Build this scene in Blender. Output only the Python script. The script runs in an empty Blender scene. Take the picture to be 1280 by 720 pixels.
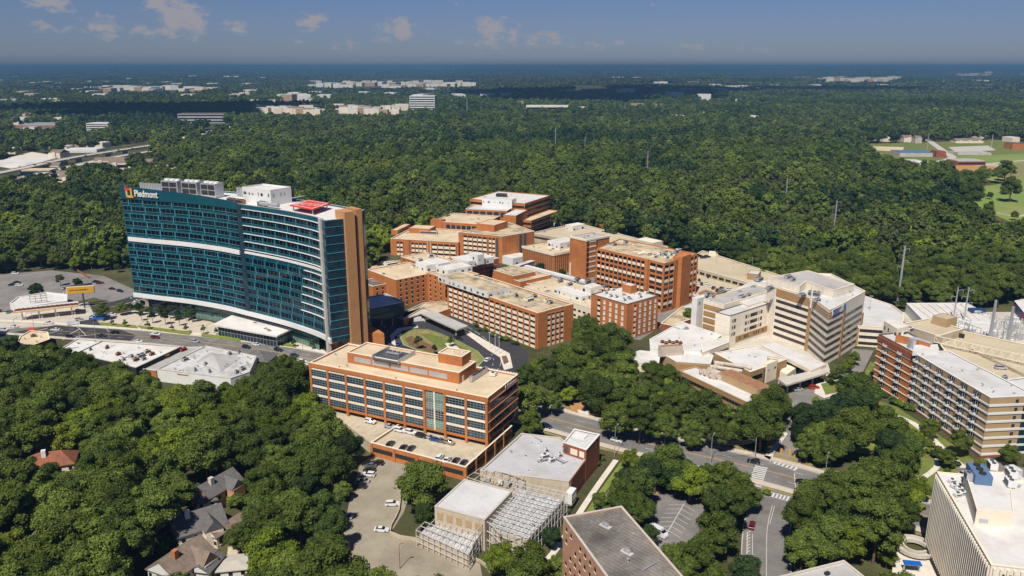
import bpy, math, random
import numpy as np
from mathutils import noise, Vector
R_ = math.radians
rnd = random.Random(7)
scene = bpy.context.scene
COL = scene.collection
# ------------------------------------------------------------------ photograph survey: pixel -> point on a level plane
TH = R_(15.49); SN = math.sin(TH); CN = math.cos(TH); CAMH = 140.0; FOC = 1000.0
def P(px, py, z=0.0):
    u = (px-640)/FOC; v = (py-360)/FOC
    t = (CAMH-z)/(SN+v*CN)
    return (u*t, (CN-v*SN)*t)
def topx(x, y, z):
    zc = y*CN+(CAMH-z)*SN; yc = -y*SN+(CAMH-z)*CN
    return (640+FOC*x/zc, 360+FOC*yc/zc) if zc > 1 else (-9999, -9999)
def PP(l, z=0.0): return [P(a, b, z) for a, b in l]

# ------------------------------------------------------------------ camera, light, air
cam_d = bpy.data.cameras.new('camera'); cam = bpy.data.objects.new('camera', cam_d); COL.objects.link(cam)
cam.location = (0, 0, CAMH); cam.rotation_euler = (R_(90-15.49), 0, 0)
cam_d.sensor_width = 36; cam_d.lens = FOC/1280*36; cam_d.clip_start = 1; cam_d.clip_end = 120000
scene.camera = cam
SUNX, SUNY, SUNEL = -.36, -.93, 55.0
sd = bpy.data.lights.new('sun', 'SUN'); sun = bpy.data.objects.new('sun', sd); COL.objects.link(sun)
sd.energy = 4.9; sd.angle = R_(.53); sd.color = (1, .95, .87)
k = math.hypot(SUNX, SUNY); sv = Vector((SUNX/k*math.cos(R_(SUNEL)), SUNY/k*math.cos(R_(SUNEL)), math.sin(R_(SUNEL))))
sun.rotation_euler = sv.to_track_quat('Z', 'Y').to_euler()
sun.location = (-200, -300, 600)
w = bpy.data.worlds.new("World"); scene.world = w; w.use_nodes = True
nt = w.node_tree; N = nt.nodes; L = nt.links
bg = N['Background']; sky = N.new('ShaderNodeTexSky'); sky.sky_type = 'NISHITA'; sky.sun_disc = False
sky.sun_elevation = R_(SUNEL); sky.sun_rotation = math.atan2(SUNX, SUNY); sky.altitude = 300
sky.air_density = 1.0; sky.dust_density = .35; sky.ozone_density = 3.0
bg.inputs['Strength'].default_value = .062
# small fair weather clouds low over the horizon, laid out by compass direction and height
tc = N.new('ShaderNodeTexCoord'); sep = N.new('ShaderNodeSeparateXYZ'); L.new(tc.outputs['Generated'], sep.inputs[0])
def wm(op, a, b=None, clamp=False):
    n = N.new('ShaderNodeMath'); n.operation = op; n.use_clamp = clamp
    for i, q in enumerate((a, b)):
        if q is None: continue
        if isinstance(q, (int, float)): n.inputs[i].default_value = q
        else: L.new(q, n.inputs[i])
    return n.outputs[0]
az = wm('ARCTAN2', sep.outputs[0], sep.outputs[1]); el = sep.outputs[2]
def cloud_layer(sx, sz, scale, lo, hi, detail=6):
    c = N.new('ShaderNodeCombineXYZ'); L.new(wm('MULTIPLY', az, sx), c.inputs[0]); L.new(wm('MULTIPLY', el, sz), c.inputs[1])
    n = N.new('ShaderNodeTexNoise'); n.inputs['Scale'].default_value = scale; n.inputs['Detail'].default_value = detail; n.inputs['Roughness'].default_value = .6
    L.new(c.outputs[0], n.inputs['Vector'])
    m = N.new('ShaderNodeMapRange'); m.inputs['From Min'].default_value = lo; m.inputs['From Max'].default_value = hi; m.interpolation_type = 'SMOOTHSTEP'
    return n, m, c
fac = None
# (azimuth, elevation sine, half width, half height, density)
for (px, py, wx, wy, dn) in ((228,22,22,18,1.0),(200,5,16,14,.8),(130,33,18,11,.75),(52,34,16,6,.65),(50,2,14,8,.8),(83,35,9,5,.5),(65,3,22,8,.8),(293,34,14,9,.7),(190,40,34,9,.6),
                             (390,27,17,9,.85),(498,38,26,14,.75),(614,36,18,14,.85),(642,44,9,15,.7),(680,50,32,12,.62),(605,54,34,9,.58),(740,54,48,8,.5),(860,58,60,8,.45),(440,56,40,7,.45),(960,62,50,7,.38),(818,5,9,5,.4),(370,50,22,9,.35),(1045,62,20,8,.2),(560,3,24,4,.3),(104,52,10,5,.25),(350,10,30,5,.2),(965,20,14,6,.25)):
    u = (px-640)/FOC; v = (py-360)/FOC; dx, dy, dz = u, CN-v*SN, -SN-v*CN
    r = math.sqrt(dx*dx+dy*dy+dz*dz); a0 = math.atan2(dx, dy); e0 = dz/r
    a = wm('DIVIDE', wm('SUBTRACT', az, a0), wx/FOC); b = wm('DIVIDE', wm('SUBTRACT', el, e0), wy/FOC)
    d = wm('SUBTRACT', 1.0, wm('SQRT', wm('ADD', wm('MULTIPLY', a, a), wm('MULTIPLY', b, b))))
    d = wm('MULTIPLY', wm('MAXIMUM', d, -1.0), 1.0)
    d = wm('MULTIPLY', wm('ADD', d, 1.0), dn*.5)          # 0..dn
    fac = d if fac is None else wm('MAXIMUM', fac, d)
n1, _, c1 = cloud_layer(60, 110, 1.1, 0, 1, 8)
sm = wm('ADD', fac, wm('MULTIPLY', wm('SUBTRACT', n1.outputs['Fac'], .5), 1.5))
mr = N.new('ShaderNodeMapRange'); mr.interpolation_type = 'SMOOTHSTEP'; mr.inputs['From Min'].default_value = .30; mr.inputs['From Max'].default_value = .72
L.new(sm, mr.inputs['Value'])
hz = wm('MULTIPLY', mr.outputs[0], wm('MULTIPLY', wm('GREATER_THAN', el, .004), .85))
mix = N.new('ShaderNodeMix'); mix.data_type = 'RGBA'; L.new(hz, mix.inputs['Factor'])
# polarised, deep late summer blue: the sky colour is multiplied down a little
tint = N.new('ShaderNodeMix'); tint.data_type = 'RGBA'; tint.blend_type = 'MULTIPLY'; tint.inputs['Factor'].default_value = 1
L.new(sky.outputs[0], tint.inputs['A']); tint.inputs['B'].default_value = SKYTINT = (.43, .50, .78, 1)
L.new(tint.outputs['Result'], mix.inputs['A']); mix.inputs['B'].default_value = (4.7, 4.5, 4.8, 1)
L.new(mix.outputs['Result'], bg.inputs['Color'])
scene.view_settings.view_transform = 'Standard'; scene.view_settings.look = 'None'
scene.view_settings.gamma = 1; scene.view_settings.exposure = .24
try: scene.view_settings.use_curve_mapping = False
except Exception: pass
scene.cycles.max_bounces = 5; scene.cycles.diffuse_bounces = 2; scene.cycles.glossy_bounces = 3; scene.cycles.transmission_bounces = 2
scene.cycles.volume_bounces = 0; scene.cycles.transparent_max_bounces = 6

# ------------------------------------------------------------------ materials
MATS = {}
def lin(c): return tuple(((x/255)/12.92 if x/255 < .04045 else ((x/255+.055)/1.055)**2.4) for x in c)
def mat(name, col, rough=.8, var=.12, scale=.15, spec=.3, metal=0, stain=None, stain_amt=.0, rand=0.0, stain_scale=.06, fine=0.0, lines=None, zl=None):
    """procedural surface: base colour, blotchy wear at two scales, optional stains, per-object variation"""
    if name in MATS: return MATS[name]
    m = bpy.data.materials.new(name); m.use_nodes = True; t = m.node_tree; n = t.nodes; l = t.links
    b = n['Principled BSDF']; b.inputs['Roughness'].default_value = rough; b.inputs['Metallic'].default_value = metal
    b.inputs['Specular IOR Level'].default_value = spec
    tx = n.new('ShaderNodeNewGeometry')
    nz = n.new('ShaderNodeTexNoise'); nz.inputs['Scale'].default_value = scale; nz.inputs['Detail'].default_value = 7; nz.inputs['Roughness'].default_value = .65
    l.new(tx.outputs['Position'], nz.inputs['Vector'])
    r = n.new('ShaderNodeMapRange'); r.inputs['From Min'].default_value = .3; r.inputs['From Max'].default_value = .7
    r.inputs['To Min'].default_value = 1-var; r.inputs['To Max'].default_value = 1+var; l.new(nz.outputs['Fac'], r.inputs['Value'])
    last = r.outputs[0]
    def mm(op, a, bb):
        q = n.new('ShaderNodeMath'); q.operation = op
        for i, z in enumerate((a, bb)):
            if isinstance(z, (int, float)): q.inputs[i].default_value = z
            else: l.new(z, q.inputs[i])
        return q.outputs[0]
    if fine:
        n2 = n.new('ShaderNodeTexNoise'); n2.inputs['Scale'].default_value = 1.6; n2.inputs['Detail'].default_value = 3; l.new(tx.outputs['Position'], n2.inputs['Vector'])
        last = mm('MULTIPLY', last, mm('ADD', 1-fine, mm('MULTIPLY', n2.outputs['Fac'], 2*fine)))
    if rand:
        oi = n.new('ShaderNodeObjectInfo'); last = mm('MULTIPLY', last, mm('ADD', 1-rand, mm('MULTIPLY', oi.outputs['Random'], 2*rand)))
    if lines:      # (dx,dy,period,width,strength): seams or stall lines running across the sheet
        sp = n.new('ShaderNodeSeparateXYZ'); l.new(tx.outputs['Position'], sp.inputs[0])
        q = mm('ADD', mm('MULTIPLY', sp.outputs[0], lines[0]/lines[2]), mm('MULTIPLY', sp.outputs[1], lines[1]/lines[2]))
        fr = mm('FRACT', q, 0); ls = mm('LESS_THAN', fr, lines[3]/lines[2])
        last = mm('MULTIPLY', last, mm('ADD', 1.0, mm('MULTIPLY', ls, lines[4])))
    if zl:         # horizontal joints and rain-washed streaks down a wall
        sp = n.new('ShaderNodeSeparateXYZ'); l.new(tx.outputs['Position'], sp.inputs[0])
        ls = mm('LESS_THAN', mm('FRACT', mm('MULTIPLY', sp.outputs[2], 1/zl), 0), .07); last = mm('MULTIPLY', last, mm('SUBTRACT', 1.0, mm('MULTIPLY', ls, .16)))
        vm = n.new('ShaderNodeVectorMath'); vm.operation = 'MULTIPLY'; vm.inputs[1].default_value = (.9, .9, .05); l.new(tx.outputs['Position'], vm.inputs[0])
        n4 = n.new('ShaderNodeTexNoise'); n4.inputs['Scale'].default_value = 1; n4.inputs['Detail'].default_value = 4; l.new(vm.outputs[0], n4.inputs['Vector']); last = mm('MULTIPLY', last, mm('ADD', .82, mm('MULTIPLY', n4.outputs['Fac'], .36)))
    mx = n.new('ShaderNodeMix'); mx.data_type = 'RGBA'; mx.blend_type = 'MULTIPLY'; mx.inputs['Factor'].default_value = 1
    mx.inputs['A'].default_value = (*col, 1); l.new(last, mx.inputs['B'])
    out = mx.outputs['Result']
    if stain:
        s = n.new('ShaderNodeTexNoise'); s.inputs['Scale'].default_value = stain_scale; s.inputs['Detail'].default_value = 8; s.inputs['Roughness'].default_value = .7
        ad = n.new('ShaderNodeVectorMath'); ad.operation = 'ADD'; ad.inputs[1].default_value = (31, 17, 5); l.new(tx.outputs['Position'], ad.inputs[0]); l.new(ad.outputs[0], s.inputs['Vector'])
        rr = n.new('ShaderNodeMapRange'); rr.inputs['From Min'].default_value = .46; rr.inputs['From Max'].default_value = .66; rr.inputs['To Max'].default_value = stain_amt; l.new(s.outputs['Fac'], rr.inputs['Value'])
        m2 = n.new('ShaderNodeMix'); m2.data_type = 'RGBA'; l.new(rr.outputs[0], m2.inputs['Factor']); l.new(out, m2.inputs['A']); m2.inputs['B'].default_value = (*stain, 1); out = m2.outputs['Result']
    l.new(out, b.inputs['Base Color'])
    MATS[name] = m; return m
def foliage(name, col, col2, var=.35, transl=.22):
    m = bpy.data.materials.new(name); m.use_nodes = True; t = m.node_tree; n = t.nodes; l = t.links
    n.remove(n['Principled BSDF']); o = n['Material Output']
    oi = n.new('ShaderNodeObjectInfo'); g = n.new('ShaderNodeNewGeometry')
    nz = n.new('ShaderNodeTexNoise'); nz.inputs['Scale'].default_value = .021; nz.inputs['Detail'].default_value = 3; l.new(g.outputs['Position'], nz.inputs['Vector'])
    a = n.new('ShaderNodeMath'); a.operation = 'MULTIPLY_ADD'; l.new(nz.outputs['Fac'], a.inputs[0]); a.inputs[1].default_value = 1.1; l.new(oi.outputs['Random'], a.inputs[2])
    r = n.new('ShaderNodeMapRange'); r.inputs['From Min'].default_value = .35; r.inputs['From Max'].default_value = 1.75; l.new(a.outputs[0], r.inputs['Value'])
    cr = n.new('ShaderNodeMix'); cr.data_type = 'RGBA'; l.new(r.outputs[0], cr.inputs['Factor']); cr.inputs['A'].default_value = (*col, 1); cr.inputs['B'].default_value = (*col2, 1)
    n3 = n.new('ShaderNodeTexNoise'); n3.inputs['Scale'].default_value = 1.3; l.new(g.outputs['Position'], n3.inputs['Vector'])
    r3 = n.new('ShaderNodeMapRange'); r3.inputs['From Min'].default_value = .3; r3.inputs['From Max'].default_value = .7; r3.inputs['To Min'].default_value = 1-var; r3.inputs['To Max'].default_value = 1+var; l.new(n3.outputs['Fac'], r3.inputs['Value'])
    f1 = n.new('ShaderNodeMath'); f1.operation = 'MULTIPLY'; f1.inputs[1].default_value = 7.31; l.new(oi.outputs['Random'], f1.inputs[0]); f2 = n.new('ShaderNodeMath'); f2.operation = 'FRACT'; l.new(f1.outputs[0], f2.inputs[0])
    f3 = n.new('ShaderNodeMath'); f3.operation = 'MULTIPLY_ADD'; f3.inputs[1].default_value = .62; f3.inputs[2].default_value = .72; l.new(f2.outputs[0], f3.inputs[0]); f4 = n.new('ShaderNodeMath'); f4.operation = 'MULTIPLY'; l.new(r3.outputs[0], f4.inputs[0]); l.new(f3.outputs[0], f4.inputs[1])
    mx = n.new('ShaderNodeMix'); mx.data_type = 'RGBA'; mx.blend_type = 'MULTIPLY'; mx.inputs['Factor'].default_value = 1; l.new(cr.outputs['Result'], mx.inputs['A']); l.new(f4.outputs[0], mx.inputs['B'])
    d = n.new('ShaderNodeBsdfDiffuse'); tr = n.new('ShaderNodeBsdfTranslucent'); s = n.new('ShaderNodeMixShader'); s.inputs[0].default_value = transl
    l.new(mx.outputs['Result'], d.inputs[0]); l.new(mx.outputs['Result'], tr.inputs[0]); l.new(d.outputs[0], s.inputs[1]); l.new(tr.outputs[0], s.inputs[2]); l.new(s.outputs[0], o.inputs[0])
    MATS[name] = m; return m
M = {}
M['brick'] = mat('brick', (.47,.17,.048), .85, .14, .12, fine=.12, stain=(.28,.095,.035), stain_amt=.45, zl=3.0)
M['brick_dark'] = mat('brick_dark', (.27,.085,.042), .85, .14, .12, fine=.12, zl=3.0)
M['brick_pink'] = mat('brick_pink', (.50,.26,.155), .85, .18, .3, fine=.3)
M['brick_tan'] = mat('brick_tan', (.42,.29,.155), .85, .1, .15, fine=.1)
M['brick_ochre'] = mat('brick_ochre', (.36,.215,.09), .85, .1, .15, fine=.1)
M['cream'] = mat('cream', (.74,.65,.50), .8, .06, .15, fine=.06)
M['cream_panel'] = mat('cream_panel', (.78,.68,.53), .7, .05, .3, rand=.06)
M['beige_wall'] = mat('beige_wall', (.80,.72,.59), .85, .07, .12, fine=.07, stain=(.6,.5,.38), stain_amt=.3, zl=3.6)
M['tan_roof'] = mat('tan_roof', (.60,.48,.32), .9, .14, .08, stain=(.44,.33,.20), stain_amt=.65, fine=.16, lines=(.64,-.77,5.5,.14,-.14))
M['mossy_roof'] = mat('mossy_roof', (.54,.43,.28), .9, .2, .1, stain=(.09,.085,.055), stain_amt=.85, stain_scale=.09, fine=.15)
M['grey_roof'] = mat('grey_roof', (.42,.40,.375), .9, .12, .09, stain=(.24,.23,.21), stain_amt=.5, fine=.1)
M['pale_roof'] = mat('pale_roof', (.55,.54,.52), .85, .08, .08, stain=(.40,.37,.33), stain_amt=.6, stain_scale=.09, fine=.08, lines=(.77,.64,5.0,.15,-.12))
M['white_roof'] = mat('white_roof', (.63,.61,.575), .8, .05, .08, stain=(.46,.42,.36), stain_amt=.6, stain_scale=.09, fine=.07, lines=(.77,.64,4.0,.16,-.1))
M['lightgrey_roof'] = mat('lightgrey_roof', (.46,.45,.45), .85, .06, .1, stain=(.36,.34,.32), stain_amt=.7, stain_scale=.12, fine=.05)
M['shaft'] = mat('shaft', (.46,.23,.09), .85, .1, .12, fine=.1)
M['dark_roof'] = mat('dark_roof', (.20,.18,.155), .9, .35, .12, stain=(.06,.053,.043), stain_amt=.95, stain_scale=.075, fine=.3, lines=(.73,.68,1.15,.22,-.35))
M['concrete'] = mat('concrete', (.50,.46,.39), .85, .12, .1, stain=(.34,.30,.25), stain_amt=.4, fine=.08)
M['concrete_tan'] = mat('concrete_tan', (.50,.42,.30), .88, .12, .1, stain=(.30,.245,.17), stain_amt=.65, stain_scale=.11, fine=.1, lines=(.9,-.44,6,.12,-.2))
M['white'] = mat('white', (.70,.69,.66), .55, .05, .2, stain=(.5,.47,.42), stain_amt=.25)
M['white_paint'] = mat('white_paint', (.56,.55,.52), .7, .12, .8)
M['yellow_paint'] = mat('yellow_paint', (.62,.36,.04), .7, .12, .8)
M['metal'] = mat('metal', (.55,.56,.58), .45, .1, .4, metal=.6)
M['metal_dark'] = mat('metal_dark', (.08,.085,.09), .5, .2, .4)
M['steel'] = mat('steel', (.52,.50,.47), .6, .08, .4)
M['lot'] = mat('lot', (.30,.26,.19), .9, .16, .09, stain=(.20,.17,.12), stain_amt=.75, stain_scale=.07, fine=.12, lines=(.9,-.44,7,.12,-.2))
M['patchy_roof'] = mat('patchy_roof', (.52,.51,.49), .9, .16, .12, stain=(.24,.23,.22), stain_amt=.75, stain_scale=.15, fine=.14, lines=(.86,.5,2.6,.14,-.18))
M['asphalt'] = mat('asphalt', (.175,.163,.15), .95, .16, .12, stain=(.12,.11,.10), stain_amt=.75, stain_scale=.12, fine=.14, lines=(.55,.84,3.9,.5,.12))
M['asphalt_new'] = mat('asphalt_new', (.04,.039,.043), .9, .12, .06, stain=(.065,.06,.06), stain_amt=.5, fine=.1)
M['asphalt_old'] = mat('asphalt_old', (.22,.20,.185), .95, .12, .08, stain=(.10,.092,.085), stain_amt=.65, fine=.14)
M['paving'] = mat('paving', (.50,.43,.34), .9, .1, .3, fine=.15)
M['pale_paving'] = mat('pale_paving', (.62,.56,.47), .9, .1, .3, fine=.1)
M['grass'] = mat('grass', (.125,.16,.03), .95, .3, .15, stain=(.22,.17,.06), stain_amt=.6, fine=.25)
M['lawn'] = mat('lawn', (.17,.21,.035), .95, .2, .15, fine=.2)
M['golf'] = mat('golf', (.17,.24,.045), .95, .15, .01, stain=(.27,.24,.09), stain_amt=.8, stain_scale=.012, fine=.1)
M['verge'] = mat('verge', (.26,.21,.09), .95, .3, .2, stain=(.11,.14,.04), stain_amt=.8, stain_scale=.2, fine=.2)
M['soil'] = mat('soil', (.42,.22,.075), .95, .2, .3, fine=.25)
M['mulch'] = mat('mulch', (.17,.095,.045), .95, .2, .3, fine=.25)
M['shingle'] = mat('shingle', (.125,.115,.11), .9, .25, .5, fine=.25)
M['shingle_brown'] = mat('shingle_brown', (.20,.15,.115), .9, .25, .5, fine=.25)
M['red_tile'] = mat('red_tile', (.25,.085,.04), .85, .25, .4, stain=(.12,.08,.06), stain_amt=.7, fine=.25)
M['red'] = mat('red', (.62,.055,.03), .6, .08, .4)
M['blue'] = mat('blue', (.01,.11,.42), .5, .08, .4)
M['blue_dark'] = mat('blue_dark', (.015,.05,.13), .4, .08, .4)
M['gold'] = mat('gold', (.62,.33,.03), .6, .08, .4)
M['amber'] = mat('amber', (.72,.40,.12), .6, .08, .4)
M['maroon'] = mat('maroon', (.13,.045,.03), .7, .15, .5)
M['teal_panel'] = mat('teal_panel', (.007,.066,.092), .1, .15, .1, spec=.5, rand=.15)
M['teal_light'] = mat('teal_light', (.04,.25,.32), .15, .2, .2, spec=.5, rand=.2)
M['glass_dark'] = mat('glass_dark', (.008,.012,.018), .06, .3, .3, spec=.5, rand=.4)
M['glass_brown'] = mat('glass_brown', (.05,.035,.024), .08, .3, .4, spec=.5, rand=.4)
M['glass_blue'] = mat('glass_blue', (.02,.045,.065), .06, .5, .35, spec=.5, rand=.4)
M['glass_green'] = mat('glass_green', (.13,.24,.20), .12, .25, .3, spec=.5, rand=.2)
M['mullion'] = mat('mullion', (.26,.29,.29), .5)
M['sky_blue'] = mat('sky_blue', (.10,.17,.30), .5, .1, .5)
M['glass_tower'] = mat('glass_tower', (.003,.008,.014), .05, .5, .12, spec=.35, rand=.5)
M['steel_teal'] = mat('steel_teal', (.08,.21,.25), .35, .2, .2)
M['sand_wall'] = mat('sand_wall', (.50,.42,.31), .85, .08, .2, fine=.08, zl=3.0)
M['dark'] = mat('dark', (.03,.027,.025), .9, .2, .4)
M['trunk'] = mat('trunk', (.12,.085,.06), .95, .2, .8)
M['wood'] = mat('wood', (.22,.16,.11), .9, .2, .8)
M['rust'] = mat('rust', (.30,.15,.075), .8, .3, .5, fine=.3)
M['duct'] = mat('duct', (.50,.42,.34), .6, .2, .4)
M['leaf'] = foliage('leaf', (.062,.096,.023), (.158,.200,.038), .45, .32)
M['leaf_far'] = foliage('leaf_far', (.056,.078,.030), (.128,.152,.048), .42, .3)
M['leaf_bright'] = foliage('leaf_bright', (.12,.18,.02), (.20,.235,.03), .38, .32)
M['leaf_dark'] = foliage('leaf_dark', (.030,.055,.022), (.065,.10,.028), .42, .26)
M['leaf_red'] = foliage('leaf_red', (.06,.02,.025), (.09,.03,.03))
M['leaf_crepe'] = foliage('leaf_crepe', (.14,.03,.045), (.2,.06,.06))
# the air
def haze_box():
    D = 46000; z0, z1 = -1.5, 170
    vs = [(x, y, z) for z in (z0, z1) for x, y in ((-D,-D),(D,-D),(D,D),(-D,D))]
    me = bpy.data.meshes.new('haze'); me.from_pydata(vs, [], [(3,2,1,0),(4,5,6,7),(0,1,5,4),(1,2,6,5),(2,3,7,6),(3,0,4,7)])
    o = bpy.data.objects.new('haze', me); COL.objects.link(o); o['kind'] = 'stuff'; o['label'] = 'thin blue haze lying over the far woods'
    m = bpy.data.materials.new('haze'); m.use_nodes = True; n = m.node_tree.nodes; n.remove(n['Principled BSDF'])
    v = n.new('ShaderNodeVolumePrincipled'); v.inputs['Color'].default_value = (.13, .28, .46, 1); v.inputs['Density'].default_value = HAZE
    v.inputs['Anisotropy'].default_value = .0
    m.node_tree.links.new(v.outputs[0], n['Material Output'].inputs['Volume']); me.materials.append(m)
HAZE = 1.2e-4
haze_box()

# ------------------------------------------------------------------ mesh kit
class MB:
    def __init__(s): s.v = []; s.f = []; s.m = []
    def box(s, F, u0, u1, w0, w1, z0, z1, m=0):
        """F=(x,y,angle): u runs along the angle, w out of the face (angle-90)"""
        c, sn = math.cos(F[2]), math.sin(F[2]); i = len(s.v)
        for z in (z0, z1):
            for u, w_ in ((u0,w0),(u1,w0),(u1,w1),(u0,w1)):
                s.v.append((F[0]+u*c+w_*sn, F[1]+u*sn-w_*c, z))
        s.f += [(i,i+1,i+2,i+3),(i+7,i+6,i+5,i+4),(i+4,i+5,i+1,i),(i+5,i+6,i+2,i+1),(i+6,i+7,i+3,i+2),(i+7,i+4,i,i+3)]; s.m += [m]*6
        return s
    def bar(s, a, b, r, m=0, n=4, r2=None):
        a = Vector(a); b = Vector(b); d = (b-a)
        if d.length < 1e-6: return s
        d.normalize(); q = Vector((0,0,1)) if abs(d.z) < .9 else Vector((1,0,0))
        x = d.cross(q).normalized(); y = d.cross(x); i = len(s.v); r2 = r if r2 is None else r2
        for p, rr in ((a, r), (b, r2)):
            for k_ in range(n):
                t = 2*math.pi*(k_+.5)/n; s.v.append(tuple(p+x*math.cos(t)*rr+y*math.sin(t)*rr))
        for k_ in range(n): s.f.append((i+k_, i+(k_+1)%n, i+n+(k_+1)%n, i+n+k_)); s.m.append(m)
        s.f.append(tuple(i+k_ for k_ in range(n))[::-1]); s.f.append(tuple(i+n+k_ for k_ in range(n))); s.m += [m, m]
        return s
    def prism(s, poly, z0, z1, m=0, mt=None):
        i = len(s.v); n = len(poly)
        for z in (z0, z1): s.v += [(x, y, z) for x, y in poly]
        for k_ in range(n): s.f.append((i+k_, i+(k_+1)%n, i+n+(k_+1)%n, i+n+k_)); s.m.append(m)
        s.f.append(tuple(range(i+n-1, i-1, -1))); s.f.append(tuple(range(i+n, i+2*n))); s.m += [m, m if mt is None else mt]
        return s
    def sheet(s, poly, z, m=0):
        i = len(s.v); s.v += [(x, y, z) for x, y in poly]; s.f.append(tuple(range(i, i+len(poly)))); s.m.append(m); return s
    def faces(s, vs, fs, m=0):
        i = len(s.v); s.v += [tuple(v) for v in vs]; s.f += [tuple(i+a for a in f) for f in fs]; s.m += [m]*len(fs); return s
    def mesh(s, name, mats, o=(0,0,0)):
        me = bpy.data.meshes.new(name); me.from_pydata([(x-o[0], y-o[1], z-o[2]) for x, y, z in s.v], [], s.f)
        for q in (mats if isinstance(mats, (list, tuple)) else [mats]): me.materials.append(M[q] if isinstance(q, str) else q)
        me.polygons.foreach_set('material_index', s.m); me.update(); return me
def area(p): return .5*sum(p[i][0]*p[(i+1)%len(p)][1]-p[(i+1)%len(p)][0]*p[i][1] for i in range(len(p)))
def ccw(p): return list(p) if area(p) > 0 else list(p)[::-1]
def inset(poly, d):
    n = len(poly); out = []
    for i in range(n):
        a, b, c = poly[i-1], poly[i], poly[(i+1)%n]
        e1 = Vector((b[0]-a[0], b[1]-a[1])).normalized(); e2 = Vector((c[0]-b[0], c[1]-b[1])).normalized()
        n1 = Vector((-e1.y, e1.x)); n2 = Vector((-e2.y, e2.x)); q = (n1+n2); q = q/max(.25, q.dot(n1))
        out.append((b[0]+q.x*d, b[1]+q.y*d))
    return out
FOOT = []      # footprints kept free of trees: (polygon, margin)
def struct(name, mb, mats):
    o = bpy.data.objects.new(name, mb.mesh(name, mats)); COL.objects.link(o); o['kind'] = 'structure'; return o
def solo(name, label, cat, mb, mats, group=None, loc=None):
    c = loc or tuple(np.array(mb.v).min(0)*.5+np.array(mb.v).max(0)*.5)
    if not loc: c = (c[0], c[1], min(v[2] for v in mb.v))
    o = bpy.data.objects.new(name, mb.mesh(name, mats, c)); o.location = c; COL.objects.link(o)
    o['label'] = label; o['category'] = cat
    if group: o['group'] = group
    return o
CAMV = Vector((0, 0, CAMH))
class Thing:
    def __init__(s, name, label, cat, loc, group=None):
        s.e = bpy.data.objects.new(name, None); s.e.location = (loc[0], loc[1], loc[2] if len(loc) > 2 else 0); COL.objects.link(s.e)
        s.e['label'] = label; s.e['category'] = cat; s.o = tuple(s.e.location); s.many = {}; s.cache = {}
        if group: s.e['group'] = group
    def part(s, name, mb, mats, parent=None, label=None):
        o = bpy.data.objects.new(name, mb.mesh(name, mats, s.o)); COL.objects.link(o); o.parent = parent or s.e
        if label: o['label'] = label
        return o
    def add(s, name, x, y, z, ang, key, make, mats):
        """queue one repeated part (shared mesh) standing at x,y,z turned to ang"""
        s.many.setdefault(name, []).append((x, y, z, ang, key, make, mats))
    def done(s):
        for name, L_ in s.many.items():
            L_.sort(key=lambda q: (Vector(q[:3])-CAMV).length)
            for q in L_[:100]:
                k_ = (name, q[4])
                if k_ not in s.cache:
                    mb = MB(); q[5](mb, (0, 0, 0), 0); s.cache[k_] = mb.mesh(name, q[6])
                o = bpy.data.objects.new(name, s.cache[k_]); COL.objects.link(o); o.parent = s.e
                o.location = (q[0]-s.o[0], q[1]-s.o[1], q[2]-s.o[2]); o.rotation_euler.z = q[3]
            rest = L_[100:]
            if rest:
                mb = MB(); mats = list(rest[0][6])
                for q in rest:
                    q[5](mb, (q[0], q[1], q[3]), q[2])
                o = s.part(name, mb, mats); o['kind'] = 'stuff'
        s.many = {}
        return s
def wall_block(T, poly, z0, z1, wall='brick', roof='tan_roof', par=.8, coping=None, foot=3, name='wall', thick=.45):
    """walls with a real parapet rim and the roof sheet lying inside it"""
    poly = ccw(poly); ins = inset(poly, thick); n = len(poly)
    mb = MB(); i = 0
    for p, z in ((poly, z0), (poly, z1), (ins, z1), (ins, z1-par)): mb.v += [(x, y, z) for x, y in p]
    for r in range(3):
        for k_ in range(n): mb.f.append((r*n+k_, r*n+(k_+1)%n, (r+1)*n+(k_+1)%n, (r+1)*n+k_)); mb.m.append(0)
    mb.f.append(tuple(range(n-1, -1, -1))); mb.m.append(0)
    T.part(name, mb, [wall])
    T.part('roof', MB().sheet(ins, z1-par), [roof])
    if coping:
        c = MB(); o2 = inset(poly, -.08); i2 = inset(poly, thick+.06)
        for p, z in ((o2, z1-.12), (o2, z1+.1), (i2, z1+.1), (i2, z1-.12)): c.v += [(x, y, z) for x, y in p]
        for r in range(4):
            for k_ in range(n): c.f.append((r*n+k_, r*n+(k_+1)%n, ((r+1)%4)*n+(k_+1)%n, ((r+1)%4)*n+k_)); c.m.append(0)
        T.part('coping', c, [coping])
    if z0 < 8: FOOT.append((poly, foot))
    return poly
def edge(a, b):
    """frame of the outer face from a to b (counter-clockwise outline) and its length"""
    return (a[0], a[1], math.atan2(b[1]-a[1], b[0]-a[0])), math.hypot(b[0]-a[0], b[1]-a[1])
def rect_px(z, A, B, C, aL):
    a, b, c = P(*A, z), P(*B, z), P(*C, z); t = R_(aL)
    dl = (math.cos(t), math.sin(t)); dr = (math.sin(t), -math.cos(t))
    L_ = abs((b[0]-a[0])*dl[0]+(b[1]-a[1])*dl[1]); R2 = abs((c[0]-a[0])*dr[0]+(c[1]-a[1])*dr[1])
    Bw = (a[0]+dl[0]*L_, a[1]+dl[1]*L_); Cw = (a[0]+dr[0]*R2, a[1]+dr[1]*R2); Dw = (Bw[0]+dr[0]*R2, Bw[1]+dr[1]*R2)
    return [Bw, a, Cw, Dw]      # face 0 = left facade, face 1 = right facade
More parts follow.
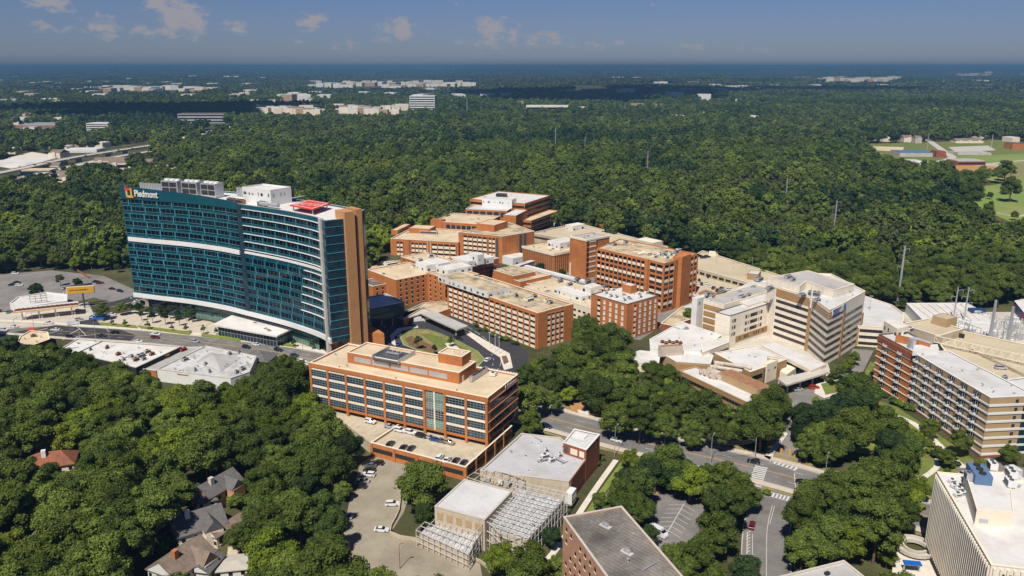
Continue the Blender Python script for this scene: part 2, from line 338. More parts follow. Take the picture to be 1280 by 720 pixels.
def rect_w(x, y, L_, R2, aL):   # near corner, length to the left, length to the right
    t = R_(aL); dl = (math.cos(t), math.sin(t)); dr = (math.sin(t), -math.cos(t))
    return [(x+dl[0]*L_, y+dl[1]*L_), (x, y), (x+dr[0]*R2, y+dr[1]*R2), (x+dl[0]*L_+dr[0]*R2, y+dl[1]*L_+dr[1]*R2)]
def fp(F, u, w_=0): return (F[0]+u*math.cos(F[2])+w_*math.sin(F[2]), F[1]+u*math.sin(F[2])-w_*math.cos(F[2]))
def grid(T, F, u0, u1, nc, z0, fh, nr, maker, key, mats, name='window', w_=0, skip=None):
    """nc columns x nr rows of one part; maker(mb, frame, z) draws it centred on the frame"""
    for i in range(nc):
        u = u0+(u1-u0)*(i+.5)/nc; x, y = fp(F, u, w_)
        for j in range(nr):
            if skip and skip(i, j): continue
            T.add(name, x, y, z0+j*fh, F[2], key, maker, mats)
def win(wd, ht, d=.12, sill=True, lintel=False, mull=0):
    def mk(mb, F, z):
        mb.box(F, -wd/2, wd/2, -.3, d*.4, z, z+ht, 0)
        if sill: mb.box(F, -wd/2-.12, wd/2+.12, -.3, d*1.6, z-.22, z, 1)
        if lintel: mb.box(F, -wd/2-.12, wd/2+.12, -.3, d*1.4, z+ht, z+ht+.3, 1)
        for q in range(mull):
            u = -wd/2+wd*(q+1)/(mull+1); mb.box(F, u-.06, u+.06, -.3, d, z, z+ht, 1)
        return mb
    return mk
def slab(wd, ht, d=.2, back=-.3):
    def mk(mb, F, z): return mb.box(F, -wd/2, wd/2, back, d, z, z+ht, 0)
    return mk
def hvac(T, x, y, z, ang, a=3, b=2, h=1.8, name='rooftop_unit', mats=('metal', 'metal_dark')):
    mb = MB(); F = (x, y, R_(ang)); mb.box(F, -a/2, a/2, -b/2, b/2, z+.25, z+h, 0); mb.box(F, -a/2+.1, a/2-.1, -b/2+.1, b/2-.1, z, z+.25, 1)
    mb.box(F, -a/2+.2, a/2-.2, b/2, b/2+.06, z+.5, z+h-.25, 1)
    nf = max(1, int(a/1.6))
    for i in range(nf):
        u = -a/2+a*(i+.5)/nf; c = fp(F, u, 0); mb.bar((*c, z+h), (*c, z+h+.3), min(a/nf, b)*.36, 1, 10)
    T.part(name, mb, list(mats))
def mech(T, poly, z0, z1, wall='white', roof='white_roof', name='penthouse', par=.3):
    poly = ccw(poly); mb = MB(); ins = inset(poly, .25); n = len(poly)
    for p, z in ((poly, z0), (poly, z1), (ins, z1), (ins, z1-par)): mb.v += [(x, y, z) for x, y in p]
    for r in range(3):
        for k_ in range(n): mb.f.append((r*n+k_, r*n+(k_+1)%n, (r+1)*n+(k_+1)%n, (r+1)*n+k_)); mb.m.append(0)
    mb.f.append(tuple(3*n+k_ for k_ in range(n))); mb.m.append(1)
    o = T.part(name, mb, [wall, roof])
    if wall in ('white', 'cream') and z1-z0 > 1.8:
        for k_ in range(n):
            F, l_ = edge(poly[k_], poly[(k_+1) % n])
            if math.sin(F[2]-math.pi/2) > .2 or l_ < 4: continue
            q = random.Random(int(l_*100)); u = 1.0; b0 = max(z0, z1-4.4)+.7
            while u < l_-2:
                wd = q.uniform(.8, 2.2)
                T.part(q.choice(('louvre', 'louvre', 'door')), MB().box(F, u, min(u+wd, l_-.4), 0, .08, b0, min(b0+q.uniform(.9, 1.8), z1-.5)), [q.choice(('metal_dark', 'metal', 'glass_dark', 'metal'))], o); u += wd+q.uniform(1.2, 5)
    return o
def clutter(T, poly, z, n, seed, big=1.4):
    """vents, curbs and pipes scattered over a roof, each a part"""
    r = random.Random(seed); xs = [p[0] for p in poly]; ys = [p[1] for p in poly]; k_ = 0; tries = 0
    ins = inset(ccw(poly), 1.6)
    while k_ < n and tries < 400:
        tries += 1; x = r.uniform(min(xs), max(xs)); y = r.uniform(min(ys), max(ys))
        if not inpoly(x, y, ins): continue
        k_ += 1; t = r.random()
        if t < .45:
            mb = MB(); mb.bar((x, y, z), (x, y, z+.7), .25, 0, 8); mb.bar((x, y, z+.7), (x, y, z+.95), .42, 0, 8); T.part('roof_vent', mb, ['metal'])
        elif t < .85:
            a = r.uniform(.5, 1)*big; mb = MB(); F = (x, y, r.choice((0, .4, 1.2))); mb.box(F, -a, a, -a*.6, a*.6, z, z+a*.8, 0); mb.box(F, -a*.7, a*.7, -a*.4, a*.4, z+a*.8, z+a*.95, 1)
            T.part('roof_vent', mb, [r.choice(('white', 'metal', 'concrete', 'metal')), 'metal_dark'])
        else:
            a = r.uniform(2, 5); an = r.choice((.7, 2.27)); mb = MB(); mb.bar((x, y, z+.35), (x+a*math.cos(an), y+a*math.sin(an), z+.35), .16, 0, 6); mb.bar((x, y, z), (x, y, z+.4), .16, 0, 6)
            T.part('roof_pipe', mb, ['metal'])
def inpoly(x, y, p):
    c = False; j = len(p)-1
    for i in range(len(p)):
        if (p[i][1] > y) != (p[j][1] > y) and x < (p[j][0]-p[i][0])*(y-p[i][1])/(p[j][1]-p[i][1])+p[i][0]: c = not c
        j = i
    return c
def text_mesh(txt, size, depth, mats, bold=False):
    cu = bpy.data.curves.new('t', 'FONT'); cu.body = txt; cu.size = size; cu.extrude = depth; cu.offset = .02*size if bold else 0
    o = bpy.data.objects.new('t', cu); COL.objects.link(o); dg = bpy.context.evaluated_depsgraph_get(); dg.update()
    me = bpy.data.meshes.new_from_object(o.evaluated_get(dg)); COL.objects.unlink(o); bpy.data.objects.remove(o)
    me.materials.clear(); me.materials.append(M[mats]); return me
def put_text(T, name, txt, size, F, u, z, w_=.25, mats='white', depth=.1, bold=False, sx=1, parent=None, flat=False):
    me = text_mesh(txt, size, depth, mats, bold); o = bpy.data.objects.new(name, me); COL.objects.link(o)
    p = parent or T.e; o.parent = p; x, y = fp(F, u, w_)
    o.location = (x-T.o[0], y-T.o[1], z-T.o[2]); o.rotation_euler = (0 if flat else math.pi/2, 0, F[2]); o.scale = (sx, 1, 1); return o
# ------------------------------------------------------------------ ground and roads
def sstep(a, b, x):
    t = max(0, min(1, (x-a)/(b-a))); return t*t*(3-2*t)
def hfun(x, y):
    r = math.hypot(x, y)
    if r < 1750: return 0.0
    k_ = sstep(1750, 3600, r)
    h = 11*k_*(noise.noise((x/900, y/700, 1.3))+.25)+ 26*sstep(2500, 7000, r)*(noise.noise((x/2600, y/1700, 7.7))+.35) + 85*sstep(8000, 20000, r)*(noise.noise((x/7000, y/3600, 3.1))+.2)
    return max(0.0, h)
def ground():
    rs = [0, 60, 150, 300, 500, 700, 900, 1000]; r = 1000
    while r < 45000: r *= 1.045; rs.append(min(r, 45000))
    na = 220; v = [(0, 0, 0)]; f = []
    for r in rs[1:]:
        for k_ in range(na):
            a = 2*math.pi*k_/na; x, y = r*math.sin(a), r*math.cos(a); v.append((x, y, hfun(x, y)))
    for k_ in range(na): f.append((0, 1+(k_+1)%na, 1+k_))
    for i in range(len(rs)-2):
        for k_ in range(na):
            a, b = 1+i*na+k_, 1+i*na+(k_+1)%na; f.append((a, b, b+na, a+na))
    mb = MB(); mb.v = v; mb.f = f; mb.m = [0]*len(f)
    m = bpy.data.materials.new('ground'); m.use_nodes = True; n = m.node_tree.nodes; l = m.node_tree.links; b = n['Principled BSDF']
    b.inputs['Roughness'].default_value = 1; b.inputs['Specular IOR Level'].default_value = .05
    g = n.new('ShaderNodeNewGeometry'); a1 = n.new('ShaderNodeTexNoise'); a1.inputs['Scale'].default_value = .03; a1.inputs['Detail'].default_value = 9; a1.inputs['Roughness'].default_value = .7
    a2 = n.new('ShaderNodeTexNoise'); a2.inputs['Scale'].default_value = .0012; a2.inputs['Detail'].default_value = 9; a2.inputs['Roughness'].default_value = .75
    l.new(g.outputs['Position'], a1.inputs['Vector']); l.new(g.outputs['Position'], a2.inputs['Vector'])
    c = n.new('ShaderNodeValToRGB'); c.color_ramp.elements[0].position = .38; c.color_ramp.elements[0].color = (.045,.050,.022,1); c.color_ramp.elements[1].position = .72; c.color_ramp.elements[1].color = (.125,.112,.05,1)
    l.new(a1.outputs['Fac'], c.inputs[0])
    c2 = n.new('ShaderNodeValToRGB'); c2.color_ramp.elements[0].position = .64; c2.color_ramp.elements[0].color = (0,0,0,1); c2.color_ramp.elements[1].position = .72; c2.color_ramp.elements[1].color = (1,1,1,1); l.new(a2.outputs['Fac'], c2.inputs[0])
    mx = n.new('ShaderNodeMix'); mx.data_type = 'RGBA'; l.new(c2.outputs[0], mx.inputs['Factor']); l.new(c.outputs[0], mx.inputs['A']); mx.inputs['B'].default_value = (.10,.11,.045,1)
    l.new(mx.outputs['Result'], b.inputs['Base Color'])
    MATS['ground'] = m; M['ground'] = m
    struct('ground', mb, ['ground'])
ground()
CLEAR = []     # ground polygons without trees
def clear(poly, m=0): CLEAR.append(ccw(poly)); return poly
def ribbon_pts(pts, off, step=4):
    """polyline smoothed by Catmull-Rom, offset sideways"""
    out = []
    q = [pts[0]]+list(pts)+[pts[-1]]; dense = []
    for i in range(1, len(q)-2):
        n_ = max(2, int(math.dist(q[i], q[i+1])/step))
        for s in range(n_):
            t = s/n_; p0, p1, p2, p3 = q[i-1:i+3]
            dense.append(tuple(.5*((2*p1[k])+(-p0[k]+p2[k])*t+(2*p0[k]-5*p1[k]+4*p2[k]-p3[k])*t*t+(-p0[k]+3*p1[k]-3*p2[k]+p3[k])*t**3) for k in (0, 1)))
    dense.append(tuple(pts[-1]))
    for i, p in enumerate(dense):
        a = dense[max(0, i-1)]; b = dense[min(len(dense)-1, i+1)]; d = Vector((b[0]-a[0], b[1]-a[1])).normalized()
        out.append((p[0]-d.y*off, p[1]+d.x*off))
    return out
def strip(mb, pts, o0, o1, z, m=0, step=4, dash=None, z1=None):
    a = ribbon_pts(pts, o0, step); b = ribbon_pts(pts, o1, step)
    for i in range(len(a)-1):
        if dash and (i % dash[1]) >= dash[0]: continue
        if z1 is None: mb.faces([(*a[i], z), (*a[i+1], z), (*b[i+1], z), (*b[i], z)], [(0, 3, 2, 1)] if o1 > o0 else [(0, 1, 2, 3)], m)
        else:
            vs = [(*p, zz_) for zz_ in (z, z1) for p in (a[i], a[i+1], b[i+1], b[i])]
            mb.faces(vs, [(4,5,6,7), (0,1,5,4), (1,2,6,5), (2,3,7,6), (3,0,4,7)], m)
    return mb
def road(name, pts, wd, mt='asphalt', z=.03, clearm=1.5, kerb=True):
    mb = MB(); strip(mb, pts, -wd/2, wd/2, z); o = struct(name, mb, [mt])
    l_ = ribbon_pts(pts, -wd/2-clearm, 8); r_ = ribbon_pts(pts, wd/2+clearm, 8); CLEAR.append(ccw(l_+r_[::-1]))
    if kerb:
        k_ = MB()
        for s in (-1, 1): strip(k_, pts, s*wd/2, s*(wd/2+.3), 0, 0, 4, None, .16)
        struct('kerb', k_, ['concrete'])
    return o
def patch(name, poly, z, mt, clr=True):
    o = struct(name, MB().sheet(ccw(poly), z), [mt])
    if clr: clear(poly)
    return o
AV = [(-620,455),(-420,432),(-290,424),(-240,415),(-188,405),(-122,384),(-60,350),(14,305),(45,285),(92,259),(113,244),(150,218),(190,188)]
road('avenue', AV, 17, 'asphalt', .03)
AVm = MB()
strip(AVm, AV, -.25, -.1, .05, 1); strip(AVm, AV, .1, .25, .05, 1)
for o_ in (-4.1, 4.1): strip(AVm, AV, o_-.09, o_+.09, .05, 0, 3, (1, 4))
for o_ in (-8.1, 8.1): strip(AVm, AV, o_-.07, o_+.07, .05, 0)
struct('road_markings', AVm, ['white_paint', 'yellow_paint'])
# far pavement with planted verge in front of the plaza, near pavement by the shops
pv = MB(); strip(pv, AV[1:8], 9.0, 12.4, .14); struct('pavement', pv, ['pale_paving'])
pv = MB(); strip(pv, AV, -11.6, -8.9, .15); struct('pavement', pv, ['paving'])
pv = MB(); strip(pv, AV[7:], 8.9, 11.6, .15); struct('pavement', pv, ['paving'])
CLEAR.append(ccw(ribbon_pts(AV[:11], -11.6, 8)+ribbon_pts(AV[:11], 11.6, 8)[::-1]))
vg = MB(); strip(vg, AV[6:12], 11.7, 14.5, .05); struct('verge', vg, ['verge']); vg = MB(); strip(vg, AV[7:12], -13.4, -11.7, .05); struct('verge', vg, ['verge'])
# street running up past the gas station, with the junction of dark new asphalt
ST = [(-225,412),(-252,452),(-235,490),(-262,560),(-330,640)]
road('side_street', ST, 11, 'asphalt_new', .038)
patch('junction', PP([(60,408),(105,402),(150,412),(170,419),(160,429),(95,421),(40,430),(0,428),(0,418)]), .045, 'asphalt_new')
jm = MB()
for a, b in (((30,419),(60,410)),((44,422),(78,412)),((85,419),(100,411)),((92,421),(120,418)),((78,425),(92,419))):
    pa, pb = P(*a), P(*b); F, l_ = edge(pa, pb); mb_ = jm.box(F, 0, l_, -.25, .25, .05, .056, 0)
struct('road_markings', jm, ['white_paint'])
# street leaving the junction on the right towards the camera
SS = [(94,259),(88,240),(80,222),(73,200),(64,170),(52,130)]
road('side_street', SS, 13.5, 'asphalt', .036)
sm_ = MB(); strip(sm_, [(86,236),(80,222),(73,200),(64,170),(52,130)], .1, .25, .056, 0); strip(sm_, [(86,236),(81,225)], .8, .95, .056, 0)
strip(sm_, [(78.5,218),(75,206)], -5.6, -5.4, .056, 0); strip(sm_, [(78.5,218),(75,206)], -4.0, -3.85, .056, 0)
for q in range(7):
    t = q/7; x, y = 78.5-3.5*t, 218-12*t; F = (x-5.6, y+1.3, R_(40)); sm_.box(F, 0, 2.0, -.1, .1, .056, .06, 0)
struct('road_markings', sm_, ['white_paint'])
# zebra crossings at the junction
def zebra(p0, p1, wd, n):
    F, l_ = edge(p0, p1); mb = MB()
    for q in range(n):
        u = l_*(q+.5)/n; mb.box(F, u-l_/n*.28, u+l_/n*.28, -wd/2, wd/2, .06, .066)
    for s in (-1, 1): mb.box(F, 0, l_, s*wd/2+(.02 if s > 0 else -.22), s*wd/2+(.22 if s > 0 else -.02), .06, .066)
    struct('crosswalk', mb, ['white_paint'])
zebra(P(943,608), P(952,583), 3.8, 11)
zebra(P(960,617), P(987,624), 2.8, 6)
zebra(P(967,577), P(997,587), 2.6, 6)
# hospital street running up from the junction, pavement beside it
UP = [P(980,582), P(986,565), P(992,550), P(1000,530), P(1012,512)]
road('hospital_street', UP, 9.5, 'asphalt_old', .034)
patch('pavement', PP([(962,575),(985,542),(980,540),(955,571)]), .15, 'pale_paving')
# hospital entrance drive behind the brick office building
LO = [P(478,440), P(488,425), P(500,407), P(530,398), P(560,402), P(590,418), P(611,438), P(617,452), P(610,466)]
patch('forecourt', [(-92,395),(-80,425),(-66,446),(-44,458),(-30,444),(-8,415),(8,384),(8,352),(-6,330),(-30,338),(-75,362)], .03, 'asphalt_new')
dm = MB(); strip(dm, LO, -.1, .1, .05, 0, 2.2, (1, 3)); strip(dm, LO, 3.6, 3.8, .05, 0, 2.2, (3, 4)); struct('road_markings', dm, ['white_paint'])
isl = [P(*q) for q in ((501,422),(507,415),(520,411.5),(534,412),(549,417),(573,427),(596,439),(605,449),(598,457),(570,451),(530,441),(505,431))]
struct('kerb', MB().prism(ccw(inset(ccw(isl), -.35)), .0, .15), ['concrete'])
struct('lawn', MB().prism(ccw(isl), .1, .24), ['verge'])
isr = MB(); ii = inset(ccw(isl), 1.8); ic = ccw(isl); 
for k_ in range(len(ic)): q_ = [ic[k_], ic[(k_+1) % len(ic)], ii[(k_+1) % len(ii)], ii[k_]]; isr.sheet(q_, .26)
struct('lawn', isr, ['lawn']); clear(isl)
struct('planting_bed', MB().prism(ccw(PP([(506,424),(514,420),(548,436),(544,443),(512,433)])), .2, .34), ['mulch'])
struct('planting_bed', MB().prism(ccw(PP([(524,417),(545,420),(572,431),(590,440),(584,449),(556,440)])), .2, .36), ['grass'])
struct('path', MB().prism(ccw(PP([(556,430),(566,429),(578,440),(566,443)])), .2, .38), ['pale_paving'])
struct('kerb', MB().prism(ccw(PP([(487,420),(497,411),(522,407),(523,409.5),(503,413.5),(493,421),(495,433),(490,430)])), .0, .2), ['pale_paving'])
patch('pavement', PP([(580,416),(587,414.5),(616,431),(637,442),(641,460),(630,463),(625,447),(610,438)]), .16, 'pale_paving')
struct('planting_bed', MB().prism(ccw(PP([(627,446),(633,445),(636,453),(630,456)])), .15, .3), ['mulch'])
# plaza in front of the glass tower
patch('plaza', PP([(120,398),(168,388),(262,402),(300,415),(420,432),(415,442),(340,432),(250,421),(130,409)]), .10, 'paving')
pb = MB()
for q in (((125,404),(170,408),(172,411),(125,407)),((172,408),(240,416),(236,419),(176,411)),((252,418),(300,424),(300,427),(252,421)),((320,424),(370,432),(370,435),(320,427))):
    pb.prism(ccw(PP(q)), .1, .7, 0)
struct('planting_bed', pb, ['lawn'])
# car parks
patch('car_park', PP([(-60,348),(0,343),(65,338),(130,345),(168,362),(192,384),(140,378),(118,372),(60,386),(-60,392)]), .028, 'asphalt_old')
patch('car_park', PP([(812,612),(845,616),(888,628),(872,668),(858,706),(812,690)]), .028, 'asphalt_old')
cm = MB(); a, b = P(855,630), P(833,668); F, l_ = edge(a, b); cm.box(F, 0, l_, -.12, .12, .04, .046)
for q in range(7):
    for s in (-1, 1):
        x, y = fp(F, l_*(q+.2)/7); cm.box((x, y, F[2]+s*R_(62)), 0, 5, -.07, .07, .04, .046)
struct('road_markings', cm, ['white_paint'])
struct('soil', MB().sheet(ccw(PP([(806,612),(815,607),(824,608),(824,617),(808,620)])), .06), ['soil'])
patch('car_park', PP([(466,570),(500,575),(520,590),(505,640),(487,668),(540,678),(600,705),(610,760),(420,760),(425,690),(436,630),(450,580)]), .03, 'lot')
patch('gas_station_forecourt', PP([(-10,392),(110,378),(120,398),(60,408),(-10,412)]), .05, 'concrete')
# beige hospital access road
patch('access_road', PP([(1066,436),(1092,438),(1078,466),(1062,492),(1040,502),(985,512),(950,508),(985,492),(1020,484),(1050,474)]), .03, 'asphalt_old')
patch('lawn', PP([(1088,452),(1095,455),(1060,505),(1050,505),(1068,490)]), .05, 'grass')
patch('kerb', PP([(1020,480),(1052,474),(1062,478),(1055,492),(1030,498),(1018,492)]), .16, 'pale_paving')
struct('planting_bed', MB().sheet(ccw(PP([(1026,480),(1050,475),(1062,468),(1066,474),(1052,490),(1032,494)])), .18), ['grass'])
patch('service_yard', PP([(842,408),(905,420),(960,384),(985,400),(1030,440),(1040,470),(960,470),(880,445)]), .02, 'concrete')
patch('service_yard', PP([(655,352),(700,330),(790,362),(870,378),(872,392),(826,408),(800,425),(735,415),(715,392)]), .02, 'asphalt_old', False)
# gardens of the flats on the right
patch('lawn', PP([(1095,500),(1120,508),(1180,548),(1225,580),(1280,590),(1300,600),(1300,640),(1180,640),(1150,600),(1110,560)]), .02, 'grass')
struct('path', strip(MB(), PP([(1092,506),(1112,517),(1140,528),(1165,548),(1190,572),(1206,585)]), -1.4, 1.4, .05), ['pale_paving'])
struct('path', strip(MB(), PP([(1146,552),(1160,562),(1172,572),(1170,585),(1150,600)]), -1.0, 1.0, .06), ['pale_paving'])
patch('drive', PP([(1200,580),(1235,572),(1290,588),(1300,640),(1190,640),(1190,600)]), .045, 'asphalt_old')
struct('lawn', MB().sheet(ccw(PP([(1066,552),(1080,546),(1100,553),(1092,568),(1070,566)])), .05), ['lawn']); clear(PP([(1060,545),(1080,540),(1104,553),(1092,572),(1070,570)]))
# path and verge beside the low white building, foreground
struct('path', strip(MB(), PP([(770,575),(745,610),(722,645),(700,680),(672,715),(650,745)]), -1.0, 1.0, .05), ['pale_paving'])
struct('lawn', strip(MB(), PP([(778,577),(753,612),(730,647),(708,682)]), -.5, 1.5, .04), ['lawn'])
struct('path', strip(MB(), PP([(792,580),(765,612),(745,640)]), -.9, .9, .05), ['asphalt_old'])
CLEAR.append(ccw(PP([(735,600),(775,560),(800,572),(770,610),(735,660),(690,740),(640,760),(645,715),(700,650)])))
# front pavement planting near the avenue, bare soil bank across the road
struct('soil', MB().prism(ccw(PP([(712,508),(722,504),(742,508),(748,520),(730,519),(714,514)])), 0, .9), ['soil'])
struct('planter', MB().prism(ccw(PP([(722,515),(735,516),(736,521),(723,519)])), 0, 1.1), ['pale_paving'])
struct('soil', MB().sheet(ccw(PP([(960,545),(972,538),(980,541),(962,565),(955,570)])), .05), ['soil'])
# golf course and school grounds far right
patch('golf_fairway', [(455,672),(500,610),(900,900),(1000,1400),(860,1420),(640,1010),(560,960),(500,950)], .10, 'golf')
patch('school_grounds', [(560,1130),(640,1050),(720,1010),(760,1120),(980,1440),(960,1600),(620,1500)], .12, 'grass')
struct('path', strip(MB(), PP([(1222,262),(1245,266),(1272,271),(1290,264)]), -1.2, 1.2, .25), ['paving'])
struct('path', strip(MB(), PP([(1150,236),(1175,238),(1195,237)]), -2, 2, .25), ['paving'])
struct('path', strip(MB(), PP([(1180,210),(1215,208),(1255,203),(1290,200)]), -4, 4, .3), ['paving'])
patch('car_park', PP([(1185,184),(1235,182),(1245,188),(1195,190)]), .2, 'concrete', False)
patch('car_park', PP([(1090,183),(1130,184),(1128,190),(1094,188)]), .2, 'tan_roof', False)
patch('school_lawn', PP([(1188,196),(1285,192),(1285,232),(1240,226),(1192,214)]), .16, 'golf', False)
patch('car_park', PP([(1195,205),(1245,204),(1252,209),(1190,211)]), .2, 'concrete_tan', False)
patch('practice_green', PP([(1236,212),(1290,204),(1290,222),(1250,222)]), .2, 'verge', False)
patch('forecourt', PP([(1132,203),(1170,202),(1180,209),(1140,212)]), .2, 'concrete_tan', False)
struct('sports_pitch', MB().sheet(ccw(PP([(1180,206),(1240,208),(1258,210),(1250,215),(1195,215)])), .35), ['soil'])
struct('school_road', strip(MB(), PP([(1160,175),(1178,188),(1190,197),(1170,203)]), -6, 6, .3), ['concrete'])
# warehouse yard and substation yard on the right
patch('yard', [(222,452),(300,452),(345,400),(350,372),(262,372),(225,400)], .03, 'concrete')
CLEAR.append(ccw([(150,420),(222,456),(330,456),(420,400),(420,340),(260,340)]))
# elevated highway and flats far left
CLEAR.append(ccw(PP([(-40,216),(30,204),(80,193),(190,176),(192,190),(80,212),(-40,242)])))
# ------------------------------------------------------------------ facade kits
def pier_facade(T, F, L_, nc, z0, fh, nr, top, u0=0, u1=None, pw=1.0, wall='brick', panel='cream_panel', ph=.56, two=False, key='', endpier=True, glass='glass_dark'):
    """brick piers standing proud of bays, in each bay and storey a pale panel with a dark window above it"""
    u1 = L_ if u1 is None else u1; bw = (u1-u0)/nc
    for i in range(nc+1):
        if not endpier and i in (0, nc): continue
        x, y = fp(F, u0+i*bw); T.add('pier', x, y, z0, F[2], key+'%.1f%.1f' % (pw, top), slab(pw, top-z0, .5, .02), [wall])
    clear_w = bw-pw
    for i in range(nc):
        x, y = fp(F, u0+(i+.5)*bw)
        for j in range(nr):
            z = z0+j*fh
            if two:      # dark, pale, dark over two storeys and a brick belt
                T.add('window', x, y, z+.2, F[2], key+'w', slab(clear_w, fh*.28, .08), [glass])
                T.add('panel', x, y, z+.2+fh*.28, F[2], key+'p', slab(clear_w, fh*.26, .16), [panel])
                T.add('window', x, y, z+.2+fh*.54, F[2], key+'w', slab(clear_w, fh*.28, .08), [glass])
                T.add('belt', x, y, z+.2+fh*.82, F[2], key+'b', slab(clear_w, fh*.18, .3), [wall])
            else:
                T.add('panel', x, y, z, F[2], key+'p', slab(clear_w, fh*ph, .22), [panel])
                T.add('window', x, y, z+fh*ph, F[2], key+'w', slab(clear_w, fh*(1-ph), .08), [glass])
def band_windows(T, F, u0, u1, z, h, every=1.6, glass='glass_brown', name='window_band', d=.1, mull='metal_dark'):
    mb = MB(); mb.box(F, u0, u1, -.2, d, z, z+h, 0); n = int((u1-u0)/every)
    for i in range(1, n): u = u0+(u1-u0)*i/n; mb.box(F, u-.07, u+.07, 0, d+.08, z, z+h, 1)
    T.part(name, mb, [glass, mull])
def plain(T, name, F, u0, u1, w0, w1, z0, z1, m): return T.part(name, MB().box(F, u0, u1, w0, w1, z0, z1), [m])
# ------------------------------------------------------------------ 1 the curved glass tower
CV = [(-221,450),(-203,443),(-181,435),(-159,424),(-143,413.5),(-116,395),(-95,377),(-87,366)]
TZ = 71.0
T = Thing('glass_tower', 'tall curved teal glass hospital tower with brick lift shafts and a red rooftop helipad', 'hospital tower', (-150, 425, 0))
def dens(pts, step): return ribbon_pts(pts, 0, step)
front = dens(CV, 3.0)
def off(pts, d):
    out = []
    for i, p in enumerate(pts):
        a, b = pts[max(0, i-1)], pts[min(len(pts)-1, i+1)]; q = Vector((b[0]-a[0], b[1]-a[1])).normalized(); out.append((p[0]+q.y*d, p[1]-q.x*d))
    return out
back = off(front, -27)
outline = front+[(-78,372), P(456,262,71)]+back[:-4][::-1]
wall_block(T, outline, 11, TZ, 'teal_panel', 'white_roof', .9, 'metal', name='curtain_wall')
FOOT.append((ccw(outline), 5))
cum = [0]
for i in range(1, len(front)): cum.append(cum[-1]+math.dist(front[i-1], front[i]))
TL = cum[-1]
def at_s(s, d=0):
    i = max(1, min(len(cum)-1, next((k_ for k_ in range(1, len(cum)) if cum[k_] >= s), len(cum)-1))); t = (s-cum[i-1])/(cum[i]-cum[i-1])
    x = front[i-1][0]+(front[i][0]-front[i-1][0])*t; y = front[i-1][1]+(front[i][1]-front[i-1][1])*t
    a = math.atan2(front[i][1]-front[i-1][1], front[i][0]-front[i-1][0]); return (x+math.sin(a)*d, y-math.cos(a)*d, a)
SM = cum[min(range(len(front)), key=lambda k_: math.dist(front[k_], CV[4]))]      # seam between the halves
def band(name, s0, s1, d0, d1, z0, z1, m, mull=None, taper=None, parent=None):
    n = max(1, int((s1-s0)/4)); mb = MB()
    for i in range(n):
        a = at_s(s0+(s1-s0)*i/n); b = at_s(s0+(s1-s0)*(i+1)/n)
        if i: a = prev
        prev = b; pa = [(a[0]+math.sin(a[2])*d, a[1]-math.cos(a[2])*d) for d in (d0, d1)]; pb = [(b[0]+math.sin(b[2])*d, b[1]-math.cos(b[2])*d) for d in (d0, d1)]
        za = zb = z1
        if taper: za = z1+(taper-z1)*(i/n); zb = z1+(taper-z1)*((i+1)/n)
        vs = [(*pa[0], z0), (*pb[0], z0), (*pb[1], z0), (*pa[1], z0), (*pa[0], za), (*pb[0], zb), (*pb[1], zb), (*pa[1], za)]
        fs = [(0,3,2,1), (4,5,6,7), (2,3,7,6), (0,1,5,4)]
        if i == 0: fs.append((0,4,7,3))
        if i == n-1: fs.append((1,2,6,5))
        mb.faces(vs, fs, 0)
    if mull:
        k_ = int((s1-s0)/mull)
        for i in range(1, k_): a = at_s(s0+(s1-s0)*i/k_); mb.box(a, -.06, .06, d1-.05, d1+.1, z0, z1, 1)
    return T.part(name, mb, [m, 'steel_teal' if 'glass_t' in m else 'metal_dark'] if mull else [m], parent)
FHT = (TZ-2.6-12.6)/13
for j in range(13):
    z = 12.8+j*FHT
    if not (43 < z+2 < 47): band('window_band', .8, SM-1.2, .02, .12, z+1.4, z+3.8, 'glass_tower', 3)
    else: band('window_band', .8, SM-1.2, .02, .12, z+2.6, z+3.7, 'glass_tower', 1.5)
    band('window_band', SM+2.8, TL-6, .02, .12, z+1.4, z+3.9, 'glass_tower', 3)
    band('window_band', TL-4.5, TL-.2, .02, .1, z+1.6, z+4.1, 'glass_blue', 1.5)
    band('sunshade', .5, SM-1.2, .02, .5, z+1.3, z+1.45, 'steel_teal'); band('sunshade', .5, SM-1.2, .02, .3, z+3.85, z+3.97, 'steel_teal'); band('sunshade', SM+3, TL-6, .02, .3, z+1.3, z+1.42, 'steel_teal')
    if j > 6: band('sunshade', SM+3.2+(j-7)*0, TL-6.5, .02, .8, z+4.2, z+4.36, 'white')
    elif j > 0: band('sunshade', TL-30+ j, TL-6.5, .02, .8, z+4.2, z+4.36, 'white')
    r_ = random.Random(50+j)
    for i in range(8):
        s = 5+i*10.2+(j % 2)*1.6
        if s < SM-2: q = at_s(s); T.add('fin', q[0], q[1], z+.1, q[2], 'f', slab(.55, 4.1, .22, .0), ['teal_light'])
    for i in range(7):
        s = SM+8+i*9.4+(j % 3)*1.1
        if s < TL-9: q = at_s(s); T.add('fin', q[0], q[1], z+.1, q[2], 'g', slab(.5, 4.1, .22, .0), ['teal_light'])
band('seam', SM-.9, SM+2.4, .02, .25, 12.8, TZ-.3, 'glass_blue', .9)
band('white_band', 1.5, SM-1.4, .05, .7, 43.6, 46.0, 'white')
band('white_band', SM+3, TL-6.3, .05, .8, 45.0, 46.1, 'white')
band('white_band', -.0, TL-1, -3, .8, 10.2, 12.6, 'white')
band('fascia', 0, SM, -.4, .45, TZ-3.2, 75.2, 'teal_panel', None, 71.6)
band('podium_glazing', 40, TL-22, -4.2, -4, .2, 10.2, 'glass_green', 2.2)
band('podium_glazing', 6, 40, -4.2, -4, .2, 10.2, 'glass_blue', 2.2)
band('transom', 40, TL-22, -4, -3.85, 4.6, 5.2, 'teal_panel')
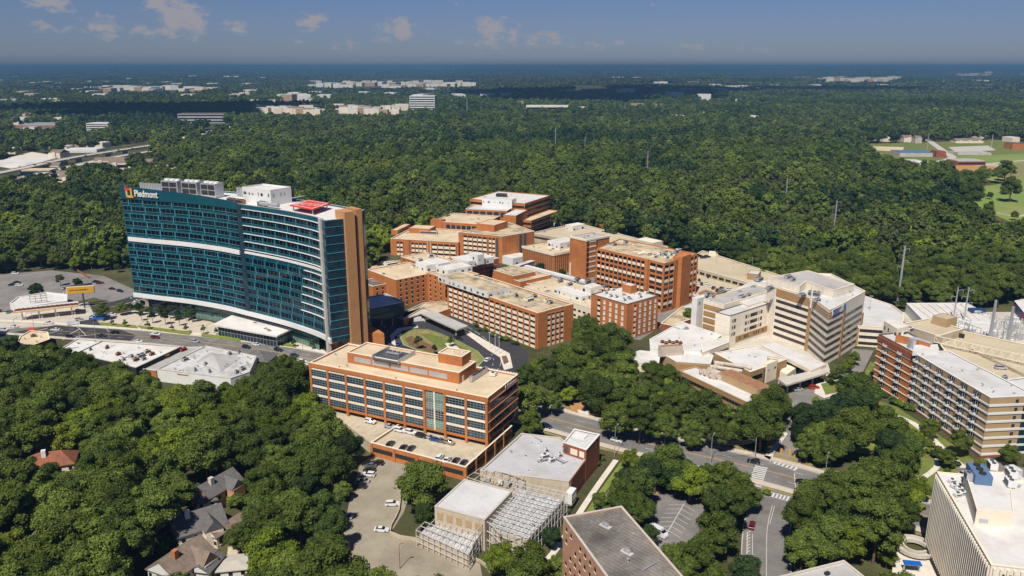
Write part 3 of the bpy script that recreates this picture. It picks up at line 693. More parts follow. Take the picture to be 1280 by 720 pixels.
T.part('podium', MB().prism(ccw(off(front, -9)[2:-4]+back[::-1]), 0, 11), ['brick'])
pq = at_s(TL-5.3); T.part('corner_column', MB().box(pq, -1.2, 1.2, -.8, .95, 0, TZ+.3), ['concrete'])
# glass return, balcony slabs and brick lift shafts at the right end
Fr, lr = edge(front[-1], (-78,372))
for j in range(14): plain(T, 'floor_edge', Fr, 0, lr, .0, .3, 13.5+j*4.15, 13.8+j*4.15, 'teal_light')
plain(T, 'return_glazing', Fr, .1, lr, .0, .12, 12, TZ-.6, 'glass_blue')
def wr(x0, x1, px_y): pass
Fs = (-80.5, 372.5, R_(40))
plain(T, 'lift_shaft', Fs, 0, 5.2, -6, 3.4, 0, TZ+3.2, 'shaft')
plain(T, 'lift_shaft', Fs, 6.6, 9.8, -7, 2.2, 0, TZ+3.6, 'shaft')
plain(T, 'service_core', Fs, 5.2, 12.0, -14, -1.0, 0, TZ+.4, 'brick_dark')
plain(T, 'shaft_slot', Fs, 5.2, 6.6, -1, .3, 0, TZ+1, 'concrete')
for j in range(15): plain(T, 'window', (Fs[0]+12*math.cos(Fs[2]), Fs[1]+12*math.sin(Fs[2]), Fs[2]+math.pi/2), 2, 12, -.1, .06, 4+j*4.4, 6.2+j*4.4, 'glass_dark')
FOOT.append((rect_w(-80, 366, 26, 18, 130), 3))
# roof plant
def roofpt(s, d): q = at_s(s, -d); return (q[0], q[1], q[2])
for i in range(3):
    q = roofpt(27+i*13.2, 9); mb = MB(); F = q
    mb.box(F, -5.6, 5.6, -6, 0, TZ-.6, TZ+7, 0)
    for a in range(2):
        for b in range(2): mb.box(F, -5+a*5.2, -.3+a*5.2, 0, .12, TZ+.6+b*3.1, TZ+3.1+b*3.1, 1)
    for a in range(3): c = fp(F, -3.6+a*3.6, -3); mb.bar((*c, TZ+7), (*c, TZ+7.8), 1.5, 2, 12)
    T.part('chiller', mb, ['metal', 'dark', 'white'])
for (s0, s1, d, h) in ((2, 20, 12, 4.5), (64, 82, 19, 4.5)):
    band('screen_wall', s0, s1, -d-.3, -d, TZ-.9, TZ+h, 'metal', 1.2)
q = roofpt(92, 9); Fq = (q[0], q[1], R_(-33)); mech(T, [fp(Fq, a, b) for a, b in ((-11, 1), (11, 1), (11, -13), (-11, -13))], TZ-.9, TZ+7.5, 'white', 'white_roof', 'penthouse', .8)
plain(T, 'stair', (fp(Fq, 11, -12)[0], fp(Fq, 11, -12)[1], Fq[2]+math.pi/2), 1, 9, .1, 1.6, TZ+1.5, TZ+1.8, 'metal')
for s in (76, 83): q = roofpt(s, 4.5); hvac(T, q[0], q[1], TZ-.9, math.degrees(q[2]), 6, 2.4, 2.2, mats=('rust', 'dark'))
q = roofpt(100, 5); hvac(T, q[0], q[1], TZ-.9, math.degrees(q[2]), 5, 3, 2.6)
mb = MB(); q = roofpt(100, 3.5); a_, b_ = fp(q, 0, 0), fp(q, 14, 0); mb.bar((*a_, TZ+1), (*b_, TZ+1), 1.0, 0, 10); T.part('roof_duct', mb, ['metal'])
# helipad deck on legs, red with white lettering and a white cross
hp = PP([(362,256.2),(386,249.6),(413,254),(391,261.5)], TZ+2.2); hp = ccw(hp)
mb = MB(); mb.prism(hp, TZ+1.6, TZ+2.2, 0)
for p in inset(hp, 1.5): mb.bar((*p, TZ-.9), (*p, TZ+1.7), .3, 1, 6)
hpo = T.part('helipad', mb, ['red', 'metal'])
i2 = inset(hp, 1.0); i3 = inset(hp, 1.7); mb = MB(); nn = len(hp)
for k_ in range(nn): mb.faces([(*i2[k_], TZ+2.21), (*i2[(k_+1) % nn], TZ+2.21), (*i3[(k_+1) % nn], TZ+2.21), (*i3[k_], TZ+2.21)], [(0, 1, 2, 3)])
T.part('pad_marking', mb, ['white_paint'], hpo)
cx_ = sum(p[0] for p in hp)/4; cy_ = sum(p[1] for p in hp)/4; hfrm = edge(hp[0], hp[1])[0]
Fh = (cx_, cy_, math.atan2(hp[1][1]-hp[0][1], hp[1][0]-hp[0][0]))
o = put_text(T, 'pad_lettering', 'PIEDMONT', 3.6, (cx_, cy_, R_(-20)), -10.2, TZ+2.23, .5, 'white_paint', .01, True, 1, None, True)
mb = MB()
for i in range(6): mb.box((cx_, cy_, R_(-20)), -10.5+i*3.5, -8.2+i*3.5, 2.6, 3.4, TZ+2.21, TZ+2.24)
T.part('pad_marking', mb, ['white_paint'], hpo)
c = fp(Fr, lr, -3); T.part('mast', MB().bar((*c, TZ), (*c, TZ+5), .12), ['metal'])
# the sign: lettering and the interlaced orange and red square emblem
q = at_s(17.5, .55); Fsg = (q[0], q[1], q[2]-R_(1.2)); put_text(T, 'sign_lettering', 'Piedmont', 5.1, Fsg, -6.8, 69.9, .35, 'white', .15, True, .86)
mb = MB(); Fm = Fsg
for (a, b, c, d, m_) in ((-12.4,-8.8,68.9,70.1,0),(-13.0,-11.8,69.4,73.6,0),(-12.4,-9.4,73.0,74.2,1),(-9.4,-8.2,69.9,74.2,2),(-10.2,-7.6,68.9,70.0,2),(-13.4,-12.2,72.6,74.9,1)):
    mb.box(Fm, a, b, .2, .5+m_*.06, c, d, m_)
T.part('sign_emblem', mb, ['amber', 'red', 'gold'])
T.done()
# white-roofed pavilion before the tower
pv_ = ccw(PP([(265,405.5),(295,391.5),(372,408),(346,420)], 7))
T = Thing('pavilion', 'low glass pavilion with a flat white overhanging roof in front of the glass tower', 'pavilion', (*pv_[0], 0))
T.part('roof', MB().prism(pv_, 6.2, 7.0), ['white_roof']); g_ = ccw(inset(pv_, 2.2)); T.part('wall', MB().prism(g_, 0, 6.2), ['glass_blue']); FOOT.append((pv_, 3))
mb = MB()
for k_ in range(4):
    F, l_ = edge(g_[k_], g_[(k_+1) % 4]); n_ = int(l_/2.2)
    for i in range(n_+1): mb.box(F, l_*i/n_-.08, l_*i/n_+.08, 0, .15, 0, 6.2)
    mb.box(F, 0, l_, .02, .12, 3, 3.25)
T.part('mullions', mb, ['metal']); T.part('end_wall', MB().box(edge(g_[1], g_[2])[0], 1, 9, .2, .5, 0, 6.2), ['brick_dark'])
for a, b in ((.2, .75), (.24, .62), (.3, .66), (.55, .5)):
    x = pv_[0][0]*(1-a)+pv_[2][0]*a; y = pv_[0][1]*(1-a)+pv_[2][1]*a; T.part('roof_vent', MB().box((x, y, .5), 0, 1.6, 0, .7, 7, 7.5), ['rust'])
T.done()
# blue glass link at the right foot of the tower
T = Thing('glass_link', 'low blue glazed link building on legs beside the foot of the brick lift shafts', 'link building', (-70, 385, 0))
lk = rect_w(-64.5, 392, 26, 6, 130); lk = ccw(PP([(461,383),(503,377),(503,393),(461,402)], 9))
lk = rect_px(12.5, (461,386), (455,372), (503,376), 128)
wall_block(T, lk, 4.2, 12.5, 'blue_dark', 'white_roof', .5, 'white', foot=5)
for k_ in (0, 1):
    F, l_ = edge(lk[k_], lk[k_+1]); band_windows(T, F, .3, l_-.3, 5.2, 2.6, 1.5, 'glass_blue'); band_windows(T, F, .3, l_-.3, 8.8, 2.4, 1.5, 'glass_blue')
F, l_ = edge(lk[1], lk[2])
for i in range(4): c = fp(F, 1+i*(l_-2)/3, -.6); T.part('column', MB().bar((*c, 0), (*c, 4.2), .4, 0, 8), ['concrete'])
T.done()
# ------------------------------------------------------------------ 2 brick hospital with cream panels
T = Thing('brick_hospital', 'long flat-roofed brick block with a full grid of cream panels facing the entrance loop', 'hospital building', (*P(672,391,19.5), 0))
z = 19.5; E_ = rect_px(z, (672,391), (563,352), (717,380), 130)
wall_block(T, E_, 0, z, 'brick', 'mossy_roof', .7, 'cream')
F, l_ = edge(E_[0], E_[1]); pier_facade(T, F, l_, 16, -.2, 2.98, 6, z-1.75, 0.6, l_-.9, 1.05, key='L'); plain(T, 'parapet_band', F, 0, l_, .02, .5, z-1.75, z-.15, 'brick')
F, l_ = edge(E_[1], E_[2]); pier_facade(T, F, l_, 4, -.2, 2.98, 6, z-2.2, l_*.24, l_*.74, .9, key='R'); plain(T, 'parapet_band', F, l_*.22, l_*.76, .02, .5, z-2.2, z-1.6, 'brick')
plain(T, 'corner_wall', F, .0, l_*.22, .02, .5, 0, z-.2, 'brick'); plain(T, 'corner_wall', F, l_*.76, l_, .02, .5, 0, z-.2, 'brick')
mp = rect_px(z+2.6, (609.5,365.5), (569,340.5), (632,357.5), 130); mech(T, mp, z-.7, z+2.8, 'white', 'mossy_roof')
for a, b, s_ in ((661,376,3.2),(668,372,1.8),(625,366,2),(684,378,2.2),(688,380,1.6),(645,371,1.5)):
    x, y = P(a, b, z-.7); hvac(T, x, y, z-.7, 40, s_*1.5, s_, 1.7, mats=('metal', 'dark') if s_ < 2 else ('cream', 'metal_dark'))
clutter(T, E_, z-.7, 16, 3, .9)
T.done()
# canopy over the main entrance
cp = ccw(PP([(528,393),(546,388),(585,401),(556,411)], 5))
T = Thing('entrance_canopy', 'grey flat entrance canopy on columns between the loop road and the cream-panelled block', 'canopy', (*cp[0], 0))
T.part('roof', MB().prism(ccw(PP([(527,392),(541,388),(585,407),(571,412)], 5.2)), 4.4, 5.2), ['grey_roof'])
for q_ in ((531,393),(543,390),(582,408),(570,411),(556,400)): x, y = P(*q_, 4.4); T.part('column', MB().bar((x, y, 0), (x, y, 4.4), .35, 0, 8), ['concrete'])
T = Thing('low_annex', 'low brick annex with a weathered roof terrace in the inner corner of the brick hospital', 'annex', (*P(545,385,4), 0))
an = ccw(PP([(497,393),(530,378),(562,376),(564,385),(545,392),(530,384),(505,398)], 4.5)); wall_block(T, an, 0, 4.5, 'brick', 'mossy_roof', .5, 'concrete', foot=2)
T = Thing('covered_walk', 'flat concrete covered walk reaching from the glass link to the hospital annex', 'walkway', (*P(500,398,4), 0))
T.part('roof', MB().prism(ccw(PP([(490,395),(526,385),(540,388),(504,399)], 4)), 3.5, 4.0), ['concrete'])
for q_ in ((494,396),(515,390),(532,387)): x, y = P(*q_, 3.5); T.part('column', MB().bar((x, y, 0), (x, y, 3.5), .3, 0, 8), ['concrete'])
# old brick wings with small punched windows
T = Thing('brick_wing', 'old L-shaped brick hospital wing with small punched windows, partly in the glass tower shadow', 'hospital wing', (*P(545,339,17), 0))
z = 17.5; W1 = rect_px(z, (495,350), (462,334), (545,339), 130); W1 = rect_w(*W1[1], 34, math.dist(W1[1], W1[2]), 130)
wall_block(T, W1, 0, z, 'brick', 'tan_roof', .6, 'cream'); F, l_ = edge(W1[1], W1[2])
grid(T, F, 1, l_-5, 6, 1.2, 2.85, 6, win(1.1, 1.5), 'w', ['glass_dark', 'cream'])
pier_facade(T, F, l_, 1, .2, 2.85, 6, z-.6, l_-3.6, l_-.6, .5, key='c')
W0 = rect_px(12.8, (466,358), (455,350), (494,351), 130); wall_block(T, W0, 0, 12.8, 'brick', 'dark_roof', .5, 'cream'); F, l_ = edge(W0[1], W0[2])
grid(T, F, 1, l_-1, 4, 1.2, 2.85, 4, win(1.1, 1.5), 'w', ['glass_dark', 'cream'])
z = 18.4; W2 = rect_px(z, (562,350), (545,338), (588,333), 130); W2 = rect_w(*W2[1], 24.5, 22, 130)
wall_block(T, W2, 0, z, 'brick', 'mossy_roof', .6, 'cream'); F, l_ = edge(W2[0], W2[1])
grid(T, F, 1.5, l_-1, 4, 1.2, 2.9, 6, win(1.2, 1.6), 'w', ['glass_dark', 'cream'])
z = 18.2; W3 = rect_px(z, (545,335), (499,321), (560,329), 130)
W3 = rect_w(*W3[1], math.dist(W3[0], W3[1]), 20, 130)
wall_block(T, W3, 0, z, 'brick', 'tan_roof', .5, 'cream'); F, l_ = edge(W3[0], W3[1]); grid(T, F, 1, l_-2, 7, 1.2, 2.9, 6, win(1.1, 1.5), 'w', ['glass_dark', 'cream'])
z = 16.6; W4 = rect_px(z, (590,329), (570,321), (620,321.5), 130); wall_block(T, W4, 0, z, 'brick_dark', 'pale_roof', .5, 'cream'); F, l_ = edge(W4[1], W4[2])
grid(T, F, 1, l_-1, 6, 1.2, 2.9, 5, win(1.1, 1.5), 'w', ['glass_dark', 'cream'])
for (A, B, C_, zt, zb) in (((533,332),(528,326),(556,330),21.5,17),((548,330),(540,323),(559,326),22,17),((585,327),(572,320),(614,320),20,16),((560,338),(557,331),(590,332),21.3,17.8)):
    mech(T, ccw(rect_px(zt, A, B, C_, 130)), zb, zt, 'white', 'white_roof')
pw_ = rect_px(24, (597,318), (592,314), (607,317), 130); mech(T, ccw(pw_), 17, 23.5, 'white', 'white_roof')
for a, b in ((538,321),(532,336),(549,335),(570,333),(603,321),(525,327),(541,327),(556,334)): x, y = P(a, b, 18); hvac(T, x, y, 17.8, 40, 3.2, 2.2, 2.2, mats=('white', 'metal_dark'))
clutter(T, W1, 16.9, 8, 5); clutter(T, W3, 17.7, 8, 6); clutter(T, W2, 17.8, 6, 61)
T.done()
# round service yard left of the wings
patch('service_yard', PP([(455,352),(458,336),(475,327),(500,325),(505,335),(480,350)]), .04, 'mossy_roof')
mb = MB(); x, y = P(460,330,0); mb.bar((x, y, 0), (x, y, 6), 2.4, 0, 14); solo('storage_tank', 'white round storage tank behind the brick lift shafts', 'tank', mb, ['white'])
x, y = P(489,338,0); T = Thing('cooling_plant', 'white cooling plant box in the round service yard behind the tower', 'cooling plant', (x, y, 0)); hvac(T, x, y, 0, 40, 9, 5, 6, mats=('white', 'dark')); x, y = P(482,342,0); hvac(T, x, y, 0, 40, 7, 4, 3, mats=('metal', 'dark'))
# ------------------------------------------------------------------ 3 back brick buildings
T = Thing('brick_medical_building', 'broad orange-brick building of two heights with panelled bays, left rear of the hospital cluster', 'hospital building', (*P(573,303,13), 0))
z = 13; G1 = rect_px(z, (573,303), (489,297.5), (600,292), 165); G1 = rect_w(*G1[1], math.dist(G1[0], G1[1]), 46, 165)
wall_block(T, G1, 0, z, 'brick', 'tan_roof', .7, 'cream'); F, l_ = edge(G1[0], G1[1])
for (a, b, n_) in ((5, 10.5, 2), (17, 29.5, 4), (33.5, 53, 4)):
    pier_facade(T, F, l_, n_, .3, 3.5, 3, 11.2, a, b, .8, key='g%d' % n_)
for u_ in (30.5, 32.8): plain(T, 'downpipe', F, u_, u_+.35, .5, .9, 0, 14.2, 'cream')
plain(T, 'recess', F, 15.2, 16.6, .02, .3, 0, z-.4, 'brick_dark')
z = 20.3; G2 = ccw(PP([(573,290),(610,293.5),(628,295.5),(668,289)], z)+[(-2.5,628)]); i0 = min(range(5), key=lambda k_: G2[k_][0]+G2[k_][1]*.001)
G2 = G2[i0:]+G2[:i0]; wall_block(T, G2, 0, z, 'brick', 'mossy_roof', .6, 'cream')
F, l_ = edge(G2[0], G2[1]); pier_facade(T, F, l_, 5, 1.2, 3.4, 5, z-1.8, 4, l_-.6, .8, key='h')
F, l_ = edge(G2[1], G2[2]); pier_facade(T, F, l_, 2, 1.2, 3.4, 5, z-1.8, .6, 6.4, .8, key='i'); plain(T, 'stair_glazing', F, 6.8, 8.8, .02, .3, 1, z-1.6, 'metal_dark')
F, l_ = edge(G2[2], G2[3]); plain(T, 'stair_glazing', F, l_*.52, l_*.6, .02, .25, 1, z-.6, 'metal_dark'); plain(T, 'stair_glazing', F, l_*.66, l_*.73, .02, .25, 1, z-.6, 'metal_dark')
mech(T, ccw(rect_px(25, (618,281.5), (602.5,277), (628,275.5), 150)), z-.6, 25, 'brick', 'tan_roof'); 
mech(T, ccw(rect_px(16.2, (497,287.5), (489,287), (516,280), 165)), 12, 16, 'brick', 'tan_roof', 'stair_head'); mech(T, ccw(rect_px(17, (537,285.5), (519,280), (538,281), 165)), 12, 16.5, 'brick', 'tan_roof', 'stair_head')
x, y = P(536,291,13); hvac(T, x, y, 12.3, -12, 14, 4, 2.4, mats=('cream', 'metal_dark')); clutter(T, G1, 12.3, 10, 8); clutter(T, G2, z-.6, 8, 9)
T.done()
T = Thing('terraced_brick_building', 'low brick building with tan terrace roof and dark windows behind the two-height brick building', 'hospital building', (*P(600,281,15), 0))
z = 17; K1 = rect_px(z, (603,280.5), (544,275), (650,272), 160); K1 = rect_w(*K1[1], math.dist(K1[0], K1[1]), 40, 160)
wall_block(T, K1, 0, z, 'brick', 'tan_roof', .6, 'cream'); F, l_ = edge(K1[0], K1[1])
for i in range(6): plain(T, 'window', F, 12+i*4.6, 15.4+i*4.6, -.1, .1, z-5.4, z-2.2, 'glass_blue')
plain(T, 'corner_tower', F, -2, 8.6, -6, .6, 0, z+1.2, 'brick')
x, y = P(563,271,z); T.part('roof_mast', MB().bar((x, y, z), (x, y, z+5), .15, 0, 6), ['metal'])
z = 20; K3 = rect_px(z, (634,263.5), (584,260), (656,257), 165); wall_block(T, K3, 0, z, 'brick', 'pale_roof', .6, 'cream'); F, l_ = edge(K3[0], K3[1])
for i in range(6): plain(T, 'window', F, 1.2+i*(l_-1)/6, (i+.75)*(l_-1)/6+1.2, -.1, .1, z-6.2, z-1.6, 'glass_blue')
K4 = rect_px(19.5, (645,269.5), (632,267), (656,262), 160); mech(T, ccw(K4), 0, 19.5, 'brick', 'white_roof', 'stair_tower')
clutter(T, K1, 16.4, 7, 10)
T.done()
T = Thing('brick_tower_block', 'white-roofed brick block with dark window bands, furthest back of the brick hospital', 'hospital building', (*P(656,254,24), 0))
z = 24.5; H_ = rect_px(z, (656,254.5), (589,248), (686,244), 152); wall_block(T, H_, 0, z, 'brick', 'white_roof', .5, 'brick')
F, l_ = edge(H_[0], H_[1])
for j in range(5): band_windows(T, F, .5, l_-.5, 2.6+j*4.4, 1.9, 3, 'glass_dark')
F, l_ = edge(H_[1], H_[2])
for j in range(5): band_windows(T, F, .3, l_-.3, 2.6+j*4.4, 2.2, 3, 'glass_dark')
z2 = 12.5; S_ = rect_px(z2, (664,276), (655,273), (691,262.5), 152); wall_block(T, S_, 3, z2, 'brick', 'tan_roof', .5, 'brick'); FOOT.append((S_, 3)); F, l_ = edge(S_[1], S_[2])
for j in range(2): band_windows(T, F, .3, l_-.3, 4.4+j*4.2, 2.0, 3, 'glass_dark')
F, l_ = edge(S_[0], S_[1])
for j in range(2): band_windows(T, F, .3, l_-.3, 4.4+j*4.2, 2.0, 3, 'glass_dark')
mech(T, ccw(rect_px(27.5, (640,249.6), (605,246.6), (646,247), 162)), 18, 27.3, 'white', 'pale_roof')
x, y = P(627,246,24.5); hvac(T, x, y, 24.3, -20, 9, 6, 3.2, 'cooling_tower', ('metal_dark', 'dark')); clutter(T, H_, 24, 6, 11)
T.done()
x, y = P(697,283,0); T = Thing('stair_pavilion', 'small white stair pavilion standing by the woods behind the parking deck', 'stair pavilion', (x, y, 0)); mech(T, rect_w(x, y, 9, 8, 150), 0, 9, 'white', 'white_roof', 'wall'); plain(T, 'door', (x, y, R_(-30)), -3, -1, .0, .1, 0, 2.4, 'dark')
# long parking deck behind
def deck_lines(name): return mat(name, (.50,.42,.29), .9, .08, .08, stain=(.4,.33,.22), stain_amt=.5, fine=.08, lines=(.64,-.77,2.8,.14,.25))
M['deck_top'] = deck_lines('deck_top')
T = Thing('parking_deck', 'long tan-topped parking deck at the edge of the woods behind the helipad building', 'parking deck', (*P(780,305,8), 0))
J_ = ccw(PP([(664,291),(722,278.5),(841,309.5),(829,321)], 8)); wall_block(T, J_, 0, 8, 'concrete_tan', 'deck_top', .9, 'cream')
for k_ in range(4):
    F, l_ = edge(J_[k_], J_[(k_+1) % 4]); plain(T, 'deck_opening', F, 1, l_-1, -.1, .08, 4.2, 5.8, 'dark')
mech(T, ccw(rect_px(12, (816,303), (800,297), (818,298), 128)), 7, 11.6, 'concrete', 'cream', 'stair_head'); mech(T, ccw(rect_px(12, (716,282), (713,279), (725,278), 130)), 7, 11.6, 'white', 'cream', 'stair_head')
x, y = P(749,284,7); T.part('canopy', MB().box((x, y, .6), 0, 3.4, 0, 3, 7.5, 9.4), ['red'])
clutter(T, J_, 7.1, 6, 14); T.done()
# vertical-ribbed ochre block
T = Thing('ribbed_brick_block', 'square orange block with narrow vertical ribs and a white plant box on its roof', 'hospital building', (*P(692,316,15), 0))
z = 15.5; K_ = rect_px(z, (692,317), (657,306.5), (716,310.5), 130); wall_block(T, K_, 0, z, 'brick_ochre', 'tan_roof', .5, None)
for k_ in (0, 1):
    F, l_ = edge(K_[k_], K_[k_+1]); n_ = int(l_/1.9); plain(T, 'roof_rim', F, -.4, l_+.4, .02, .6, z-1.6, z+.05, 'cream')
    for i in range(n_): x, y = fp(F, (i+.5)*l_/n_); T.add('rib', x, y, 0, F[2], 'r', slab(.75, z-1.6, .45, .02), ['brick'])
    for i in range(n_-1):
        x, y = fp(F, (i+1)*l_/n_); T.add('window', x, y, 1, F[2], 'r', slab(.5, z-3.6, .06, .0), ['dark'])
mech(T, ccw(rect_px(20, (700,304), (683,300.5), (716,299), 130)), z-.5, 20, 'white', 'white_roof'); clutter(T, K_, z-.5, 6, 15); T.done()
# tall brick stair tower
T = Thing('brick_stair_tower', 'tall narrow brick tower with a pale flat cap beside the helipad building', 'tower', (*P(733,300,28), 0))
z = 27.5; TT = rect_px(z, (733,299.5), (715,294.5), (755,292.5), 130); wall_block(T, TT, 0, z, 'brick', 'grey_roof', .4, 'cream')
for k_ in (0, 1): F, l_ = edge(TT[k_], TT[k_+1]); plain(T, 'cap_band', F, -.3, l_+.3, .02, .35, z-1.3, z-.1, 'cream')
F, l_ = edge(TT[0], TT[1])
plain(T, 'rib', F, .3, 1.2, .02, .4, 0, z-1.4, 'brick'); plain(T, 'door', F, .4, 1.8, .4, .5, 0, 9, 'cream')
F, l_ = edge(TT[1], TT[2])
for j in range(7): plain(T, 'window', F, .8, 2.6, -.1, .1, 1.6+j*3.5, 4+j*3.5, 'glass_dark'); plain(T, 'panel', F, 3.2, 9.5, .0, .2, 4.0+j*3.5, 4.9+j*3.5, 'cream_panel'); plain(T, 'window', F, 9.9, 10.8, -.1, .1, 1.6+j*3.5, 4+j*3.5, 'glass_dark')
clutter(T, TT, z-.4, 5, 16, 1.6); T.done()
# helipad building
T = Thing('helipad_building', 'wide brick building with white-panelled bays and a faded helipad cross painted on its roof', 'hospital building', (*P(812,325,30), 0))
z = 30.0; hb = PP([(746,310),(812,325),(830,329.5),(843,326)], z)+[P(872,317,z), P(775,298.5,z)]
hb = [tuple(p) for p in hb]; wall_block(T, hb, 0, z, 'brick', 'mossy_roof', .5, 'brick'); hb = ccw(hb)
F, l_ = edge(hb[0], hb[1]); pier_facade(T, F, l_, 11, 2.2, 6.9, 4, z-1.2, .6, l_-2.6, .8, two=True, key='a'); plain(T, 'buttress', F, l_-2.6, l_-.1, .02, 1.4, 0, z+.3, 'brick')
F, l_ = edge(hb[1], hb[2]); pier_facade(T, F, l_, 2, 2.2, 6.9, 4, z-1.2, .4, l_-.2, .8, two=True, key='b')
F, l_ = edge(hb[2], hb[3]); pier_facade(T, F, l_, 2, 2.2, 6.9, 4, z-1.2, .2, l_, .6, two=True, key='c')
F, l_ = edge(hb[3], hb[4])
cs_ = ccw(PP([(840,320),(852,320.5),(868,316),(858,313)], z+2)); F2, l2 = edge(P(840.5,321,z+1), P(868,316,z+1))
sh = ccw(PP([(841,321),(853,321.5),(864,317),(852,314)], z+1.5)); mech(T, sh, 0, z+1.5, 'brick', 'brick', 'shaft'); 
pier_facade(T, F, l_, 2, 2.2, 6.9, 4, z-1.2, l_*.68, l_-.3, .8, two=True, key='d')
hc = P(802,314.5,z); mb = MB(); Fh = (*hc, R_(-30))
mb.box(Fh, -1.2, 1.2, -5, 5, z-.49, z-.47); mb.box(Fh, -5, -1.25, -1.2, 1.2, z-.49, z-.47); mb.box(Fh, 1.25, 5, -1.2, 1.2, z-.49, z-.47); T.part('pad_marking', mb, ['cream'])
for a, b in ((825,318),(833,322),(818,321),(838,318),(830,319),(845,315),(782,303),(768,306),(848,313)): x, y = P(a, b, z); hvac(T, x, y, z-.5, 40, 2.8, 2, 1.6, mats=random.Random(a).choice((('metal','dark'),('white','metal_dark'))))
clutter(T, hb, z-.5, 12, 17, 1.6); T.done()
# square brick block with white squares
T = Thing('square_brick_block', 'square brick block with a white roof and rows of small white windows, nearest the trees', 'hospital building', (*P(784,380,19.9), 0))
z = 19.9; Q_ = rect_px(z, (784,380.5), (740,367.5), (824,369.5), 131); wall_block(T, Q_, 0, z, 'brick', 'white_roof', .5, 'metal_dark')
F, l_ = edge(Q_[0], Q_[1]); grid(T, F, l_*.30, l_-.9, 4, 1.6, 3.0, 6, win(1.5, 1.5, .1, True, True), 'w', ['cream_panel', 'white']); pier_facade(T, F, l_, 1, .4, 3.0, 6, z-.6, l_*.19, l_*.19+2.4, .2, key='s')
F, l_ = edge(Q_[1], Q_[2]); grid(T, F, l_*.33, l_-.5, 4, 1.6, 3.0, 6, win(1.5, 1.5, .1, True, True), 'w', ['cream_panel', 'white']); pier_facade(T, F, l_, 1, .4, 3.0, 6, z-.6, l_*.19, l_*.19+2.4, .2, key='s')
mech(T, ccw(rect_px(24, (789,357.5), (776.5,355), (800,356.5), 131)), z-.5, 24, 'brick', 'white_roof', 'stair_head')
for a, b in ((766,362),(757,366),(770,371),(780,375),(763,370),(800,371),(808,366)): x, y = P(a, b, z); hvac(T, x, y, z-.5, 40, 2.4, 1.6, 1.3, mats=('white', 'metal_dark'))
clutter(T, Q_, z-.5, 8, 18); T.done()
# low white clinic between
T = Thing('low_clinic', 'low tan-roofed building with white slotted walls squeezed between the brick blocks', 'clinic building', (*P(742,385,8), 0))
z = 9; LC = rect_px(z, (741,386), (671,358), (790,365), 129); LC = rect_w(*LC[1], 60, 30, 129); wall_block(T, LC, 0, z, 'cream', 'tan_roof', .5, 'white')
F, l_ = edge(LC[0], LC[1]); grid(T, F, 1, l_-1, 15, 1.2, 3.3, 2, slab(2.0, 1.2, .1), 's', ['glass_dark'], 'window')
for A, B, C_, zt in (((727,371),(701,358),(741,368),11.5),((738,360),(731,356),(753,357),12.5)): mech(T, ccw(rect_px(zt, A, B, C_, 129)), z-.5, zt, 'white', 'white_roof')
for a, b in ((712,356),(700,352),(735,352),(745,350),(705,365),(722,349),(757,358),(741,373)): x, y = P(a, b, z); hvac(T, x, y, z-.5, 40, 4, 2, 1.6, mats=('metal', 'dark'))
clutter(T, LC, z-.5, 14, 19); T.done()
T = Thing('low_brick_annexes', 'cluster of low dark-roofed brick annexes behind the cream-panelled block', 'annex', (*P(660,350,7), 0))
for A, B, C_, zt in (((650,352),(622,340),(690,344),8),((642,345),(622,336),(672,340),10.5),((668,357),(650,350),(700,350),6)): pl = rect_px(zt, A, B, C_, 130); wall_block(T, pl, 0, zt, 'brick', 'mossy_roof', .4, 'cream'); clutter(T, pl, zt-.4, 3, int(zt*7))
T.done()
# glazed bridge and pipes
T = Thing('white_footbridge', 'pale enclosed footbridge crossing behind the cream-panelled block to the ribbed block', 'footbridge', (*P(640,338,6), 0))
a, b = P(622,341,9), P(668,326,9); F, l_ = edge(a, b); plain(T, 'deck', F, 0, l_, -3.4, 0, 5.4, 8.8, 'concrete'); band_windows(T, F, 1, l_-1, 6.4, 1.3, 2, 'glass_green'); plain(T, 'roof', F, -.3, l_+.3, -3.7, .3, 8.8, 9.1, 'pale_roof')
for u_ in (3, l_/2, l_-3): plain(T, 'column', F, u_-.4, u_+.4, -2.4, -1.2, 0, 5.4, 'concrete')
T = Thing('rooftop_walkway', 'long white pipe gallery running between the low brick annexes and the clinic roof', 'pipe gallery', (*P(700,345,8), 0))
a, b = P(655,333,8), P(735,352,9); F, l_ = edge(a, b); plain(T, 'deck', F, 0, l_, -3, 0, 7.2, 8.6, 'white'); 
for i in range(6): plain(T, 'column', F, 2+i*(l_-4)/5, 2.6+i*(l_-4)/5, -1.8, -1.2, 0, 7.2, 'concrete')
x, y = P(641,333,0); T = Thing('white_kiosk_building', 'small white service building by the footbridge', 'service building', (x, y, 0)); pl = rect_w(x, y, 12, 16, 130); wall_block(T, pl, 0, 6, 'white', 'white_roof', .4); plain(T, 'door', edge(pl[1], pl[2])[0], 3, 5, 0, .1, 0, 2.4, 'dark')
# ground-level low roof right of the square block
T = Thing('gravel_roof_annex', 'low gravel-roofed annex between the square brick block and the white-roofed clinic', 'annex', (*P(835,405,4), 0))
pl = ccw(PP([(826,404),(853,382.5),(876,390),(866,398),(840,407)], 4)); wall_block(T, pl, 0, 4, 'brick_dark', 'mossy_roof', .4, 'cream')
pl = ccw(PP([(852,383),(872,376),(880,380),(876,391)], 5.5)); wall_block(T, pl, 0, 5.5, 'concrete', 'pale_roof', .4, None)
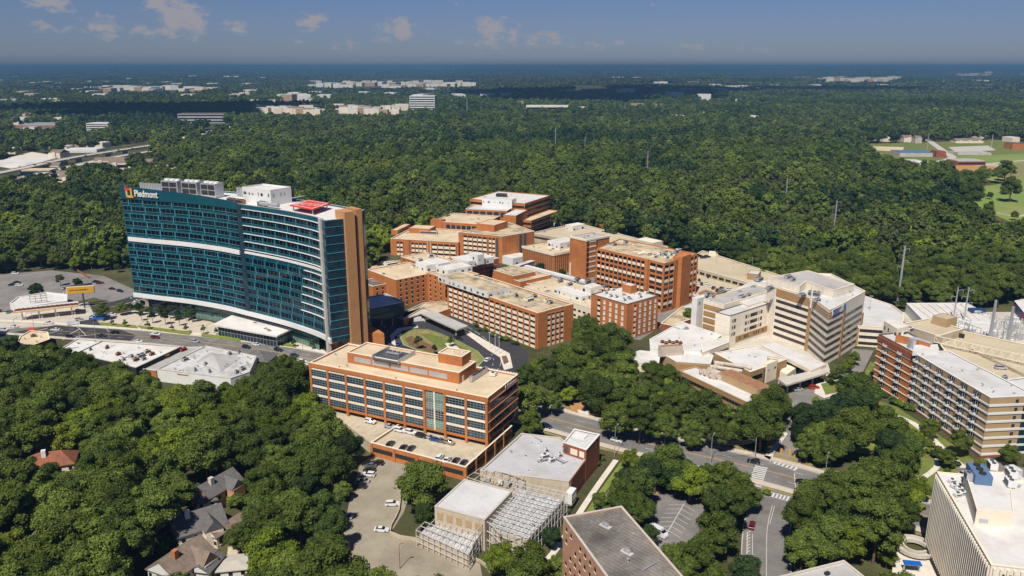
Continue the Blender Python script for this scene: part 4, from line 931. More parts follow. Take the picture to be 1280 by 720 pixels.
# ------------------------------------------------------------------ 4 brick office building in front
T = Thing('brick_office_building', 'four-storey brick office building with ribbon glazing and long roof penthouse above a parking deck', 'office building', (*P(610,497,24), 4.5))
z = 24.3; O_ = rect_px(z, (610,497), (388,452.5), (648,468), 154); zb = 4.6
wall_block(T, O_, 7.0, z, 'brick', 'tan_roof', .7, 'cream'); FOOT.append((ccw(O_), 3))
T.part('open_gap_shade', MB().prism(inset(ccw(O_), 3.5), zb, 7.0), ['dark'])  # dark block standing in for the shade in the open parking gap
F, l_ = edge(O_[0], O_[1]); bw = l_/9; FH = 3.82
for i in range(10): x, y = fp(F, min(max(i*bw, .5), l_-.5)); T.add('pier', x, y, zb, F[2], 'p', slab(1.0, z-1.5-zb, .55, -.4), ['brick'])
def curtain(wd, ht, nx, nz, c, sub=None):
    def mk(mb, F, z):
        mb.box(F, -wd/2, wd/2, -.2, .1, z, z+ht, 0)
        for i in range(1, nx): u = -wd/2+wd*i/nx; mb.box(F, u-.05, u+.05, .1, .18, z, z+ht, 1)
        for j in range(1, nz): h = z+ht*j/nz; mb.box(F, -wd/2, wd/2, .1, .18, h-.05, h+.05, 1)
        return mb
    return mk
for i in range(9):
    x, y = fp(F, (i+.5)*bw)
    if i == 6:
        for s in (-1, 1):
            for j in range(4):
                xx, yy = fp(F, (i+.5)*bw+s*bw*.22); T.add('window', xx, yy, 7.3+j*FH, F[2], 'g%d' % (j != 1), curtain(bw*.40, FH-.25, 3, 4, 0), ['glass_green' if j != 1 else 'glass_blue', 'steel'])
        plain(T, 'fin', F, (i+.5)*bw-.35, (i+.5)*bw+.35, .02, .45, 7, z-1.7, 'cream'); continue
    for j in range(4):
        T.add('window', x, y, 7.3+j*FH, F[2], 'w', curtain(bw-1.0, FH*.76, 6, 3, 0), ['glass_blue', 'mullion'])
        T.add('spandrel', x, y, 7.3+j*FH+FH*.76, F[2], 's', slab(bw-1.0, FH*.24, .3), ['cream_panel'])
plain(T, 'parapet_band', F, -.3, l_+.3, .02, .6, z-1.6, z-.14, 'brick'); plain(T, 'base_beam', F, 0, l_, .02, .4, 6.4, 7.25, 'brick')
F, l_ = edge(O_[1], O_[2])
for j in range(4): band_windows(T, F, 2.2, l_-2.0, 8.0+j*FH, 1.9, 1.7, 'glass_dark')
for j in range(1, 5): plain(T, 'string_course', F, 0, l_, .02, .25, 7.0+j*FH-.35, 7.0+j*FH-.15, 'brick_pink')
plain(T, 'downpipe', F, l_*.55, l_*.55+.25, .05, .3, z-1.5, z-.4, 'white'); put_text(T, 'sign_lettering', 'Piedmont', 2.0, F, l_-9.5, z-1.9, .1, 'white', .05, False)
for u_ in (.6, l_/2, l_-.6): plain(T, 'column', F, u_-.4, u_+.4, -.9, -.1, zb, 7.0, 'brick')
# roof penthouse
zp = z+3.9; pa = rect_px(zp, (574,466), (435,439.5), (595.5,452), 154); wall_block(T, pa, z-.7, zp, 'brick', 'tan_roof', .5, 'cream', name='penthouse')
F, l_ = edge(pa[0], pa[1])
for i in range(5): plain(T, 'louvre', F, l_*(.065+i*.17), l_*(.065+i*.17)+l_*.155, -.1, .12, z+.4, z+2.5, 'metal')
F, l_ = edge(pa[1], pa[2]); plain(T, 'door', F, 2.2, 3.6, 0, .1, z-.7, z+1.7, 'white')
well = ccw(rect_px(zp+.3, (488,433), (471,431.5), (508,430), 154)); 
x, y = P(487,444,zp); plain(T, 'plant_well', (x, y, R_(-26)), -4, 8, -6, 6, zp-.48, zp-.2, 'metal_dark')
for s in (-4.3, 8): plain(T, 'well_screen', (x, y, R_(-26)), s, s+.3, -6, 6, zp-.48, zp+1.4, 'metal')
hvac(T, x+2, y, zp-.2, -26, 6, 3.4, 1.6)
pb_ = rect_px(zp+3.6, (577.5,446), (548,440.5), (589,439), 154); wall_block(T, pb_, zp-.5, zp+3.6, 'brick', 'tan_roof', .4, 'cream', name='penthouse')
for a, b in ((566,440),(578,441)): x, y = P(a, b, zp+3.2); T.part('roof_vent', MB().bar((x, y, zp+3.2), (x, y, zp+3.9), .45, 0, 10), ['white'])
for i in range(6):
    x, y = P(591+i*2.9, 476-i*1.9, z-.7); hvac(T, x, y, z-.7, 154, 1.4, 3.4, 2.2, 'chiller', ('metal', 'metal_dark'))
x, y = P(616,470,z-.7); hvac(T, x, y, z-.7, 154, 2.6, 1.6, 1.4, mats=('white', 'metal_dark')); 
F, l_ = edge(O_[0], O_[1])
for u_ in (14, 41, 68): c = fp(F, u_, -1.2); T.part('roof_vent', MB().bar((*c, z-.7), (*c, z+.3), .3, 0, 8), ['rust'])
F, l_ = edge(O_[2], O_[3]); sc = MB()
for i in range(int(l_/1.2)): sc.box(F, .3+i*1.2, 1.2+i*1.2, .02, .14, z-1.2, z+.5)
T.part('back_screen', sc, ['metal']); clutter(T, O_, z-.7, 8, 22, .7)
T.done()
# deck under it
T = Thing('brick_parking_deck', 'brick-sided parking deck below the brick office building with cars on its top level', 'parking deck', (-30, 270, 0))
dk = rect_px(4.5, (582,587), (455,554), (660,541), 154); dk = rect_w(*dk[1], 38, 37, 154); dk[0] = (-52.5, 270.5); dk[3] = (-36, 303)
dk = [(-52.5,271), dk[1], (dk[1][0]+16.3, dk[1][1]+33.4), (-36,303)]
wall_block(T, dk, 0, 5.4, 'brick', 'deck_plain' if 'deck_plain' in M else 'concrete_tan', .85, 'cream', foot=2)
for k_ in (0, 1):
    F, l_ = edge(dk[k_], dk[k_+1]); n_ = 4 if k_ == 0 else 5
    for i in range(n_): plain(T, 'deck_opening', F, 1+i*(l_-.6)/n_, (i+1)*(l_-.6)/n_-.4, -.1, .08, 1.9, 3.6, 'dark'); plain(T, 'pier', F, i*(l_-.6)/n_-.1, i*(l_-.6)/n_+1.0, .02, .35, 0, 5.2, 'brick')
F, l_ = edge(O_[0], O_[1])
stl = MB(); a, b = P(478,532,4.6), P(595,572,4.6)
for i in range(17): x, y = fp(F, 16+i*2.9, 3.2); stl.box((x, y, F[2]), -.06, .06, 0, 5, 4.57, 4.58)
F2, l2 = edge(dk[0], dk[1])
for i in range(13): x, y = fp(F2, 2+i*2.9, -6); stl.box((x, y, F2[2]), -.06, .06, 0, 5, 4.57, 4.58)
T.part('stall_markings', stl, ['white_paint'])
T.part('deck_extension', MB().prism(ccw([(-52.5,272),(-82,311),(-72,318),(-40,302)]), 0, 4.4), ['concrete_tan']); FOOT.append((ccw([(-52.5,271),(-84,311),(-72,330),(-40,302)]), -1))
# ------------------------------------------------------------------ low white-roofed building, box and steel frames in front
T = Thing('low_grey_building', 'low building with broad grey roof and dark red brick stair block beside the avenue', 'low building', (*P(690,590,0), 0))
z = 8.6; GR = ccw(PP([(600,588),(652,541.5),(700,547),(734,571),(711,602)], z)); wall_block(T, GR, 0, z, 'sand_wall', 'lightgrey_roof', .45, 'concrete')
bb = PP([(704,553),(733,562.5),(750,543),(718,536)], 12.4); bb = ccw(bb); wall_block(T, bb, 0, 12.4, 'brick_dark', 'pale_roof', .4, 'white', name='stair_block')
F, l_ = edge(bb[0], bb[1])
x, y = P(725,545,12.2); T.part('skylight', MB().box((x, y, R_(-30)), -2.4, 2.4, -1.8, 1.8, 12.0, 12.6), ['white'])
F, l_ = edge(P(704,553,12.4), P(733,562.5,12.4)); 
for a, b, m_ in ((.5, 2.0, 'metal_dark'), (3.1, 6.0, 'cream'), (6.8, 8.8, 'cream_panel')): plain(T, 'window', F, a, b, 0, .1, 9, 11.2, m_)
F, l_ = edge(P(711,602,8.6), P(734,571,8.6)); plain(T, 'brick_facing', F, 1.5, l_, .02, .3, .2, z-.2, 'brick_dark'); plain(T, 'white_porch', F, -3.0, 1.5, .02, 2.2, 1.6, 6.0, 'white'); plain(T, 'window', F, -2.6, 1.1, 2.22, 2.3, 2.4, 5.2, 'glass_blue')
for a, b, s_ in ((681,571,2.0),(690,576,1.5),(676,576,.9),(700,570,1.1),(683,564,.9)): x, y = P(a, b, z); hvac(T, x, y, z-.45, 30, s_*1.5, s_*.8, 1.5, mats=('white', 'metal_dark'))
mb = MB(); x, y = P(672,577,z); mb.bar((x, y, z+.4), (x+6, y+2.6, z+.4), .35, 0, 8); mb.bar((x+6, y+2.6, z+.4), (x+9, y-1, z+.4), .35, 0, 8); T.part('roof_duct', mb, ['metal'])
clutter(T, GR, z-.45, 14, 23, .7); T.done()
T = Thing('white_roofed_hall', 'tan hall with a clean white roof rising between the two white steel roof frames', 'hall', (-12, 222, 0))
z = 10.6; WB = rect_px(z, (606,650), (542,634), (643,614.5), 154); wall_block(T, WB, 0, z, 'sand_wall', 'pale_roof', .15, 'concrete'); F, l_ = edge(WB[0], WB[1])
for i in range(5): plain(T, 'panel', F, 1+i*(l_-1)/5, (i+.6)*(l_-1)/5+1, .0, .15, 6.6, 8.9, 'brick_tan')
T.done()
def lattice(T, poly, z0, z1, nu, nv, wall, infill):
    """an open white space frame: chords, posts and braces over a skinned lower roof"""
    A, B, C_, D = [Vector((*p, 0)) for p in poly]
    def pt(u, v, z): q = (A*(1-u)+B*u)*(1-v)+(D*(1-u)+C_*u)*v; return (q.x, q.y, z)
    dp = 1.2; mb = MB()
    for i in range(nu+1):
        mb.bar(pt(i/nu, 0, z1), pt(i/nu, 1, z1), .11)
        for j in range(nv+1):
            if i < nu and j < nv: mb.bar(pt(i/nu, j/nv, z1), pt((i+.5)/nu, (j+.5)/nv, z1-dp), .06); mb.bar(pt((i+1)/nu, (j+1)/nv, z1), pt((i+.5)/nu, (j+.5)/nv, z1-dp), .06); mb.bar(pt((i+1)/nu, j/nv, z1), pt((i+.5)/nu, (j+.5)/nv, z1-dp), .06)
    for j in range(nv+1): mb.bar(pt(0, j/nv, z1), pt(1, j/nv, z1), .11)
    T.part('space_frame', mb, ['steel'])
    for i in range(nu+1):
        for v in (0, 1):
            T.part('post', MB().bar(pt(i/nu, v, 0 if v == 0 else z0), pt(i/nu, v, z1), .13), ['steel'])
    sd_ = MB()
    for h in (.33, .66): sd_.bar(pt(0, 0, z1*h), pt(1, 0, z1*h), .09); sd_.bar(pt(1, 0, z1*h), pt(1, 1, z1*h), .09)
    for j in range(nv+1): sd_.bar(pt(1, j/nv, 0), pt(1, j/nv, z1), .12)
    T.part('side_frame', sd_, ['steel'])
    ins = inset([(p.x, p.y) for p in (A, B, C_, D)], .8)
    T.part('wall', MB().prism(ins, 0, z0, 0, 1), [wall, infill])
T = Thing('steel_frame_hall', 'tan building under an open white steel space frame, right of the white-roofed hall', 'steel-framed building', (5, 220, 0))
P1, P2, P3, P4 = P(607,652,9.4), P(660,670,9.4), P(709,616,9.4), P(648,604,9.4)
lattice(T, [P1, P2, P3, P(645,601,9.4)], 7.2, 9.4, 6, 12, 'sand_wall', 'patchy_roof'); FOOT.append((ccw([P1, P2, P3, P4]), 3)); 
F, l_ = edge(P2, P3)
for i in range(9): plain(T, 'window', F, 1.2+i*(l_-1.5)/9, (i+.8)*(l_-1.5)/9+1.2, -1.0, -.7, 1.4, 6.2, 'glass_dark')
clutter(T, [P1, P2, P3, P4], 7.2, 6, 24, .6); T.done()
T = Thing('open_frame_bay', 'cluttered open steel-frame bay of ducts behind the white-roofed hall', 'plant bay', (0, 240, 0))
Q4 = [P(597,590,8), P(643,606,8), P(660,598,8), P(606,586,8)]; Q4 = [P(584,600,8), P(640,618,8), P(655,600,8), P(601,588,8)]
lattice(T, Q4, 4.4, 9.0, 6, 2, 'sand_wall', 'mossy_roof'); FOOT.append((ccw(Q4), 2))
for a, b, m_ in ((606,596,'rust'),(618,598,'metal'),(628,602,'white'),(612,600,'metal'),(636,606,'metal')): x, y = P(a, b, 5); hvac(T, x, y, 4.4, 60, 3, 1.6, 1.8, mats=(m_, 'metal_dark'))
T.done()
T = Thing('low_frame_canopy', 'low white steel-frame canopy with grey panels at front left of the hall', 'canopy', (-18, 208, 0))
lattice(T, [P(520,663,5.5), P(586,693,5.5), P(604,660,5.5), P(542,643,5.5)], 4.2, 5.6, 9, 4, 'sand_wall', 'patchy_roof'); FOOT.append((ccw(PP([(520,663),(586,693),(604,660),(542,643)], 4)), 2))
T = Thing('tall_frame_screen', 'tall open white steel lattice screen standing between the low canopy and the framed hall', 'steel frame', (-8, 207, 0))
mb = MB(); a, b = P(590,706,0), P(607,700,0)
for X, Y in (((-11.5,203.5),(-8.0,212)),((-8,212),(-3,204.8)),((-3,204.8),(4.4,203.8))):
    for i in range(5):
        t = i/4; p = (X[0]+(Y[0]-X[0])*t, X[1]+(Y[1]-X[1])*t); mb.bar((*p, 0), (*p, 9.2), .11)
    for h in (.3, 3.2, 6.2, 9.2): mb.bar((*X, h), (*Y, h), .1)
    mb.bar((*X, .3), (*Y, 9.2), .07)
T.part('frame', mb, ['steel'])
# lower-lot parapet wall and lamp poles
T = Thing('lot_wall', 'low concrete wall along the foreground car park above a sunken planted gap', 'wall', (-38, 222, 0))
T.part('wall', strip(MB(), PP([(501,612),(499,640),(488,668),(520,676),(560,688),(601,704),(612,716)]), -.15, .15, 0, 0, 4, None, 1.1), ['concrete_tan'])
# ------------------------------------------------------------------ foreground brick tower bottom centre
T = Thing('foreground_brick_block', 'tall mottled brick block with a dark weathered seamed roof at the bottom of the view', 'apartment block', (25, 175, 0))
z = 28; a, b, c_ = P(704,646,z), P(777,632.5,z), P(862,730,z); d_ = (c_[0]-b[0]+a[0], c_[1]-b[1]+a[1])
FB = ccw([a, b, (b[0]+(c_[0]-b[0])*1.6, b[1]+(c_[1]-b[1])*1.6), (a[0]+(c_[0]-b[0])*1.6, a[1]+(c_[1]-b[1])*1.6)]); wall_block(T, FB, 0, z, 'brick_pink', 'dark_roof', .5, 'concrete')
i0 = min(range(4), key=lambda k_: math.dist(FB[k_], a)); F, l_ = edge(FB[i0], FB[(i0+1) % 4])
grid(T, F, 1, l_-1, 18, 2, 3.3, 8, win(.9, 1.2, .1), 'w', ['glass_dark', 'cream'], skip=lambda i, j: (i*7+j*3) % 5 == 0)
for q_ in ((757,656),(784,689)):
    x, y = P(*q_, z); mb = MB(); mb.box((x, y, R_(-45)), -1.6, 1.6, -.7, .7, z-.5, z-.2, 0); mb.bar((x, y, z-.3), (x, y, z+.6), .5, 1, 8); mb.box((x, y, R_(-45)), -.9, .9, -.5, .5, z-.2, z+.45, 1); mb.bar((x+1, y+.4, z-.3), (x+1, y+.4, z+.9), .14, 2, 6); T.part('rooftop_unit', mb, ['concrete', 'metal', 'rust'])
clutter(T, FB, z-.5, 8, 25, .35)
T.done()
T = Thing('corner_roof_block', 'grey flat-roofed block cut by the bottom edge of the view beside the side street', 'building', (75, 165, 0))
z = 24; CB = [P(974,719.5,z), P(1000,745,z), P(1110,750,z), P(1055,700.5,z)]; CB = ccw([P(1055,700.5,z), P(968,722,z), (55,140), (84,140), P(1092,730,z)]); wall_block(T, CB, 0, z, 'beige_wall', 'grey_roof', .4, 'concrete')
x, y = P(1030,716,z); T.part('roof_vent', MB().box((x, y, .4), 0, 1.2, 0, .8, z-.4, z+.3), ['dark'])
# ------------------------------------------------------------------ ribbed beige block bottom right
T = Thing('ribbed_beige_block', 'tall windowless beige block with close vertical ribs and a white roof at the lower right', 'office block', (122, 190, 0))
z = 25; a, b = P(1171,589.5,z), P(1239,706,z); F, l_ = edge(a, b); dx = (math.cos(F[2]+math.pi/2), math.sin(F[2]+math.pi/2))
RB = ccw([a, b, (b[0]+dx[0]*60, b[1]+dx[1]*60), (a[0]+dx[0]*60, a[1]+dx[1]*60)]); wall_block(T, RB, 0, z, 'beige_wall', 'white_roof', .35, 'cream')
n_ = 36
for i in range(n_): x, y = fp(F, (i+.5)*l_/n_); T.add('rib', x, y, 1.5, F[2], 'r', slab(.5, z-2.2, .5, .02), ['beige_wall'])
F2, l2 = edge(b, (b[0]+dx[0]*60, b[1]+dx[1]*60))
for i in range(40): x, y = fp(F2, (i+.5)*l2/40); T.add('rib', x, y, 1.5, F2[2], 'r', slab(.5, z-2.2, .5, .02), ['beige_wall'])
for i in range(30): x, y = fp(F2, 1.5+(i+1)*l2/40); T.add('window', x, y, z-4, F2[2], 'r', slab(.5, 1.8, .06, 0), ['dark'])
T.part('plinth', MB().box(F, -.4, l_+.4, .03, .7, 0, 1.4), ['dark'])
ph = ccw(PP([(1221,637),(1267,640),(1262,590),(1206,588)], z+4.2)); mech(T, ph, z-.35, z+4.2, 'cream', 'white_roof')
x, y = P(1226,601,z+4.2); mb = MB(); mb.box((x, y, F[2]), -6, 2, -2.2, 2.2, z+3.9, z+6.6, 0)
for i in range(3): c = fp((x, y, F[2]), -4.6+i*2.5, 0); mb.bar((*c, z+6.6), (*c, z+7), .95, 1, 12)
T.part('cooling_unit', mb, ['sky_blue', 'dark'])
for q_ in ((1240,585,2.0,'white'),(1264,595,2.2,'white'),(1262,606,2,'white'),(1210,598,1.6,'metal')): x, y = P(q_[0], q_[1], z+4.2); hvac(T, x, y, z+3.9, math.degrees(F[2]), q_[2]*1.6, q_[2], 2.2, mats=(q_[3], 'metal_dark'))
for q_ in ((1193,608),(1199,612),(1203,617),(1190,602),(1197,619)): x, y = P(*q_, z); hvac(T, x, y, z-.35, 12, 2.0, 1.2, 1.1, mats=('white', 'metal_dark'))
clutter(T, RB, z-.35, 12, 26, .5); T.done()
# spiral ramp and blue canopy behind its foot
x, y = P(1143,688,0); mb = MB()
for k_ in range(20):
    a0, a1 = 2*math.pi*k_/20*.85, 2*math.pi*(k_+1)/20*.85
    vs = [(x+r*math.cos(a)*1, y+r*math.sin(a), h) for h in (.8, 1.9) for r, a in ((3.0, a0), (3.0, a1), (3.6, a1), (3.6, a0))]; mb.faces(vs, [(0,1,5,4),(1,2,6,5),(2,3,7,6),(3,0,4,7),(4,5,6,7)])
    vs = [(x+r*math.cos(a)*1, y+r*math.sin(a), h) for h in (.8, 1.9) for r, a in ((5.2, a0), (5.2, a1), (5.7, a1), (5.7, a0))]; mb.faces(vs, [(0,1,5,4),(1,2,6,5),(2,3,7,6),(3,0,4,7),(4,5,6,7)])
    vs = [(x+r*math.cos(a)*1, y+r*math.sin(a), 1.0) for r, a in ((3.4, a0), (3.4, a1), (5.4, a1), (5.4, a0))]; mb.faces(vs, [(0,1,2,3)])
solo('spiral_ramp', 'curled concrete ramp at the foot of the ribbed beige block', 'ramp', mb, ['concrete']); CLEAR.append(ccw(PP([(1120,700),(1132,680),(1160,672),(1176,740),(1120,740)])))
mb = MB(); a, b = P(1131,705,3), P(1153,707,3); F, l_ = edge(a, b); mb.box(F, 0, l_, -2, 0, 2.7, 3.1, 0)
for u_ in (.3, l_-.3): mb.box(F, u_-.15, u_+.15, -1.2, -.9, 0, 2.7, 1)
solo('blue_canopy', 'blue flat canopy next to the curled concrete ramp', 'canopy', mb, ['blue', 'metal']); patch('yard', PP([(1118,690),(1156,688),(1176,720),(1180,760),(1110,760)]), .04, 'pale_paving')
# ------------------------------------------------------------------ 5 beige hospital right
T = Thing('beige_hospital', 'beige hospital tower with dark ribbon windows and brown brick piers on the right', 'hospital building', (*P(1036,388,28), 0))
z = 28.5; BH = PP([(958,351),(970,357.5),(1015,371.5),(1037,387.5)], z)+[(164.0,377.5)]+[(183.5,395)]+PP([(1070,352),(1010,340)], z); BH = [P(958,352,z), P(970,358,z), P(1015,371.5,z), P(1037,387.5,z), (163.3,376), (182,396.5), (178,432), P(1010,341,z)]
if area(BH) < 0: BH = BH[::-1]
wall_block(T, BH, 0, z, 'beige_wall', 'pale_roof', .7, 'cream')
fr_ = [edge(BH[k_], BH[k_+1]) for k_ in range(7)]
(FA, lA), (FB_, lB), (FC, lC), (FD, lD), (FE, lE) = fr_[0:5] if False else (edge(P(958,352,z), P(970,358,z)), edge(P(970,358,z), P(1015,371.5,z)), edge(P(1015,371.5,z), P(1037,387.5,z)), edge(P(1037,387.5,z), (163.3,376)), edge((163.3,376), (182,396.5)))
for j in range(6):
    h = 2.2+j*3.62
    for F, l_, a, b in ((FB_, lB, 1.0, lB-.2), (FC, lC, 1.3, lC-.0), (FD, lD, 0, lD-1.2), (FE, lE, 1.2, lE-2)): band_windows(T, F, a, b, h, 1.55, 1.5)
for F, u_ in ((FB_, lB-.1), (FD, lD-.3), (FE, lE-.9)):
    T.part('brick_pier', MB().box(F, u_-1.0, u_+1.0, -.2, .5, 0, z-2 if F is not FE else 17), ['brick_ochre'])
plain(T, 'brown_band', FB_, .6, lB-1.2, 0, .18, z-5.1, z-.9, 'brick_ochre')
for s in range(3): plain(T, 'brown_band', FC, 1.2, lC, 0, .16, z-4.6+s*1.25, z-4.0+s*1.25, 'brick_ochre'); plain(T, 'brown_band', FD, 0, lD-1.5, 0, .16, z-4.6+s*1.25, z-4.0+s*1.25, 'brick_ochre')
T.part('roof_mast', MB().box(FC, .3, .9, .2, .8, z-5.5, z+5.5), ['white'])
sg = T.part('roof_sign', MB().box(FD, 3.0, lD-2.2, .2, .5, z-3.6, z-.4), ['cream'])
put_text(T, 'sign_lettering', 'PIEDMONT', 1.9, FD, 3.1, z-1.9, .56, 'blue', .04, True, .95); put_text(T, 'sign_lettering', 'HOSPITAL', 1.9, FD, 3.1, z-3.6, .56, 'blue', .04, True, .95)
T.part('sign_emblem', MB().box(FD, lD-1.9, lD-.1, .3, .6, z-3.4, z-.6), ['blue'])
up = [P(960,347,z+3.6), P(1000,357.5,z+3.6), P(1008,351.5,z+3.6), P(1042,363,z+3.6), P(1068,355,z+3.6), P(1010,338,z+3.6)]; wall_block(T, ccw(up), z-.7, z+3.6, 'beige_wall', 'grey_roof', .5, 'cream', name='upper_storey')
x, y = P(1018,368,z); hvac(T, x, y, z-.7, -30, 6, 3.4, 2.2, mats=('metal', 'metal_dark'))
for q_ in ((1003,361,2.4),(1022,367,2),(985,347,2.4),(991,350,1.6),(963,352,2)): x, y = P(q_[0], q_[1], z+3.6); hvac(T, x, y, z+(3.1 if q_[1] < 351 else -.7), 30, q_[2]*1.7, q_[2], 1.8, mats=('metal', 'metal_dark'))
clutter(T, BH, z-.7, 12, 31); T.done()
T = Thing('beige_hospital_wing', 'beige hospital wing with brown bands at its left end and small paired windows', 'hospital wing', (*P(905,380,19), 0))
z = 19.6; BW_ = rect_px(z, (905,381), (881,374), (968,358), 130); BW_ = rect_w(*BW_[1], 13, 50, 130); wall_block(T, BW_, 0, z, 'beige_wall', 'grey_roof', .7, 'cream')
F, l_ = edge(BW_[0], BW_[1])
for j in range(5): plain(T, 'brown_band', F, .6, l_+.25, .02, .3, z-4.6-j*3.7, z-2.2-j*3.7, 'brick_ochre'); plain(T, 'brown_band', edge(BW_[1], BW_[2])[0], -.2, 2.4, .02, .28, z-4.6-j*3.7, z-2.2-j*3.7, 'brick_ochre')
z2 = 17.6; BX = rect_px(z2, (913,395), (906,391), (966,377), 132); BX = rect_w(*BX[1], 9, 35, 130); wall_block(T, BX, 0, z2, 'beige_wall', 'pale_roof', .4, 'metal_dark'); F, l_ = edge(BX[1], BX[2])
for j in range(3):
    h = 6.2+j*3.6
    for a, b in ((2.2, 3.0), (3.7, 5.2), (13.5, 15.2), (16.2, 16.9), (18, 24.6), (25.6, 26.2), (27.2, 29)): plain(T, 'window', F, a, b, -.1, .06, h, h+1.9, 'glass_brown')
plain(T, 'brick_band', F, 6, l_, .02, .25, 2.2, 5.2, 'brick_ochre')
for a in (9, 13, 14.6, 16.2, 22, 24, 26, 30): plain(T, 'window', F, a, a+.9, .26, .32, 2.8, 4.6, 'glass_dark')
x, y = P(872,372,19); mech(T, rect_w(x, y, 3.5, 10, 130), 0, 18.4, 'white', 'white_roof', 'stair_tower')
BY = ccw(PP([(905,367),(942,351),(958,351),(970,358),(966,372),(935,382)], 18.5)); mech(T, BY, 0, 18.6, 'beige_wall', 'pale_roof', 'rear_block')
for q_ in ((948,350,3.4),(927,373,2.6),(890,372,2),(884,369,1.8),(962,362,2.6),(935,371,1.8)): x, y = P(q_[0], q_[1], 19); hvac(T, x, y, 18.7, 40, q_[2]*1.5, q_[2], 2, mats=('metal', 'metal_dark'))
clutter(T, BW_, z-.7, 6, 32); T.done()
# upper parking deck behind with ramp
T = Thing('tan_parking_deck', 'wide two-level tan parking deck by the woods, crowded cars on its lower level', 'parking deck', (*P(930,340,8), 0))
U_ = ccw(PP([(868,319),(878,313),(985,347),(968,362),(866,334)], 9)); wall_block(T, U_, 0, 9, 'concrete_tan', 'deck_top', .8, 'cream')
L2 = ccw(PP([(858,341),(866,334),(966,362),(938,380),(880,376),(862,366)], 5)); wall_block(T, L2, 0, 5, 'concrete_tan', 'deck_top', .5, 'cream')
F, l_ = edge(P(866,334,9), P(968,362,9)); 
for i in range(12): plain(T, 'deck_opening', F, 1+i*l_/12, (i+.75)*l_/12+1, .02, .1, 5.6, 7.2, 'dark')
mech(T, rect_px(12.5, (948,342.5), (935,340), (952,338), 154), 8, 12.3, 'brick_ochre', 'pale_roof', 'stair_head'); x, y = P(886,318,9); plain(T, 'canopy', (x, y, R_(-20)), 0, 7, -3, 0, 8.2, 11, 'cream')
for q_ in ((895,328),(916,336),(932,345),(908,322),(940,333)): x, y = P(*q_, 8.3); T.part('lamp_post', MB().bar((x, y, 8.2), (x, y, 14.5), .1, 0, 5).box((x, y, .5), -.5, .5, -.15, .15, 14.4, 14.6), ['metal'])
T.part('gravel_patch', MB().sheet(ccw(PP([(872,366),(882,362),(902,368),(898,371),(876,370)], 4.55)), 4.55), ['rust']); T.done()
# white low roofs before the beige hospital
T = Thing('white_roof_clinic', 'low clinic with an angular white roof and brown boxed plant unit left of beige hospital', 'clinic building', (*P(850,430,6), 0))
pl = ccw(PP([(812,424),(852,402),(902,419),(876,438),(813,436)], 7)); wall_block(T, pl, 0, 7, 'white', 'white_roof', .25, 'white')
pl = ccw(PP([(820,437),(845,430),(876,438),(892,444),(888,455),(845,452)], 5.5)); wall_block(T, pl, 0, 5.5, 'brick_tan', 'white_roof', .25, 'white')
F, l_ = edge(P(845,452,5.5), P(888,455,5.5)); plain(T, 'brick_facing', F, 0, l_, .02, .3, 0, 4.6, 'brick_ochre'); plain(T, 'window', F, 8, 9.4, .3, .36, 1.2, 3.4, 'dark')
mech(T, rect_px(10, (826,434), (825.5,431), (856,434), 100), 5, 10, 'mauve_box' if 'mauve_box' in M else 'duct', 'rust', 'plant_box')
for i in range(6): x, y = P(828+i*4.5, 428+(i % 2)*1.5, 10); hvac(T, x, y, 9.7, 5, 1.8, 1.2, 1.2, mats=('rust', 'dark'))
pl = ccw(PP([(788,442),(800,438),(826,441),(823,456),(790,452)], 4.5)); wall_block(T, pl, 0, 4.5, 'cream', 'white_roof', .25, 'white')
pl = ccw(PP([(876,429),(911,420),(911,428),(878,441)], 7.2)); wall_block(T, pl, 0, 7.2, 'beige_wall', 'white_roof', .2, 'cream'); F, l_ = edge(P(878,441,7.2), P(911,428,7.2)); band_windows(T, F, 1, l_-.5, 2.8, 1.8, 1.5, 'glass_brown')
x, y = P(858,411,7); hvac(T, x, y, 6.8, 20, 2.2, 1.4, 1); clutter(T, ccw(PP([(815,424),(852,404),(898,419),(876,436)], 7)), 6.75, 8, 35, .6); T.done()
T = Thing('white_roof_pavilion', 'ochre-brick pavilion with a bright white roof and a tan chimney-like stair block', 'pavilion', (*P(940,450,7), 0))
pl = ccw(PP([(893,441),(946,431.5),(984,449),(938,465)], 8)); wall_block(T, pl, 0, 8, 'brick_ochre', 'white_roof', .3, 'cream'); F, l_ = edge(P(938,465,8), P(984,449,8)); plain(T, 'window', F, 1.5, 9, 0, .1, 3.4, 5.4, 'glass_dark')
plain(T, 'louvre_wall', F, 10, 10.6, 0, .3, 0, 7, 'metal_dark')
mech(T, rect_px(9.4, (972,449), (960,450), (984,447.5), 165), 0, 9.4, 'brick_tan', 'cream', 'stair_block'); mech(T, rect_px(9.4, (959,455), (957,451), (972,449), 130), 0, 9.2, 'cream', 'cream', 'stair_block')
clutter(T, pl, 7.7, 6, 36, .6); T.done()
T = Thing('white_porch_roof', 'long white canopy wing running along the foot of the beige hospital', 'canopy wing', (*P(990,445,6), 0))
pl = ccw(PP([(952,432),(968,428.5),(1033,455),(1014,463)], 7)); T.part('roof', MB().prism(pl, 5.4, 7, 0, 1), ['cream', 'white_roof']); T.part('wall', MB().prism(inset(pl, 2.2), 0, 5.4), ['glass_dark'])
T.part('side_block', MB().prism(ccw(PP([(982,455),(996,459),(984,468),(975,464)], 4)), 0, 4), ['cream']); FOOT.append((pl, 4))
T = Thing('drop_off_canopy', 'flat pale drop-off canopy on round columns over the beige hospital drive', 'canopy', (*P(1000,470,4), 0))
pl = ccw(PP([(972,473),(1026,461),(1036,465),(983,481)], 5.6)); T.part('roof', MB().prism(pl, 4.8, 5.6), ['concrete']); FOOT.append((pl, 4))
